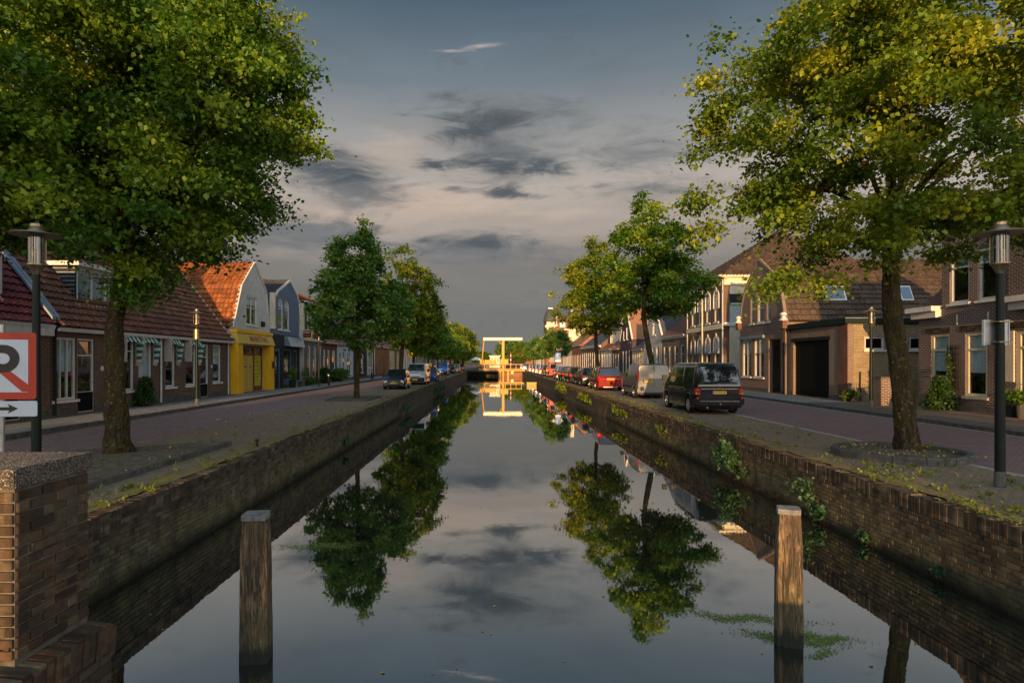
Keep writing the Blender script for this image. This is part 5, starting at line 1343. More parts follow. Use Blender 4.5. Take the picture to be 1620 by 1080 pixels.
G().box(16.9, 18.3, 185.6, 187.0, 17.803, 18.15).build('dome_cap', 'cream', H)
G().tube([(16.7, 184.6, 3), (16.7, 184.6, 12.2)], 0.3, 8).build('tower_column', 'cream', H)
G().box(19.2, 19.6, 185.3, 185.9, 12.5, 15.8).build('flue', 'white', H)
specR = [(166.1, 185.5, 6.0, 10.0, 'cream_wall', 'tile_orange'), (205.1, 225, 8.0, 12.0, 'cream_wall', 'slate'), (225.1, 240, 10.5, 13.0, 'cream_wall', 'tile_brown'), (240.1, 262, 6.4, 10.0, 'brick_orange', 'tile_rust'), (262.1, 300, 6.0, 9.5, 'grey_wall', 'tile_orange')]
labR = ['cream house with orange roof before the domed block', 'tall cream building past the domed block on the right bank', 'narrow high cream building beyond the domed block', 'orange brick house near the far end of the right bank', 'last grey house at the far end of the right bank']
for (a, b, e, r_, m1, m2), lb in zip(specR, labR):
    house(1, 17.2, a, b, e, 'P', m1, auto_ops(a + 0.3, b - 0.3, max(3, int((b - a) / 3)), 0.7, 3.3, door=1, wdt=1.2) + (auto_ops(a + 0.3, b - 0.3, max(3, int((b - a) / 3)), 4.4, 6.2, wdt=1.2) if e > 7 else []), lb, ridge=r_, rmat=m2, depth=9, simple=True)
# red-roofed house seen past the bridge, closing the view
house(1, 3.2, 262, 276, 4.6, 'P', 'brick_orange', auto_ops(262.5, 275.5, 4, 0.9, 3.0), 'small house with orange roof seen beyond the drawbridge', ridge=8.0, rmat='tile_orange', depth=14, simple=True, z0=0.0)
# ------------------------------------------------------------------ vehicles (front towards +Y, rear towards -Y)
def ip(y, prof): return float(np.interp(y, [p[0] for p in prof], [p[1] for p in prof]))
def make_vehicle(name, label, cat, S, col, detail=2, group=None):
    T = thing(name, label, cat, (0, 0, 0), group)
    L, Wd = S['L'], S['W']; hw0 = Wd / 2
    wr_ = S['wr']; axles = S['axles']; base = S.get('base', 0.20)
    belt, top, hwp, hwt = S['belt'], S['top'], S['hw'], S['hwt']
    ys = set(np.linspace(-L / 2, L / 2, 34).tolist())
    for a in axles:
        for t in np.linspace(-1, 1, 11): ys.add(a + t * (wr_ + 0.06))
        ys.add(a - wr_ - 0.065); ys.add(a + wr_ + 0.065)
    for pr in (belt, top, hwp): 
        for p in pr: ys.add(p[0])
    ys = sorted(y for y in ys if -L / 2 - 1e-6 <= y <= L / 2 + 1e-6)
    def low(y):
        z = base + (0.10 if abs(y) > L / 2 - 0.12 else 0)
        for a in axles:
            d = abs(y - a)
            if d < wr_ + 0.06: z = max(z, wr_ + math.sqrt(max(0, (wr_ + 0.06) ** 2 - d * d)))
        return z
    def section(y):
        hw = ip(y, hwp) * hw0; zb = ip(y, belt); zt = max(ip(y, top), zb + 0.012); ht = ip(y, hwt) * hw0; zl = low(y)
        k = min(1.0, (zt - zb) / 0.35); ht = hw * 0.96 * (1 - k) + ht * k
        half = [(0.0, zl), (hw * 0.90, zl), (hw * 0.985, zl + 0.04), (hw, (zl + zb) / 2), (hw * 0.99, zb - 0.10 * k - 0.02), (hw * 0.965, zb),
                (hw * 0.965 + (ht - hw * 0.965) * 0.80, zb + (zt - zb) * 0.82), (ht - 0.03, zb + (zt - zb) * 0.955), (ht - 0.12, zt), (0.0, zt + 0.012)]
        return half
    rings = []
    for y in ys:
        h = section(y); rings.append([(x, y, z) for x, z in h] + [(-x, y, z) for x, z in h[-2:0:-1]])
    body = G().ring(rings).build('body', col, T, smooth=True, sharp=38)
    G().box(-hw0 * 0.72, hw0 * 0.72, -L / 2 + 0.3, L / 2 - 0.3, 0.16, 0.62).build('underbody', 'black_matt', T)
    # wheels
    for a in axles:
        for s in (-1, 1):
            xo = s * (hw0 - 0.01); w = 0.20
            wh = thing('wheel', '', '', (xo, a, wr_)); del wh['label']; del wh['category']; wh.parent = T
            def disc(nm, prof, mat, par):
                g = G(); n = 22; rings_ = [[(s * x, r * math.cos(2 * math.pi * k / n), r * math.sin(2 * math.pi * k / n)) for k in range(n)] for r, x in prof]
                g.ring(rings_); me = g.mesh(nm, None, True, True, 50); o = bpy.data.objects.new(nm, me); COL.objects.link(o); me.materials.append(M[mat]); o.parent = par; return o
            disc('tyre', [(wr_ * 0.60, -w), (wr_ * 0.97, -w), (wr_, -w + 0.03), (wr_, -0.03), (wr_ * 0.95, -0.003), (wr_ * 0.68, -0.004), (wr_ * 0.66, -0.03)], 'rubber', wh)
            rim = disc('rim', [(wr_ * 0.67, -0.10), (wr_ * 0.675, -0.015), (wr_ * 0.62, -0.012), (wr_ * 0.58, -0.055), (0.02, -0.055)], 'rubber' if detail > 1 else 'rim', wh)
            if detail > 1:
                g = G()
                for k in range(5):
                    t = 2 * math.pi * k / 5 + 0.3; c, sn = math.cos(t), math.sin(t); q = wr_ * 0.63
                    px, pz = -sn * 0.028, c * 0.028
                    p = [(s * -0.05, px * 1.6, pz * 1.6), (s * -0.05, -px * 1.6, -pz * 1.6), (s * -0.03, c * q - px, sn * q - pz), (s * -0.03, c * q + px, sn * q + pz),
                         (s * -0.02, px * 1.4, pz * 1.4), (s * -0.02, -px * 1.4, -pz * 1.4), (s * -0.010, c * q - px, sn * q - pz), (s * -0.010, c * q + px, sn * q + pz)]
                    g.hexa(p)
                me = g.mesh('spokes'); me.materials.append(M['rim']); o = bpy.data.objects.new('spokes', me); COL.objects.link(o); o.parent = wh
                disc('hub', [(0.055, -0.05), (0.05, -0.005), (0.01, -0.003)], 'rim', wh)
                disc('rim_edge', [(wr_ * 0.66, -0.02), (wr_ * 0.665, -0.004), (wr_ * 0.61, -0.006), (wr_ * 0.60, -0.03)], 'rim', wh)
    # glass laid on the body surface
    def surf(y, t, s):       # t: 0 belt, 1 roof edge on the side
        h = section(y); A = h[5]; B = h[6]
        x = A[0] + (B[0] - A[0]) * t; z = A[1] + (B[1] - A[1]) * t
        return Vector((s * (x + 0.006), y, z + 0.002))
    for s in (-1, 1):
        for (ya, yb, yc, yd) in S['side']:       # bottom rear, bottom front, top rear, top front
            pts = []
            n = 5
            for i in range(n + 1): pts.append((ya + (yb - ya) * i / n, 0.06))
            for i in range(n + 1): pts.append((yd + (yc - yd) * i / n, 0.98))
            o_ = [surf(y, t, s) for y, t in pts]; i_ = [p - Vector((s * 0.012, 0, 0)) for p in o_]
            m_ = len(o_)
            g = G(); fs = [tuple(range(m_)), tuple(range(2 * m_ - 1, m_ - 1, -1))] + [(k, (k + 1) % m_, (k + 1) % m_ + m_, k + m_) for k in range(m_)]
            # split as quad strip for the outer face
            fs = [(k, k + 1, m_ - 2 - k, m_ - 1 - k) for k in range(n)] + [(k, (k + 1) % m_, (k + 1) % m_ + m_, k + m_) for k in range(m_)]
            g.add(o_ + i_, fs); g.build('side_window', S.get('sgm', 'carglass_c'), T, smooth=False)
    def endglass(nm, y0_, y1_, t0, t1, w0, w1, mat='carglass_c', off=0.008):
        n = 6; P = []
        rows = []
        for i in range(n + 1):
            y = y0_ + (y1_ - y0_) * i / n; h = section(y); z = h[9][1]; ww = (w0 + (w1 - w0) * i / n) * hw0
            rows.append((y, z, ww))
        d = Vector((0, rows[-1][0] - rows[0][0], rows[-1][1] - rows[0][1])); nn = Vector((0, -d.z, d.y)).normalized()
        if nn.z < 0: nn = -nn
        if abs(nn.z) < 1e-3 and nn.y * (y0_) < 0: nn = -nn
        m = []
        for k, (y, z, ww) in enumerate(rows):
            m.append([Vector((-ww, y, z)) + nn * off, Vector((-ww * 0.5, y, z)) + nn * (off + 0.008), Vector((ww * 0.5, y, z)) + nn * (off + 0.008), Vector((ww, y, z)) + nn * off])
        vs = [p for r in m for p in r] + [p - nn * 0.012 for r in m for p in r]; K = 4 * (n + 1)
        fs = [(i * 4 + j, i * 4 + j + 1, i * 4 + j + 5, i * 4 + j + 4) for i in range(n) for j in range(3)]
        fs += [tuple(K + q for q in f[::-1]) for f in fs]
        edge = [0, 1, 2, 3] + [4 * i + 3 for i in range(1, n + 1)] + [4 * n + 2, 4 * n + 1, 4 * n] + [4 * i for i in range(n - 1, 0, -1)]
        fs += [(edge[q], edge[(q + 1) % len(edge)], edge[(q + 1) % len(edge)] + K, edge[q] + K) for q in range(len(edge))]
        return G().add(vs, fs).build(nm, mat, T, smooth=True, sharp=40)
    ws = S['wind']; endglass('windscreen', ws[0], ws[1], 0, 0, ws[2], ws[3])
    rg = S['rear']
    yr = -L / 2
    if S.get('vertical_rear'):
        z0_, z1_, w0_, w1_ = rg
        yb_ = lambda z: S['rear_y'](z)
        vs = []
        for dz, z in enumerate((z0_, (z0_ + z1_) / 2, z1_)):
            w = (w0_ + (w1_ - w0_) * dz / 2)
            vs += [(-w, yb_(z) - 0.010, z), (-w * 0.5, yb_(z) - 0.022, z), (w * 0.5, yb_(z) - 0.022, z), (w, yb_(z) - 0.010, z)]
        vs2 = [(x, y + 0.02, z) for x, y, z in vs]
        fs = [(i * 4 + j, i * 4 + j + 1, i * 4 + j + 5, i * 4 + j + 4) for i in range(2) for j in range(3)]
        e_ = [0, 1, 2, 3, 7, 11, 10, 9, 8, 4]
        fs += [(e_[q], e_[(q + 1) % 10], e_[(q + 1) % 10] + 12, e_[q] + 12) for q in range(10)]
        G().add(vs + vs2, fs).build('rear_window', S.get('rgm', 'carglass_c'), T, smooth=True, sharp=40)
    else:
        endglass('rear_window', rg[0], rg[1], 0, 0, rg[2], rg[3])
    for (nm, mat, x0, x1, y0_, y1_, z0_, z1_, mirror) in S['bits']:
        for s in ((1, -1) if mirror else (1,)):
            b = G().box(*sorted((s * x0, s * x1)), y0_, y1_, z0_, z1_); o = b.build(nm, col if mat == 'body' else mat, T)
            if detail > 1:
                bm = bmesh.new(); bm.from_mesh(o.data); r = min(0.025, 0.3 * min(abs(x1 - x0), abs(y1_ - y0_), abs(z1_ - z0_)))
                bmesh.ops.bevel(bm, geom=list(bm.edges), offset=r, segments=2, affect='EDGES'); bm.to_mesh(o.data); bm.free()
    # plate
    if S.get('plate'):
        yp, zp, sgn, txt = S['plate'][:4]; xc = S['plate'][4] if len(S['plate']) > 4 else 0
        Fp = Fr((xc, yp, 0), (-sgn, 0, 0), (0, sgn, 0))
        pl = G().fbox(Fp, -0.26, 0.26, zp - 0.055, zp + 0.055, -0.004, 0.006).build('number_plate', 'plate', T)
        G().fbox(Fp, -0.258, -0.215, zp - 0.053, zp + 0.053, 0.0062, 0.008).build('plate_strip', 'plate_blue', pl)
        if txt: text_on(pl, txt, 'black', Fp, -0.19, 0.24, zp - 0.037, zp + 0.037, 0.0085, name='plate_lettering')
    return T
def carglass_opaque():
    m, N, p, out = principled('car_window_glass')
    N.put(p, 'Base Color', (0.012, 0.016, 0.018, 1)); N.put(p, 'Roughness', 0.03); N.put(p, 'Coat Weight', 1.0); N.put(p, 'Specular IOR Level', 0.9)
    return m
M['carglass_c'] = carglass_opaque()

# -- black passenger van
L = 4.75
Svan = dict(L=L, W=1.84, wr=0.33, axles=(-1.52, 1.42), base=0.24,
    belt=[(-2.375, 1.06), (-2.36, 1.06), (1.45, 1.08), (1.75, 1.10), (2.2, 1.02), (2.375, 0.86)],
    top=[(-2.375, 1.06), (-2.34, 1.24), (-2.18, 1.88), (-2.05, 1.93), (-1.0, 1.945), (0.6, 1.94), (0.95, 1.90), (1.75, 1.12), (2.2, 1.03), (2.375, 0.86)],
    hw=[(-2.375, 0.90), (-2.25, 0.97), (-1.9, 1.0), (1.6, 1.0), (2.1, 0.95), (2.375, 0.80)], hwt=[(-2.375, 0.80), (-2.0, 0.82), (1.0, 0.80), (1.75, 0.9), (2.375, 0.8)],
    side=[(-2.02, -0.82, -1.96, -0.82), (-0.72, 0.36, -0.72, 0.36), (0.46, 1.52, 0.46, 0.98)],
    wind=(1.68, 1.0, 0.84, 0.70), vertical_rear=True, rear_y=lambda z: -2.335 + 0.23 * (z - 1.2) , rear=(1.24, 1.80, 0.74, 0.69),
    bits=[('rear_bumper', 'black_matt', -0.86, 0.86, -2.44, -2.26, 0.36, 0.56, False), ('bumper_corner', 'black_matt', 0.70, 0.93, -2.40, -1.98, 0.36, 0.62, True),
          ('tail_light', 'tail_red', 0.70, 0.895, -2.385, -2.25, 0.84, 0.99, True), ('indicator', 'orange_lens', 0.70, 0.90, -2.387, -2.25, 0.755, 0.835, True), ('fog_light', 'tail_red', 0.77, 0.88, -2.445, -2.36, 0.585, 0.655, True),
          ('bumper_trim', 'chrome', -0.72, 0.72, -2.452, -2.435, 0.50, 0.518, False), ('tailgate_line', 'metal', -0.69, 0.69, -2.382, -2.372, 0.955, 0.972, False),
          ('door_mirror', 'black', 0.93, 1.14, 1.18, 1.34, 1.18, 1.42, True), ('sill_bar', 'metal', 0.90, 0.95, -0.95, 0.95, 0.25, 0.29, True), ('side_trim', 'metal', 0.914, 0.926, -1.05, 1.0, 0.955, 0.975, True),
          ('door_gap', 'rubber', 0.900, 0.9225, -0.775, -0.765, 0.36, 1.04, True), ('door_gap', 'rubber', 0.900, 0.9225, 0.405, 0.415, 0.30, 1.04, True), ('door_gap', 'rubber', 0.895, 0.9215, 1.52, 1.53, 0.75, 1.04, True),
          ('rear_wiper', 'black_matt', 0.05, 0.40, -2.372, -2.350, 1.225, 1.245, False), ('plate_holder', 'black_matt', -0.33, 0.33, -2.390, -2.372, 0.755, 0.905, False),
          ('tow_hitch', 'metal', -0.025, 0.025, -2.52, -2.44, 0.38, 0.43, False), ('roof_gutter', 'black_matt', 0.755, 0.79, -1.95, 0.7, 1.885, 1.905, True), ('headlight', 'head_lens', 0.5, 0.8, 2.25, 2.38, 0.66, 0.82, True),
          ('brake_light', 'maroon', -0.10, 0.10, -2.21, -2.185, 1.765, 1.79, False), ('window_sticker', 'sign_white', -0.62, -0.52, -2.225, -2.205, 1.70, 1.76, False), ('exhaust', 'metal', -0.48, -0.42, -2.40, -2.1, 0.24, 0.30, False)],
    plate=(-2.392, 0.83, -1, '97-BX-JB', 0.0))
V = make_vehicle('van', 'black passenger van parked nearest on the right bank, rear window facing us', 'van', Svan, carpaint('black', (0.010, 0.010, 0.012), 0.2, 0.12), 2)
g = G(); g.tube([Vector((0.045 * math.cos(t), -2.382, 1.10 + 0.045 * math.sin(t))) for t in np.linspace(0, 2 * math.pi, 17)], 0.006, 5, cap=False).build('badge', 'chrome', V)
V.location = (8.50, 25.5, 0)
# -- beige delivery van
Sdel = dict(L=4.39, W=1.83, wr=0.32, axles=(-1.40, 1.32), base=0.24,
    belt=[(-2.195, 1.08), (1.1, 1.08), (1.4, 1.08), (2.0, 0.95), (2.195, 0.75)],
    top=[(-2.195, 1.08), (-2.17, 1.2), (-2.10, 1.78), (-1.98, 1.85), (0.2, 1.86), (0.6, 1.78), (1.45, 1.10), (2.0, 0.96), (2.195, 0.75)],
    hw=[(-2.195, 0.92), (-2.05, 0.98), (-1.7, 1.0), (1.5, 1.0), (1.95, 0.93), (2.195, 0.75)], hwt=[(-2.195, 0.84), (0.6, 0.80), (1.45, 0.9), (2.195, 0.8)],
    side=[(0.15, 1.25, 0.15, 0.68)], wind=(1.38, 0.66, 0.84, 0.70), vertical_rear=True, rear_y=lambda z: -2.165 + 0.12 * (z - 1.2), rear=(1.12, 1.70, 0.74, 0.68), rgm='car_panel_beige',
    bits=[('rear_bumper', 'body', -0.90, 0.90, -2.25, -2.08, 0.34, 0.56, False), ('tail_light', 'tail_red', 0.80, 0.90, -2.21, -2.03, 0.95, 1.42, True), ('door_gap', 'black_matt', -0.006, 0.006, -2.203, -2.19, 0.56, 1.10, False),
          ('door_gap', 'black_matt', -0.006, 0.006, -2.19, -2.14, 1.10, 1.76, False), ('plate_holder', 'black_matt', -0.60, -0.02, -2.212, -2.19, 0.86, 1.00, False),
          ('door_mirror', 'black_matt', 0.93, 1.13, 0.95, 1.10, 1.10, 1.36, True), ('side_trim', 'black_matt', 0.912, 0.935, -0.95, 0.85, 0.56, 0.66, True), ('roof_rail', 'metal', 0.66, 0.70, -1.9, 0.1, 1.86, 1.885, True), ('headlight', 'head_lens', 0.5, 0.82, 1.98, 2.15, 0.72, 0.9, True)],
    plate=(-2.214, 0.93, -1, 'VT-863-T', -0.31))
M['car_panel_beige'] = paint('beige_van_panel', (0.20, 0.19, 0.165), 0.4, metal=0.4, var=0.06, bump=0, coat=0.6, dirt=(0.15, 0.14, 0.11))
V2 = make_vehicle('van', 'silver-beige delivery van parked behind the leaning tree trunk, right bank', 'van', Sdel, M['car_panel_beige'], 2)
V2.location = (8.65, 35.2, 0)
# -- generic cars
def car_spec(L, W, H, kind, plate=None, txt=''):
    h = L / 2; bl = H * 0.60
    wr_ = 0.31 if H < 1.6 else 0.34
    if kind == 'suv':
        top = [(-h, bl - 0.15), (-h + 0.06, bl + 0.02), (-h + 0.38, H - 0.08), (-h + 0.6, H - 0.01), (0.1, H), (0.45, H - 0.06), (1.05, bl + 0.04), (h - 0.3, bl - 0.16), (h, bl - 0.42)]
        side = [(-h + 0.62, -0.58, -h + 0.75, -0.58), (-0.50, 0.28, -0.50, 0.28), (0.36, 0.98, 0.36, 0.55)]; rear = (-h + 0.09, -h + 0.37, 0.78, 0.66); wind = (1.03, 0.48, 0.82, 0.68)
    elif kind == 'wagon':
        top = [(-h, bl - 0.12), (-h + 0.08, bl + 0.0), (-h + 0.45, H - 0.08), (-h + 0.75, H - 0.01), (0.0, H), (0.4, H - 0.07), (1.15, bl + 0.02), (h - 0.3, bl - 0.18), (h, bl - 0.40)]
        side = [(-h + 0.55, -0.62, -h + 0.8, -0.62), (-0.54, 0.26, -0.54, 0.26), (0.34, 1.02, 0.34, 0.5)]; rear = (-h + 0.12, -h + 0.44, 0.78, 0.64); wind = (1.12, 0.43, 0.82, 0.68)
    else:   # small hatchback
        top = [(-h, bl - 0.2), (-h + 0.06, bl + 0.02), (-h + 0.36, H - 0.07), (-h + 0.6, H - 0.01), (0.0, H), (0.28, H - 0.05), (0.98, bl + 0.05), (h - 0.25, bl - 0.14), (h, bl - 0.36)]
        side = [(-h + 0.5, -0.35, -h + 0.62, -0.35), (-0.27, 0.85, -0.27, 0.35)]; rear = (-h + 0.09, -h + 0.35, 0.76, 0.64); wind = (0.95, 0.31, 0.84, 0.70)
    ax = 0.5 * (L * 0.63)
    S = dict(L=L, W=W, wr=wr_, axles=(-ax, ax), base=0.20, belt=[(-h, bl - 0.15), (-h + 0.1, bl), (0.9, bl - 0.02), (h - 0.3, bl - 0.17), (h, bl - 0.42)], top=top,
        hw=[(-h, 0.86), (-h + 0.15, 0.96), (-h + 0.5, 1.0), (h - 0.8, 1.0), (h - 0.2, 0.93), (h, 0.78)], hwt=[(-h, 0.74), (0.2, 0.76), (1.0, 0.9), (h, 0.78)], side=side, wind=wind, rear=rear,
        bits=[('rear_bumper', 'body', -0.78, 0.78, -h - 0.045, -h + 0.12, 0.30, 0.54, False), ('bumper_trim', 'black_matt', -0.70, 0.70, -h - 0.05, -h + 0.12, 0.24, 0.295, False),
              ('tail_light', 'tail_red', W / 2 * 0.70, W / 2 * 0.94, -h - 0.006, -h + 0.20, bl - 0.22, bl + 0.0, True), ('front_bumper', 'body', -0.72, 0.72, h - 0.12, h + 0.04, 0.28, 0.46, False),
              ('grille', 'black_matt', -0.45, 0.45, h - 0.10, h + 0.045, 0.34, 0.42, False), ('headlight', 'head_lens', W / 2 * 0.58, W / 2 * 0.88, h - 0.26, h - 0.03, bl - 0.42, bl - 0.25, True),
              ('door_mirror', 'black_matt', W / 2 - 0.02, W / 2 + 0.15, 0.72, 0.84, bl - 0.02, bl + 0.13, True)])
    if plate: S['plate'] = plate
    return S
def car(label, S, col, loc, rot=0, detail=1, cat='car', name='car', group=None):
    V = make_vehicle(name, label, cat, S, col, detail, group); V.location = loc; V.rotation_euler = (0, 0, rot); return V
RC = 'cars parked along the right bank'; LC = 'cars parked along the left bank'
S = car_spec(4.3, 1.80, 1.60, 'suv', (-2.15 - 0.022, 0.80, -1, '2-XGX-81'))
S['bits'] += [('plate_holder', 'chrome', -0.36, 0.36, -2.172, -2.13, 0.865, 0.885, False), ('roof_rail', 'metal', 0.60, 0.64, -1.5, 0.0, 1.60, 1.635, True), ('rear_wiper', 'black_matt', -0.05, 0.30, -2.13, -2.05, 0.985, 1.0, False), ('skid_plate', 'metal', -0.5, 0.5, -2.21, -2.1, 0.235, 0.29, False)]
car('dark red hatchback-wagon with roof rails parked in front of the beige van', S, carpaint('dark_red', (0.26, 0.012, 0.010), 0.3, 0.22), (8.05, 44.2, 0), 0, 2, group=RC)
car('dark grey-green estate parked ahead of the dark red wagon', car_spec(4.5, 1.76, 1.52, 'wagon', (-2.272, 0.62, -1, '')), carpaint('dark_green_grey', (0.035, 0.042, 0.042), 0.5, 0.25), (8.0, 51.6, 0), group=RC)
car('black hatchback parked ahead of the grey-green estate', car_spec(4.0, 1.74, 1.50, 'hatch', (-2.022, 0.78, -1, '')), carpaint('deep_black', (0.012, 0.013, 0.018), 0.4, 0.2), (7.75, 57.3, 0), group=RC)
car('black small car with red lamps just behind the blue parking sign', car_spec(3.9, 1.70, 1.50, 'hatch'), carpaint('soot', (0.02, 0.02, 0.022), 0.3, 0.25), (7.7, 62.8, 0), group=RC)
car('silver compact car half hidden by the parking sign post', car_spec(3.8, 1.66, 1.48, 'hatch'), carpaint('silver', (0.42, 0.43, 0.44), 0.7, 0.28), (7.75, 68.4, 0), group=RC)
car('dark red high van parked beyond the blue parking sign', dict(Sdel, plate=None, rgm='carglass_c', bits=[b for b in Sdel['bits'] if b[0] not in ('door_gap', 'plate_holder')]), carpaint('wine', (0.20, 0.015, 0.018), 0.3, 0.25), (7.75, 76.5, 0), cat='van', name='van', group=RC)
cols = {'black2': (0.02, 0.02, 0.02), 'white': (0.62, 0.62, 0.60), 'silver2': (0.45, 0.46, 0.47), 'greywhite': (0.5, 0.5, 0.48), 'blue': (0.02, 0.05, 0.18), 'red2': (0.32, 0.02, 0.02)}
for i, (lb, knd, cn, y, x) in enumerate([
        ('dark hatchback beyond the dark red van, right bank', 'hatch', 'black2', 85, 7.7), ('white estate fifth from the bridge on the right bank', 'wagon', 'white', 92, 7.7), ('silver hatchback level with the small right-bank tree', 'hatch', 'silver2', 99, 7.6),
        ('grey-white wagon third from the bridge, right bank', 'wagon', 'greywhite', 107, 7.6), ('white hatchback second from the bridge, right bank', 'hatch', 'white', 115, 7.6), ('red hatchback nearest the bridge on the right bank', 'hatch', 'red2', 121, 7.7),
        ('white car parked just past the bridge, right bank', 'wagon', 'white', 146, 7.9), ('silver car far past the bridge, right bank', 'hatch', 'silver2', 156, 7.9)]):
    car(lb, car_spec({'hatch': 3.95, 'wagon': 4.45}[knd], 1.72, 1.50, knd), carpaint(cn, cols[cn], 0.4, 0.28), (x, y, 0), group=RC)
# left bank: fronts towards us
S = car_spec(3.43, 1.63, 1.46, 'hatch', (1.715 + 0.048, 0.47, 1, '40-TR-GS'))
S['bits'] += [('headlight_rim', 'chrome', 0.50, 0.56, 1.55, 1.70, 0.50, 0.66, True), ('badge', 'chrome', -0.08, -0.01, 1.70, 1.76, 0.585, 0.60, False), ('badge', 'chrome', 0.01, 0.08, 1.70, 1.76, 0.585, 0.60, False), ('lower_grille', 'black_matt', -0.5, 0.5, 1.70, 1.762, 0.30, 0.385, False)]
def flip(V, loc): V.location = loc; V.rotation_euler = (0, 0, math.pi)
V = car('dark blue-grey small hatchback facing us, first in the left-bank row', S, carpaint('blue_grey', (0.030, 0.045, 0.065), 0.5, 0.22), (-6.95, 45.6, 0), math.pi, 2, group=LC)
Sw = dict(Sdel); Sw['bits'] = [b for b in Sdel['bits'] if b[0] not in ('door_gap', 'plate_holder', 'headlight')] + [('headlight', 'head_lens', 0.55, 0.86, 1.96, 2.14, 0.80, 1.0, True), ('front_bumper', 'black_matt', -0.80, 0.80, 2.05, 2.24, 0.30, 0.62, False), ('grille', 'black_matt', -0.42, 0.42, 2.02, 2.215, 0.64, 0.76, False), ('fog_light', 'head_lens', 0.5, 0.62, 2.15, 2.25, 0.42, 0.50, True)]
Sw['plate'] = (2.245, 0.46, 1, '')
car('white delivery van facing us behind the small dark hatchback, left bank', Sw, carpaint('white_van', (0.60, 0.61, 0.62), 0.1, 0.28), (-6.55, 54.8, 0), math.pi, 2, cat='van', name='van', group=LC)
car('blue hatchback hidden behind the white delivery van, left bank', car_spec(3.9, 1.72, 1.48, 'hatch'), carpaint('royal_blue', (0.02, 0.07, 0.32), 0.4, 0.25), (-6.2, 62.0, 0), math.pi, group=LC)
Sb = dict(Svan); Sb['bits'] = [b for b in Svan['bits'] if b[0] in ('headlight', 'door_mirror')] + [('front_bumper', 'black_matt', -0.8, 0.8, 2.2, 2.42, 0.30, 0.56, False), ('grille', 'black_matt', -0.45, 0.45, 2.25, 2.385, 0.64, 0.80, False), ('indicator', 'orange_lens', 0.78, 0.86, 2.2, 2.36, 0.66, 0.82, True)]; Sb['plate'] = (2.425, 0.45, 1, '')
car('bright blue passenger van facing us on the left bank', Sb, carpaint('bright_blue', (0.01, 0.20, 0.72), 0.3, 0.25), (-7.3, 92.5, 0), math.pi, cat='van', name='van', group=LC)
for lb, knd, cn, y, x in [('dark estate behind the bright blue van, left bank', 'wagon', 'black2', 103, -6.9), ('silver estate third behind the blue van, left bank', 'wagon', 'silver2', 109.5, -6.7), ('white hatchback near the left end of the bridge', 'hatch', 'white', 116.5, -6.7), ('red hatchback past the left end of the bridge', 'hatch', 'red2', 138, -6.9)]:
    car(lb, car_spec({'hatch': 3.95, 'wagon': 4.45}[knd], 1.72, 1.50, knd), carpaint(cn, cols[cn], 0.4, 0.28), (x, y, 0), math.pi, group=LC)

# ------------------------------------------------------------------ street lamps
def make_lamp(label, loc, grp='street lamps along both banks', clip=False, sticker=False, board=False):
    T = thing('street_lamp', label, 'street lamp', (0, 0, 0), grp)
    G().tube([(0, 0, 0), (0, 0, 0.9), (0, 0, 3.42)], [0.072, 0.070, 0.052], 14).build('pole', 'lamp_green', T, smooth=True, sharp=50)
    G().lathe([(0.075, 0), (0.082, 0.02), (0.080, 0.22), (0.072, 0.25)], 14).build('foot', 'kerb', T)
    G().lathe([(0.05, 3.36), (0.055, 3.40), (0.11, 3.50), (0.135, 3.52), (0.135, 3.545)], 16).build('neck', 'brass', T, smooth=True, sharp=40)
    c = G().lathe([(0.118, 3.546), (0.118, 4.02)], 18, cap=False).build('lamp_glass', 'lampglass', T, smooth=True)
    G().lathe([(0.075, 3.55), (0.075, 3.74), (0.03, 3.76), (0.025, 3.98)], 14).build('lamp_core', 'brass', T, smooth=True, sharp=40)
    for k in range(3):
        t = 2 * math.pi * k / 3 + 0.5; G().tube([(0.128 * math.cos(t), 0.128 * math.sin(t), 3.54), (0.128 * math.cos(t), 0.128 * math.sin(t), 4.03)], 0.007, 5).build('strut', 'brass', T)
    G().lathe([(0.06, 4.155), (0.10, 4.13), (0.13, 4.06), (0.36, 4.015), (0.365, 4.003), (0.13, 4.025), (0.02, 4.03)], 24).build('hat', 'brass', T, smooth=True, sharp=35)
    G().lathe([(0.09, 4.12), (0.09, 4.18), (0.03, 4.19)], 14).build('cap', 'brass', T)
    if not sticker: T.location = loc
    return T
l0 = make_lamp('dark green street lamp at the left edge behind the parking sign', (-7.30, 9.93, 0), sticker=True)
o = G().fbox(Fr((0, -0.075, 0), (1, 0, 0), (0, -1, 0)), -0.045, 0.045, 1.52, 1.60, -0.01, 0.003).build('sticker', 'sign_blue', l0)
G().fbox(Fr((0, -0.075, 0), (1, 0, 0), (0, -1, 0)), -0.035, 0.04, 1.44, 1.515, -0.01, 0.003).build('sticker', 'sign_white', l0)
l0.location = (-7.30, 9.93, 0)
l1 = make_lamp('dark green street lamp nearest on the right with a small sign seen from behind', (8.04, 9.80, 0))
lamps = [((-13.0, 27.3, 0.10), 'street lamp with lit brassy head in front of the awning windows, left pavement'), ((-13.0, 46.6, 0.10), 'street lamp beside the hanging cafe sign, left pavement'), ((16.1, 26.3, 0.10), 'slim street lamp before the yellow-brown garage wall, right pavement'),
         ((15.9, 48.9, 0.10), 'street lamp in front of the grand house, right pavement'), ((15.9, 71, 0.10), 'street lamp behind the leaning tree before the low cream house'), ((15.9, 94, 0.10), 'street lamp before the cream house with orange roof'), ((-13.0, 68, 0.10), 'street lamp before the pale blue house on the left pavement'), ((-13.0, 90, 0.10), 'street lamp before the long red-orange building, left pavement')]
for loc, lb in lamps: dup(l0, loc, random.Random(lb).uniform(0, 2), lb)
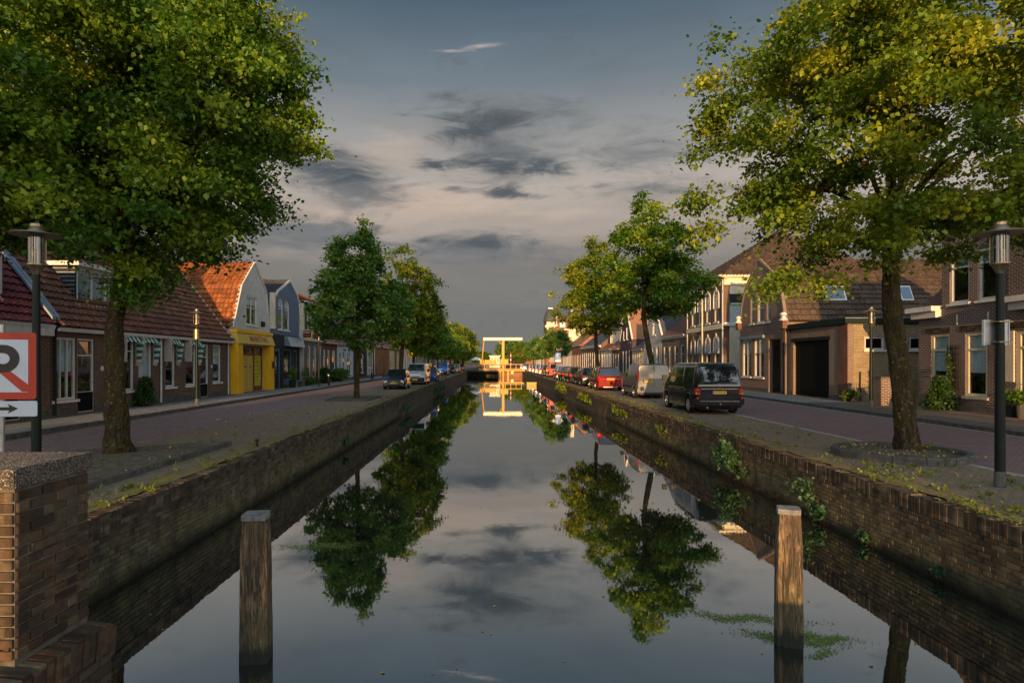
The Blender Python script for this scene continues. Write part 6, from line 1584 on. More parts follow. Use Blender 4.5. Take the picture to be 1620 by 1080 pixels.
for o in list(COL.objects):      # copies do not carry the stickers
    if o.name.startswith('sticker.') and o.parent and o.parent != l0: bpy.data.objects.remove(o)
# sign box hung below the head of the second left lamp
bx = thing('banner_holder', 'gold-lit cylindrical housing clamped under the head of the awning-side lamp', 'lamp housing', (-13.0, 27.3, 3.0))
G().lathe([(0.02, 0.42), (0.15, 0.42), (0.15, 0.0), (0.02, 0.0)], 14, (-13.0, 27.3, 2.98)).build('housing', 'brass', bx, smooth=True, sharp=40)
# back of a traffic sign on the nearest right lamp
sb = thing('traffic_sign', 'small grey sign seen from behind, clamped to the nearest right lamp post', 'sign', (8.04, 9.75, 2.2))
fb = Fr((8.04, 9.87, 0), (1, 0, 0), (0, -1, 0))
G().fbox(fb, -0.20, 0.20, 2.245, 2.645, -0.03, 0.0).build('sign_board', 'metal', sb)
for a in (-0.205, 0.19): G().fbox(fb, a, a + 0.015, 2.24, 2.65, -0.035, 0.01).build('board_rim', 'white', sb)
for b in (2.28, 2.60): G().fbox(fb, -0.09, 0.13, b, b + 0.022, 0.0, 0.17).build('clamp', 'brass', sb)

# ------------------------------------------------------------------ road signs
ps = thing('parking_sign', 'square end-of-no-parking style sign with red border, black P and arrow plate, left edge', 'road sign', (-5.54, 7.0, 0))
G().tube([(-5.56, 7.03, -0.02), (-5.56, 7.03, 2.40)], 0.03, 10).build('post', 'metal', ps)
u_ = Vector((0.985, 0.17, 0)).normalized(); n_ = Vector((0.17, -0.985, 0)).normalized(); up_ = Vector((-0.03, 0, 1))
Fg = Fr((-5.58, 6.99, 0), u_, n_)
def rrect(a0, a1, b0, b1, r, n=5):
    pts = []
    for cx, cy, s in ((a1 - r, b0 + r, -90), (a1 - r, b1 - r, 0), (a0 + r, b1 - r, 90), (a0 + r, b0 + r, 180)):
        for k in range(n + 1):
            t = RAD(s + 90 * k / n); pts.append((cx + r * math.cos(t), cy + r * math.sin(t)))
    return pts
pb = G().prism(Fg, rrect(-0.40, 0.40, 1.555, 2.31, 0.03), [], 0.0, 0.012).build('sign_panel', 'sign_face_red', ps)
G().prism(Fg, rrect(-0.32, 0.32, 1.635, 2.23, 0.004), [], 0.0125, 0.015).build('sign_field', 'sign_white', ps)
G().prism(Fg, [(-0.30, 2.17), (-0.235, 2.20), (0.32, 1.72), (0.32, 1.640), (0.26, 1.640)], [], 0.0155, 0.0165).build('sign_bar', 'sign_face_red', ps)
bowl = [(-0.10, 1.86), (0.08, 1.86)] + [(0.08 + 0.155 * math.cos(t), 2.015 + 0.155 * math.sin(t)) for t in np.linspace(-1.4, 1.4, 9)] + [(0.08, 2.17), (-0.20, 2.17), (-0.20, 1.67), (-0.10, 1.67)]
hole = [(-0.10, 1.955), (0.06, 1.955)] + [(0.07 + 0.065 * math.cos(t), 2.015 + 0.062 * math.sin(t)) for t in np.linspace(-1.3, 1.3, 7)] + [(0.06, 2.078), (-0.10, 2.078)]
G().prism(Fg, bowl, [hole], 0.017, 0.019).build('letter_P', 'black', ps)
G().prism(Fg, rrect(-0.41, 0.41, 1.36, 1.535, 0.02), [], 0.0, 0.012).build('arrow_plate', 'sign_white', ps)
G().prism(Fg, [(-0.30, 1.432), (0.13, 1.432), (0.11, 1.395), (0.22, 1.450), (0.11, 1.505), (0.13, 1.468), (-0.30, 1.468)], [], 0.0125, 0.014).build('arrow', 'black', ps)
pp = thing('parking_sign', 'blue P parking sign on a grey post between the right-bank parked cars', 'road sign', (7.55, 70.6, 0))
G().tube([(7.55, 70.6, 0), (7.55, 70.6, 3.1)], 0.035, 8).build('post', 'metal', pp)
fp = Fr((7.55, 70.54, 0), (1, 0, 0), (0, -1, 0))
G().fbox(fp, -0.32, 0.32, 2.25, 3.05, -0.01, 0.01).build('sign_panel', 'sign_blue', pp)
text_on(pp, 'P', 'sign_white', fp, -0.15, 0.15, 2.60, 2.98, 0.012)
G().tube([fp.pt(-0.05, 2.55, 0.014), fp.pt(-0.02, 2.42, 0.014), fp.pt(0.08, 2.41, 0.014), fp.pt(0.12, 2.31, 0.014)], 0.02, 5).build('symbol', 'sign_white', pp)
G().fbox(fp, -0.32, 0.32, 1.95, 2.22, -0.01, 0.01).build('sub_plate', 'sign_white', pp)

# ------------------------------------------------------------------ mooring piles
def pile(label, x, y, ztop, w, seed, yaw):
    rnd = random.Random(seed); T = thing('mooring_pile', label, 'wooden pile', (x, y, WZ), 'mooring piles in the canal')
    crk = [rnd.uniform(-0.2, 1.1) for _ in range(40)]; rings = []; n = 36; zs = np.linspace(-1.2, ztop - WZ - 0.055, 30)
    H = ztop - WZ
    for z in zs:
        k = 1.0 - 0.16 * max(0, (z - (H - 0.42)) / 0.42) ** 1.3 + 0.05 * (1 - min(1, max(0, z / H)))
        ring = []
        for i in range(n):
            t = 2 * math.pi * i / n + yaw
            c, s = math.cos(2 * math.pi * i / n), math.sin(2 * math.pi * i / n)
            q = (abs(c) ** 5 + abs(s) ** 5) ** (-1 / 5.0)
            r = w / 2 * k * q * (0.975 + 0.022 * math.sin(i * 2.7 + seed) + 0.016 * math.sin(i * 5.1 + z * 3) - (0.075 if (i * 7 + seed) % 11 < 2 and z > crk[i] else 0.0) + 0.02 * math.sin(z * 2.1 + seed) + rnd.uniform(-0.012, 0.012))
            ring.append((x + r * math.cos(t), y + r * math.sin(t), WZ + z))
        rings.append(ring)
    G().ring(rings).build('post', 'pile_wood', T, smooth=True, sharp=45)
    rr = []
    for z, k in ((ztop - 0.056, 0.80), (ztop - 0.054, 0.875), (ztop - 0.008, 0.875), (ztop, 0.84)):
        rr.append([(x + w / 2 * k * ((abs(math.cos(a)) ** 9 + abs(math.sin(a)) ** 9) ** (-1 / 9)) * math.cos(a + yaw), y + w / 2 * k * ((abs(math.cos(a)) ** 9 + abs(math.sin(a)) ** 9) ** (-1 / 9)) * math.sin(a + yaw), z) for a in [2 * math.pi * i / 24 for i in range(24)]])
    cp = G().ring(rr).build('cap', 'pile_cap', T, smooth=True, sharp=30)
    return T
M['pile_cap'] = paint('weathered_pile_cap', (0.21, 0.205, 0.19), 0.8, var=0.5, bump=1.0, scale=9, dirt=(0.06, 0.055, 0.04))
pile('weathered wooden mooring pile with pale cap, left one in the dark water', -2.42, 6.36, 0.43, 0.285, 3, 0.10)
pile('weathered mooring pile with pale cap beside the floating duckweed, right one', 3.22, 6.72, 0.40, 0.27, 8, -0.38)

# ------------------------------------------------------------------ drawbridge
B = thing('drawbridge', 'yellow balance drawbridge with pale beam spanning the canal in the distance', 'drawbridge', (0.5, 128, WZ))
G().box(-2.7, 6.8, 126.6, 131.0, 0.02, 0.34).build('deck', 'yellow_bridge', B)
G().box(-5.6, -2.71, 126.6, 131.0, 0.02, 0.33).build('deck', 'kerb', B)  # left end greyed to paint in the dimmer, unlit stretch
G().box(-5.0, 1.2, 126.4, 126.59, -0.12, 0.16).build('deck_girder', 'black_matt', B)
G().box(1.3, 6.2, 125.9, 131.4, -2.5, -0.12).build('pier', 'brick_orange', B)
for z in (1.38, 0.46):
    G().box(-2.7, 6.2, 126.45, 126.55, z, z + 0.12).build('railing', 'yellow_bridge', B)
    G().box(-5.4, -2.71, 126.45, 126.55, z, z + 0.10).build('railing', 'kerb', B)  # grey here too, standing for the unlit stretch of railing
    G().box(-5.4, 6.2, 131.1, 131.2, z, z + 0.12).build('railing', 'kerb', B)
for k in range(9):
    x = -2.6 + k * 1.08
    G().box(x - 0.05, x + 0.05, 126.46, 126.54, 0.34, 1.38).build('railing_post', 'yellow_bridge', B)
    if k < 3:
        for (a, b) in ((0.60, 1.36), (1.36, 0.60)):
            G().tube([(x, 126.5, a), (x + 1.08, 126.5, b)], 0.04, 5).build('railing_brace', 'yellow_bridge', B)
for y in (127.0, 130.8):
    G().box(2.12, 2.58, y - 0.22, y + 0.22, 0.342, 6.395).build('gate_post', 'yellow_bridge', B)
    G().box(-1.75, 6.25, y - 0.22, y + 0.22, 6.40, 6.90).build('balance_beam', 'white_beam', B)
    G().tube([(-1.6, y, 6.5), (-2.1, y, 1.4)], 0.10, 6).build('hanger', 'yellow_bridge', B)
    G().tube([(1.4, y, 6.3), (2.3, y, 5.2)], 0.08, 6).build('brace', 'yellow_bridge', B)
G().box(1.75, 3.35, 126.3, 126.42, 1.5, 2.5).build('counterweight_board', 'yellow_bridge', B)
G().box(-2.5, 0.8, 131.3, 131.4, 1.5, 2.35).build('banner', 'yellow_bridge', B)
for x in (1.7, 2.3, 3.3): G().box(x - 0.16, x + 0.16, 125.6, 125.85, -1.6, 0.3).build('fender_post', 'yellow_bridge', B)
G().box(3.9, 4.4, 125.7, 125.88, -0.5, 0.05).build('water_sign', 'lime_glass', B)
cb = thing('bridge_cabin', 'small glazed bridge keeper cabin beside the drawbridge post', 'cabin', (0.0, 133.5, 0.3))
G().box(-0.4, 1.7, 132.6, 134.6, 0.35, 3.1).build('wall', 'cream', cb); G().box(-0.6, 1.9, 132.4, 134.8, 3.11, 3.3).build('roof', 'cream', cb)
for a in (-0.25, 0.45, 1.15): G().box(a, a + 0.5, 132.55, 132.59, 1.9, 2.9).build('window', 'glass', cb)
bp2 = thing('barrier_post', 'red and white striped barrier post on the bridge', 'barrier', (3.9, 127.5, 0.34))
for k in range(8): G().cyl((3.9, 127.5, 0.34 + k * 0.45), (3.9, 127.5, 0.785 + k * 0.45), 0.12, n=8).build('stripe', 'sign_face_red' if k % 2 else 'sign_white', bp2)
fl = thing('floating_pontoon', 'small yellow floating box moored by the right quay before the bridge', 'pontoon', (5.0, 79, WZ))
G().box(4.45, 5.65, 78.5, 79.5, WZ - 0.3, WZ + 0.36).build('hull', 'yellow_bridge', fl); G().box(4.40, 5.70, 78.45, 79.55, WZ + 0.362, WZ + 0.42).build('rim', 'yellow_dull', fl)
pr = thing('parasol', 'pale terrace parasol beyond the left end of the drawbridge', 'parasol', (-3.4, 136, 0.0))
G().lathe([(1.5, 2.3), (0.7, 2.8), (0.04, 3.1)], 8, (-3.4, 136, 0)).build('canopy', 'white', pr); G().cyl((-3.4, 136, 0.0), (-3.4, 136, 3.0), 0.04).build('pole', 'metal', pr)
struct(G().box(-6.5, 7.5, 131.2, 137.5, -3, 0.02).build('bridge_abutment', 'kerb'))

# ------------------------------------------------------------------ trees
LT = 'lime trees along the canal'
make_tree('lime_tree', 'big lime tree filling the upper left, thick knobbly trunk', (-8.03, 13.3, 0), [(0, 0, -0.1), (-0.05, 0.02, 1.2), (-0.1, 0.05, 2.7), (0.05, 0.1, 4.1)],
    [(-0.2, 0.3, 7.5, 3.9, 3.9, 3.3), (1.2, 0.0, 7.2, 2.5, 2.8, 2.7), (-2.4, 0.4, 7.4, 3.4, 3.4, 3.2), (0.0, 0.5, 9.8, 3.5, 3.6, 2.8), (0.1, -1.0, 5.2, 2.6, 2.5, 1.5), (-2.8, -0.3, 6.0, 2.8, 2.6, 1.5), (1.6, 0.2, 8.9, 2.0, 2.3, 1.9)],
    600, 235000, 0.090, 'leaf', 7, 0.225, (0.52, 0.52, 0.27), 9, 0.50, LT, 1.35, knobs=1.0, flat=0.6,
    extra=[(0.35, -0.2, 3.35), (0.55, -0.3, 3.5), (0.75, 0.0, 3.75), (0.3, 0.1, 4.0), (4.0, 0, 8.2), (4.1, 0, 6.6), (3.9, 0.2, 7.3)])
make_tree('lime_tree', 'big lime tree at the upper right growing from the round stone planter', (8.95, 13.35, 0), [(0, 0, -0.1), (-0.12, 0, 1.5), (-0.30, 0.0, 3.0), (-0.32, 0.05, 4.1), (-0.2, 0.1, 4.8)],
    [(-0.2, 0, 7.6, 3.3, 3.5, 3.0), (-2.3, -0.2, 6.7, 2.0, 2.2, 2.1), (2.4, 0.3, 7.0, 3.1, 3.2, 2.7), (0.4, 0.4, 9.9, 3.1, 3.3, 2.7), (-2.4, 0.2, 4.9, 1.7, 1.7, 0.9), (2.6, 0.0, 5.6, 2.3, 2.2, 0.9), (-0.8, 0, 4.8, 2.2, 2.2, 0.9), (-1.5, 0, 8.7, 1.7, 2.0, 1.4)],
    400, 122000, 0.090, 'leaf_warm', 21, 0.215, (0.46, 0.46, 0.27), 10, 0.35, LT, 1.25, knobs=0.6, flat=0.6,
    extra=[(-3.0, -0.2, 3.6), (-2.6, 0.1, 3.75), (-1.9, -0.3, 3.6), (-4.3, 0, 8.0), (-4.5, 0.2, 6.5), (-4.0, 0.1, 8.9), (-4.6, -0.1, 5.4), (-2.2, 0.0, 10.3), (-4.1, 0, 7.3), (-4.3, 0, 4.8)])
make_tree('lime_tree', 'oval lime tree standing before the small dark hatchback, left bank', (-7.2, 33.0, 0), [(0, 0, -0.1), (0.03, 0, 1.3), (0.05, 0.03, 2.7), (0.1, 0.0, 6.5)],
    [(0.3, 0, 4.4, 2.8, 2.6, 1.7), (0.1, 0, 6.0, 2.3, 2.2, 1.7), (0.1, 0, 7.6, 1.5, 1.5, 1.4), (0.05, 0, 8.9, 0.6, 0.6, 0.7)], 290, 31000, 0.15, 'leaf_cool', 3, 0.15, (0.36, 0.36, 0.24), 9, 0.45, LT, 1.3, extra=[(-2.5, 0, 4.9), (-2.3, 0, 5.8), (2.7, 0, 4.3)])
make_tree('lime_tree', 'tall yellow-lit lime tree rising behind the oval one, left bank', (-6.9, 47.0, 0), [(0, 0, -0.1), (0.0, 0, 1.5), (0.1, 0.03, 3.0), (0.2, 0.0, 7.2)],
    [(0.6, 0, 5.2, 2.6, 2.4, 2.0), (0.6, 0, 7.5, 2.2, 2.1, 1.9), (0.1, 0, 9.6, 1.2, 1.1, 1.2)], 220, 25000, 0.17, 'leaf_yellow', 5, 0.18, (0.42, 0.42, 0.28), 9, 0.4, LT, 1.3, extra=[(3.0, 0, 6.2), (2.8, 0, 8.0)])
tA = make_tree('lime_tree', 'leaning lime tree between the two vans on the right bank', (9.15, 34.3, 0), [(0, 0, -0.1), (-0.18, 0, 1.4), (-0.50, 0, 3.0), (-0.75, 0.0, 4.4), (-0.7, 0.1, 5.4)],
    [(-0.3, 0, 6.0, 2.5, 2.5, 1.7), (-0.9, 0, 8.0, 1.9, 2.0, 1.7), (-0.8, 0, 10.0, 1.0, 1.1, 1.1), (1.1, 0, 6.2, 1.9, 1.9, 1.6), (0.6, 0, 8.3, 1.6, 1.6, 1.5)], 260, 30000, 0.15, 'leaf', 9, 0.18, (0.44, 0.44, 0.27), 10, 0.4, LT, 1.25, extra=[(-3.2, 0, 7.0), (-3.0, 0, 5.6), (-0.9, 0, 11.2)])
tB = make_tree('lime_tree', 'lime tree behind the dark red wagon on the right bank, yellow-lit crown', (8.7, 50.0, 0), [(0, 0, -0.1), (-0.1, 0, 1.4), (-0.3, 0, 3.2), (-0.3, 0.0, 6.0)],
    [(-0.6, 0, 6.2, 2.8, 2.8, 2.0), (-0.7, 0, 8.8, 2.2, 2.3, 1.9), (-0.8, 0, 10.9, 1.2, 1.2, 1.1)], 240, 27000, 0.17, 'leaf_yellow', 15, 0.18, (0.44, 0.44, 0.28), 9, 0.4, LT, 1.2, extra=[(-3.9, 0, 7.4), (-3.6, 0, 5.8), (-3.3, 0, 9.4)])
sm = make_tree('lime_tree', 'small dark lime tree above the blue parking sign, right bank', (8.3, 81.0, 0), [(0, 0, -0.1), (0, 0, 1.2), (0.05, 0, 2.3), (0.05, 0, 4.2)], [(0, 0, 4.1, 2.3, 2.2, 1.6), (0, 0, 5.4, 1.5, 1.5, 1.2)], 95, 7500, 0.19, 'leaf_cool', 31, 0.12, (0.4, 0.4, 0.28), 6, 0.4, LT, 1.2)
for (x, y, s_, lb) in ((8.0, 99, 0.95, 'small lime tree second from the bridge on the right bank'), (7.9, 117, 0.95, 'small lime tree nearest the bridge on the right bank')):
    dup(sm, (x, y, 0), y * 1.7, lb, (s_, s_, s_))
md = make_tree('lime_tree', 'third lime tree of the left bank, green dome behind the yellow-lit one', (-7.3, 57.5, 0), [(0, 0, -0.1), (0, 0, 1.3), (0.05, 0, 2.7), (0.1, 0, 5.2)], [(0.2, 0, 4.6, 2.9, 2.9, 1.9), (0.1, 0, 6.3, 2.1, 2.1, 1.5)], 170, 15000, 0.19, 'leaf', 41, 0.15, (0.45, 0.45, 0.3), 7, 0.5, LT, 1.2)
for i, (y, s_, lb) in enumerate(((69.5, 0.92, 'fourth lime tree of the left bank above the low fence'), (82, 0.88, 'fifth lime tree of the left bank before the bright blue van'), (94.5, 0.93, 'sixth lime tree of the left bank above the bright blue van'), (107, 0.9, 'seventh lime tree of the left bank over the dark estate'), (119, 0.95, 'eighth lime tree of the left bank just before the bridge'))):
    dup(md, (-7.15, y, 0), y * 2.1, lb, (s_, s_, s_))
bgt = make_tree('lime_tree', 'lime tree far behind the photographer on the left bank', (-13.5, -41, 0), [(0, 0, -0.1), (0, 0, 1.3), (0.05, 0, 2.7), (0.1, 0, 5.2)], [(0.2, 0, 5.0, 3.9, 3.9, 2.2), (0.1, 0, 7.5, 3.4, 3.4, 2.8)], 200, 14000, 0.30, 'leaf', 44, 0.22, (0.7, 0.7, 0.4), 7, 0.5, LT, 1.2)
bt = make_tree('tree', 'tall yellowish tree at the left end of the bridge', (-9.0, 137, 0), [(0, 0, -0.1), (0, 0, 2), (0, 0, 4), (0.2, 0, 7)], [(0, 0, 6.0, 4.0, 4.0, 3.0), (0.5, 0, 8.5, 3.0, 3.0, 2.0)], 200, 12000, 0.30, 'leaf_yellow', 51, 0.3, (0.8, 0.8, 0.45), 7, 0.4)
dup(bt, (-7.0, 152, 0), 1.0, 'darker tree past the left end of the bridge', (1.0, 1.0, 0.95))
dup(bt, (9.0, 175, 0), 2.0, 'tree past the right end of the bridge among far cars', (0.8, 0.8, 0.7)); dup(bt, (-8.0, 175, 0), 3.3, 'far left-bank tree beyond the bridge', (0.9, 0.9, 0.8))
rt = make_tree('tree', 'broad round dark tree behind the drawbridge closing the view', (7.0, 236, 0), [(0, 0, -0.1), (0, 0, 2), (0, 0, 4), (0, 0, 6)], [(0, 0, 6.3, 5.4, 5, 4.0)], 170, 10000, 0.45, 'leaf_cool', 61, 0.4, (1.2, 1.2, 0.7), 7, 0.4)
dup(rt, (-4.5, 270, 0), 1.2, 'low distant tree left of the drawbridge post', (1, 1, 0.62)); dup(rt, (-14.0, 255, 0), 2.2, 'distant tree behind the parasol', (1, 1, 0.6)); dup(rt, (16, 300, 0), 2.9, 'far round tree behind the right end of the bridge', (1.1, 1.1, 0.8))
dup(rt, (2.0, 330, 0), 0.7, 'lowest distant tree on the horizon', (1.4, 1.4, 0.5))

for (x, y, r_, lb) in ((-8.4, -9.5, 1.0, 'lime tree behind the photographer, left bank, first'), (-12.6, -25, 2.4, 'lime tree behind the photographer, left bank, second'), (7.6, -15, 4.0, 'lime tree behind the photographer, right bank, first'), (7.2, -31, 5.1, 'lime tree behind the photographer, right bank, second')):
    dup(bgt, (x, y, 0), r_, lb)
# ------------------------------------------------------------------ planters and beds
pl = thing('tree_planter', 'round low stone planter with dry soil round the big right-hand tree', 'planter', (8.55, 13.0, 0))
rings = []; n = 48
for r, z in ((1.26, -0.05), (1.26, 0.13), (1.24, 0.155), (1.14, 0.155), (1.12, 0.13), (1.12, -0.05)):
    rings.append([(8.55 + r * math.cos(2 * math.pi * k / n), 13.0 + r * math.sin(2 * math.pi * k / n), z) for k in range(n)])
n_k = 14
for k in range(n_k):
    a0, a1 = 2 * math.pi * k / n_k + 0.006, 2 * math.pi * (k + 1) / n_k - 0.006
    rr = []
    for t in np.linspace(a0, a1, 5):
        rr.append([(8.55 + r * math.cos(t), 13.0 + r * math.sin(t), z) for r, z in ((1.26, -0.05), (1.26, 0.13), (1.245, 0.15), (1.13, 0.15), (1.12, 0.13), (1.12, -0.05))])
    G().ring(rr).build('edge_stone', 'kerb', pl)
vs = []; fs = []; m = 12; rs = random.Random(4)
for i in range(m + 1):
    for k in range(28):
        r = 1.13 * i / m; t = 2 * math.pi * k / 28
        vs.append((8.55 + r * math.cos(t), 13.0 + r * math.sin(t), 0.06 + 0.05 * (1 - i / m) + rs.uniform(-0.012, 0.012)))
for i in range(m):
    for k in range(28): fs.append((i * 28 + k, i * 28 + (k + 1) % 28, (i + 1) * 28 + (k + 1) % 28, (i + 1) * 28 + k))
G().add(vs, fs).build('soil', 'soil', pl, smooth=True)
def bed(label, poly, loc, hgt=0.10):
    T = thing('tree_bed', label, 'tree bed', loc)
    F = FrS((0, 0, 0), (1, 0, 0), (0, 1, 0), (0, 0, 1))
    G().prism(F, poly, [], -0.02, 0.045).build('soil', 'soil', T)
    for i in range(len(poly)):
        a = Vector((*poly[i], 0)); b = Vector((*poly[(i + 1) % len(poly)], 0)); d = (b - a); L = d.length; d.normalize(); q = Vector((-d.y, d.x, 0)) * 0.05
        nseg = max(1, int(L)); 
        for s in range(nseg):
            p0 = a + d * (L * s / nseg + 0.005); p1 = a + d * (L * (s + 1) / nseg - 0.005)
            G().hexa([p0 - q - Vector((0, 0, .05)), p1 - q - Vector((0, 0, .05)), p1 + q - Vector((0, 0, .05)), p0 + q - Vector((0, 0, .05)), p0 - q + Vector((0, 0, hgt)), p1 - q + Vector((0, 0, hgt)), p1 + q + Vector((0, 0, hgt)), p0 + q + Vector((0, 0, hgt))]).build('edge_stone', 'kerb', T)
bed('wedge-shaped earth bed with dark edging under the big left-hand tree', [(-6.22, 9.0), (-6.22, 14.7), (-9.3, 12.9), (-9.3, 9.0)], (-7.7, 12, 0))
bed('small earth bed with dark edging round the oval left-bank tree', [(-6.3, 31.0), (-6.2, 34.6), (-8.4, 33.9), (-8.4, 31.3)], (-7.4, 32, 0), 0.07)
t = thing('mooring_peg', 'short black iron peg on the left coping', 'peg', (-5.42, 14.3, 0)); G().lathe([(0.035, -0.02), (0.03, 0.15), (0.05, 0.16), (0.05, 0.19), (0.01, 0.20)], 10, (-5.42, 14.3, 0)).build('peg', 'black_matt', t)

# ------------------------------------------------------------------ plants
def shrub(label, x, y, z0, r, h, n, mat, size, seed, name='shrub', cat='shrub', cone=True, group=None):
    T = thing(name, label, cat, (x, y, z0), group); rng = np.random.default_rng(seed)
    t = rng.random(n) ** 0.8; k = (1 - 0.75 * t) if cone else np.sqrt(np.maximum(0.05, 1 - (2 * t - 1) ** 2))
    a = rng.uniform(0, 2 * math.pi, n); q = np.sqrt(rng.random(n)) * 0.5 + 0.5 * (rng.random(n) > 0.3)
    lump = 1 + 0.22 * np.sin(5 * a + 9 * t) + 0.12 * np.sin(11 * a)
    C = np.stack([r * k * q * lump * np.cos(a), r * k * q * lump * np.sin(a), t * h + 0.03], 1) + rng.normal(0, 0.03, (n, 3))
    o = bpy.data.objects.new('foliage', leaf_mesh('foliage', C, size, mat, seed, droop=-0.2)); COL.objects.link(o); o.parent = T
    g = G(); rr = random.Random(seed)
    for i in range(7):
        aa = rr.uniform(0, 6.28); g.tube([(x, y, z0 - 0.02), (x + 0.3 * r * math.cos(aa), y + 0.3 * r * math.sin(aa), z0 + h * 0.4), (x + 0.6 * r * math.cos(aa), y + 0.6 * r * math.sin(aa), z0 + h * rr.uniform(0.5, 0.9))], [0.02, 0.014, 0.004], 5)
    g.build('stem', 'bark', T, recalc=False)
    return T
shrub('small fir-like shrub between the two windows of number 25', 17.3, 23.9, 0.10, 0.62, 1.25, 5200, 'fir', 0.075, 4)
shrub('slender climbing plant on the trellis beside the fir shrub', 17.75, 24.1, 0.10, 0.22, 2.1, 500, 'fir', 0.10, 5, name='climbing_plant', cat='plant')
shrub('dark rounded bush under the awning windows behind the big left tree', -14.75, 26.4, 0.10, 0.50, 1.15, 3500, 'fir', 0.08, 6)
shrub('clipped low hedge in front of the pale blue house', -14.6, 59.3, 0.1, 0.9, 1.15, 3000, 'leaf_cool', 0.13, 7, cone=False, name='hedge', cat='hedge')
shrub('dark round bush before the low brick house on the left', -14.5, 53.6, 0.1, 0.6, 1.3, 1800, 'fir', 0.12, 8, cone=False)
shrub('low green plants at the foot of the dark brick house, left', -14.6, 49.9, 0.1, 0.5, 0.6, 700, 'leaf_cool', 0.12, 9, cone=False)
shrub('weeds at the foot of the garage corner', 17.05, 29.5, 0.1, 0.35, 0.5, 500, 'weed', 0.10, 10, cone=False)
shrub('weeds before the side wall of the garage', 19.2, 29.5, 0.1, 0.35, 0.35, 300, 'weed', 0.09, 13, cone=False)
shrub('trimmed hedge just behind the beige van roof', 15.2, 60.0, 0.1, 0.8, 1.35, 2000, 'leaf_yellow', 0.13, 14, cone=False, name='hedge', cat='hedge')
tr_ = thing('trellis', 'dark wooden trellis on the wall between the windows of number 25', 'trellis', (18.0, 24.15, 0.8))
for k in range(4): G().box(17.99, 18.02, 23.85 + k * 0.20, 23.88 + k * 0.20, 0.9, 2.65).build('lath', 'black_matt', tr_)
for k in range(8): G().box(17.965, 17.988, 23.82, 24.50, 0.95 + k * 0.22, 0.98 + k * 0.22).build('lath', 'black_matt', tr_)
def pot_plant(label, x, y, r, h, plant_h, mat, seed, leaf=0.09, z=0.1, n=350):
    T = thing('potted_plant', label, 'potted plant', (x, y, z))
    G().lathe([(r * 0.8, 0), (r, h * 0.9), (r * 1.05, h * 0.92), (r * 1.05, h), (r * 0.9, h), (r * 0.85, h * 0.9)], 14, (x, y, z)).build('pot', mat, T)
    rng = np.random.default_rng(seed); C = rng.normal(0, 1, (n, 3)) * np.array([r * 0.7, r * 0.7, plant_h * 0.25]) + np.array([0, 0, h + plant_h * 0.45]); C[:, 2] = np.maximum(C[:, 2], h)
    o = bpy.data.objects.new('foliage', leaf_mesh('foliage', C, leaf, 'leaf', seed)); COL.objects.link(o); o.parent = T
pot_plant('tall black planter by the door of number 25 at the right edge', 17.55, 20.95, 0.20, 0.42, 0.55, 'black_matt', 1)
pot_plant('second planter with trailing greenery at the right picture edge', 17.5, 20.4, 0.20, 0.5, 0.5, 'kerb', 2)
pot_plant('dark grassy planter left of the bench by the black shop', -14.55, 45.2, 0.26, 0.55, 1.0, 'black_matt', 3)
pot_plant('dark grassy planter right of the bench by the black shop', -14.6, 48.5, 0.22, 0.5, 1.1, 'black_matt', 4)
bn = thing('bench', 'plain wooden bench before the black shop window', 'bench', (-14.6, 46.9, 0.1))
G().box(-14.85, -14.4, 46.1, 47.9, 0.50, 0.57).build('seat', 'pile_cap', bn)
for y in (46.15, 47.75): G().box(-14.8, -14.45, y, y + 0.1, 0.10, 0.498).build('leg', 'pile_cap', bn)
# low brick pillar and iron gate beside number 25
t = thing('gate_pillar', 'low dark brick pillar beside the big right-hand trunk', 'pillar', (16.85, 26.4, 0.1)); G().box(16.62, 17.06, 26.45, 26.85, 0.0, 1.26).build('shaft', 'brick_dark', t); G().box(16.58, 17.10, 26.41, 26.89, 1.262, 1.33).build('cap', 'kerb', t)
t = thing('iron_gate', 'dark iron garden gate between the pillar and number 25', 'gate', (17.5, 26.6, 0.1))
for k in range(9): G().cyl((17.12 + k * 0.10, 26.6, 0.12), (17.12 + k * 0.10, 26.6, 1.25 + 0.12 * math.sin(k * 0.4)), 0.012, n=5).build('bar', 'black_matt', t)
for z in (0.3, 1.1): G().box(17.08, 17.96, 26.585, 26.615, z, z + 0.03).build('rail', 'black_matt', t)
# bollards, fence, bits on the left
t = thing('canal_fence', 'low dark railing at the left quay edge behind the white van', 'fence', (-6.3, 72.0, 0))
for k in range(8): G().box(-7.1 + k * 0.25, -7.06 + k * 0.25, 72.0, 72.04, 0, 0.95).build('bar', 'black_matt', t)
G().box(-9.6, -5.3, 72.0, 72.04, 0.951, 1.0).build('rail', 'black_matt', t); G().box(-9.6, -5.3, 71.99, 72.05, 0.30, 0.34).build('rail', 'black_matt', t)
for x in (-9.6, -5.35): G().box(x, x + 0.08, 71.98, 72.06, 0, 1.1).build('post', 'black_matt', t)
for x, y, lb in ((-12.9, 66.5, 'black bollard with pale top before the charcoal house, left pavement'), (-12.9, 49.0, 'dark bollard beside the lamp by the cafe sign')):
    t = thing('bollard', lb, 'bollard', (x, y, 0.1)); G().lathe([(0.08, 0), (0.08, 0.85), (0.05, 0.95), (0.01, 0.97)], 10, (x, y, 0.1)).build('shaft', 'black_matt', t); G().lathe([(0.082, 0), (0.082, 0.12)], 10, (x, y, 0.85)).build('band', 'white', t)
t = thing('bollard', 'orange-yellow bollard on the left pavement near the cream shop', 'bollard', (-12.9, 131, 0.1)); G().box(-13.2, -12.7, 130.8, 131.2, 0.1, 1.6).build('shaft', 'yellow', t)

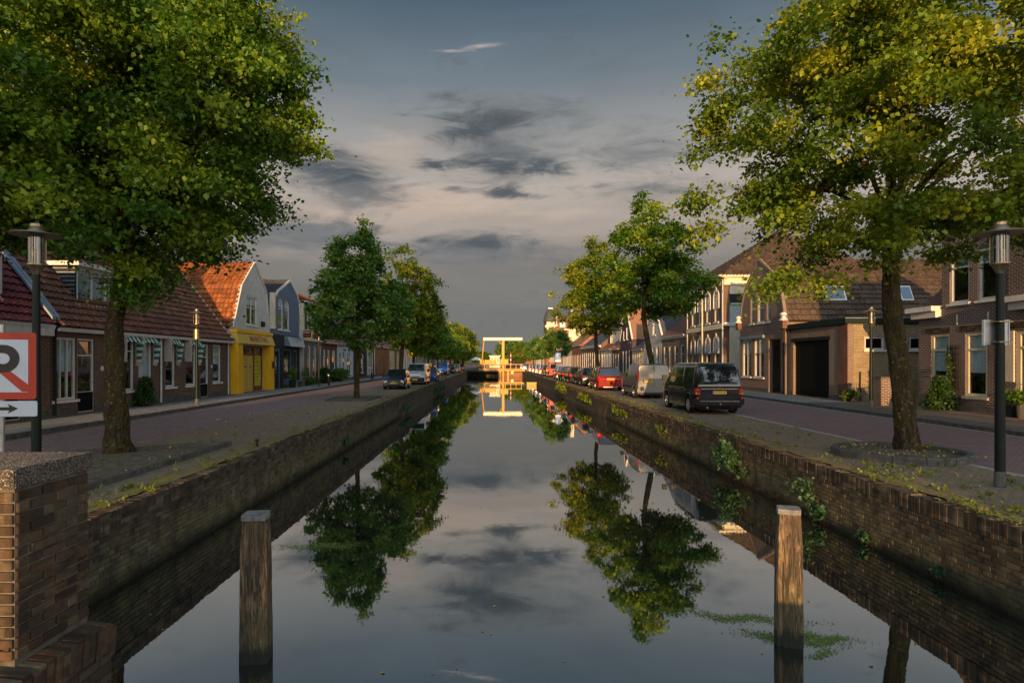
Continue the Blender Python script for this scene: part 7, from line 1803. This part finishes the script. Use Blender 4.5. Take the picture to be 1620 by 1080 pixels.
# weeds and grass tufts (nobody could count them)
def tufts(name, pts, n_per, size, mat, seed, spread=0.09, up=0.6, flat=0.5):
    rng = np.random.default_rng(seed); P = []
    for (x, y, z, s) in pts:
        m = max(3, int(n_per * s)); q = rng.normal(0, spread * s, (m, 3)); q[:, 2] = np.abs(q[:, 2]) * up
        P.append(q + np.array([x, y, z]))
    P = np.vstack(P); o = bpy.data.objects.new(name, leaf_mesh(name, P, size, mat, seed, droop=-0.9, flat=flat)); COL.objects.link(o); o['kind'] = 'stuff'; return o
rs = random.Random(77)
pts = []
for i in range(260):
    y = 7 + rs.random() ** 1.7 * 70
    pts.append((XR + rs.choice((0.12, 0.25, 0.6, 0.64, 0.68)) + rs.uniform(-.05, .05), y, 0.01, rs.uniform(0.3, 1.2)))
for i in range(150):
    y = 7 + rs.random() ** 1.7 * 60
    pts.append((XL - rs.choice((0.15, 0.3, 0.60, 0.64)) - rs.uniform(-.05, .05), y, 0.01, rs.uniform(0.3, 1.0)))
tufts('grass', pts, 12, 0.045, 'weed', 1, 0.06)
pts = [(8.35, 10.0, 0, 1.6), (8.6, 9.9, 0, 1.2), (8.2, 9.5, 0, 1.4), (7.25, 10.6, 0, 1.7), (7.5, 10.7, 0, 1.3), (7.0, 11.5, 0, 1.2), (6.9, 11.3, 0, 1.5), (7.35, 11.5, 0, 1.2), (7.8, 11.55, 0, 1.1), (8.6, 11.6, 0, 1.4), (9.7, 12.6, 0, 1.0), (7.4, 9.7, 0, 0.9), (8.0, 8.6, 0, 1.2), (7.6, 8.3, 0, 1.0), (7.1, 8.9, 0, 1.0), (-6.0, 9.2, 0, 1.6), (-5.6, 9.6, 0, 1.0), (-7.5, 10.2, 0.05, 1.2), (-6.2, 11.8, 0.03, 0.9), (8.0, 13.8, 0.12, 1.1), (9.35, 13.2, 0.12, 0.9), (-7.0, 13.7, 0.05, 0.8)]
for i in range(40): pts.append((rs.uniform(6.9, 9.1), rs.uniform(8, 34), 0, rs.uniform(0.2, 0.5)))
for i in range(40): pts.append((rs.uniform(-8.5, -5.7), rs.uniform(15, 45), 0, rs.uniform(0.2, 0.5)))
tufts('grass', pts, 16, 0.06, 'weed', 2, 0.07)
pts = [(rs.uniform(6.3, 9.0), rs.uniform(7.5, 30), 0.012, 0.3) for i in range(110)] + [(rs.uniform(-9.2, -5.2), rs.uniform(8, 26), 0.05, 0.3) for i in range(110)] + [(rs.uniform(7.6, 9.5), rs.uniform(12.0, 14.0), 0.11, 0.4) for i in range(60)]
tufts('fallen_leaves', pts, 2, 0.04, 'litter', 3, 0.25, 0.0, 0.15)
# plants growing out of the quay walls
def wall_plant(label, x, y, z, r, h, n, size, mat, seed, cat='plant'):
    """stems fan out from one root in the joints of the wall and arch over"""
    T = thing('wall_plant', label, cat, (x, y, z), 'plants growing out of the quay walls'); rng = np.random.default_rng(seed); s = -1 if x > 0 else 1
    P = []; g = G(); ns = max(4, n // 28)
    for i in range(ns):
        y0 = rng.normal(0, r * 0.45); a = rng.uniform(-1.0, 1.0); L = h * rng.uniform(0.5, 1.15); tip = Vector((s * L * rng.uniform(0.25, 0.55), y0 + a * L * 0.55, L * rng.uniform(0.1, 0.9)))
        root = Vector((0, y0, rng.uniform(-0.3, 0.1) * h)); mid = root.lerp(tip, 0.5) + Vector((0, 0, 0.25 * L))
        pts = bez(root, mid, root + tip - Vector((0, y0, 0)), 6)
        g.tube([p for p in pts], [0.006] * 6 + [0.002], 3, cap=False)
        for k in range(1, 7):
            for q in range(4): P.append(tuple(pts[k] + Vector(tuple(rng.normal(0, 0.045 * (0.6 + h), 3)))))
    me = g.mesh('stem', None, False); me.materials.append(M['weed']); o = bpy.data.objects.new('stem', me); COL.objects.link(o); o.parent = T; o['kind'] = 'stuff'
    o = bpy.data.objects.new('foliage', leaf_mesh('foliage', np.array(P), size, mat, seed, droop=0.5, flat=0.5)); COL.objects.link(o); o.parent = T
wall_plant('dense dark fern clump hanging on the right quay wall', XR, 16.0, -0.62, 0.60, 0.75, 1500, 0.085, 'fern', 1)
wall_plant('tall thin weeds on the right quay wall above the right pile', XR, 12.0, -0.70, 0.16, 0.75, 260, 0.06, 'fern', 2)
wall_plant('broad-leaved weed low on the right quay wall behind the right pile', XR, 11.7, -0.9, 0.20, 0.40, 110, 0.09, 'fern', 12)
wall_plant('yellow-lit weeds hanging at the far right quay wall', XR, 41.0, -0.5, 2.6, 0.5, 1100, 0.11, 'leaf_yellow', 3)
wall_plant('bushy sunlit weeds on the right quay wall by the parking sign', XR, 54.0, -0.5, 2.0, 0.9, 1000, 0.14, 'leaf_yellow', 13)
wall_plant('pale weeds beside the far right-hand wall clump', XR, 30.0, -0.5, 2.0, 0.35, 500, 0.08, 'leaf_yellow', 4)
wall_plant('low weeds on the right wall level with the black van', XR, 22.5, -0.55, 0.8, 0.28, 320, 0.06, 'weed', 14)
wall_plant('small green clump low on the left quay wall', XL, 21.0, -0.75, 0.45, 0.3, 300, 0.07, 'fern', 5)
wall_plant('trailing plants on the left quay wall near the dark hatchback', XL, 36.0, -0.7, 2.0, 0.35, 700, 0.09, 'fern', 6)
wall_plant('dark overgrowth on the left wall below the low fence', XL, 58.0, -0.7, 5.0, 0.6, 1200, 0.14, 'fern', 16)
wall_plant('small leafy weed at the waterline of the right wall', XR, 10.3, -0.92, 0.10, 0.16, 60, 0.06, 'fern', 7)
wall_plant('tiny weed at the waterline right of the right pile', XR, 8.6, -0.94, 0.09, 0.13, 50, 0.05, 'fern', 8)
t = thing('fern', 'small fern on the ledge of the bridge pier', 'plant', (-2.86, 3.70, 0.24)); rng = np.random.default_rng(2)
C = rng.normal(0, 0.03, (26, 3)) + np.array([0.0, 0, 0.03]); o = bpy.data.objects.new('foliage', leaf_mesh('foliage', C, 0.06, 'weed', 2)); COL.objects.link(o); o.parent = t
# duckweed rafts
rng = np.random.default_rng(9); P = []
for (x, y, rx, ry, n, a) in ((2.95, 7.35, 0.75, 0.13, 1700, -0.22), (3.3, 6.85, 0.45, 0.14, 2400, -0.15), (3.65, 6.75, 0.35, 0.09, 700, 0.1), (3.45, 6.45, 0.2, 0.07, 300, 0.1), (-2.9, 10.2, 0.8, 0.20, 1300, 0.15)):
    q = rng.normal(0, 0.5, (n, 2)); q = q * np.array([rx, ry]); wv = 0.06 * np.sin(q[:, 0] * 9)
    P.append(np.stack([x + q[:, 0] * math.cos(a) - (q[:, 1] + wv) * math.sin(a), y + q[:, 0] * math.sin(a) + (q[:, 1] + wv) * math.cos(a), np.full(n, WZ + 0.006)], 1))
P = np.vstack(P); o = bpy.data.objects.new('duckweed', leaf_mesh('duckweed', P, 0.016, 'duckweed', 9, droop=0, flat=0.05)); COL.objects.link(o); o['kind'] = 'stuff'

rng = np.random.default_rng(19); n = 130
P = np.stack([rng.uniform(-4.6, 5.8, n), 6 + rng.random(n) ** 1.5 * 40, np.full(n, WZ + 0.006)], 1)
o = bpy.data.objects.new('floating_leaves', leaf_mesh('floating_leaves', P, 0.035, 'litter', 19, droop=0, flat=0.03)); COL.objects.link(o); o['kind'] = 'stuff'
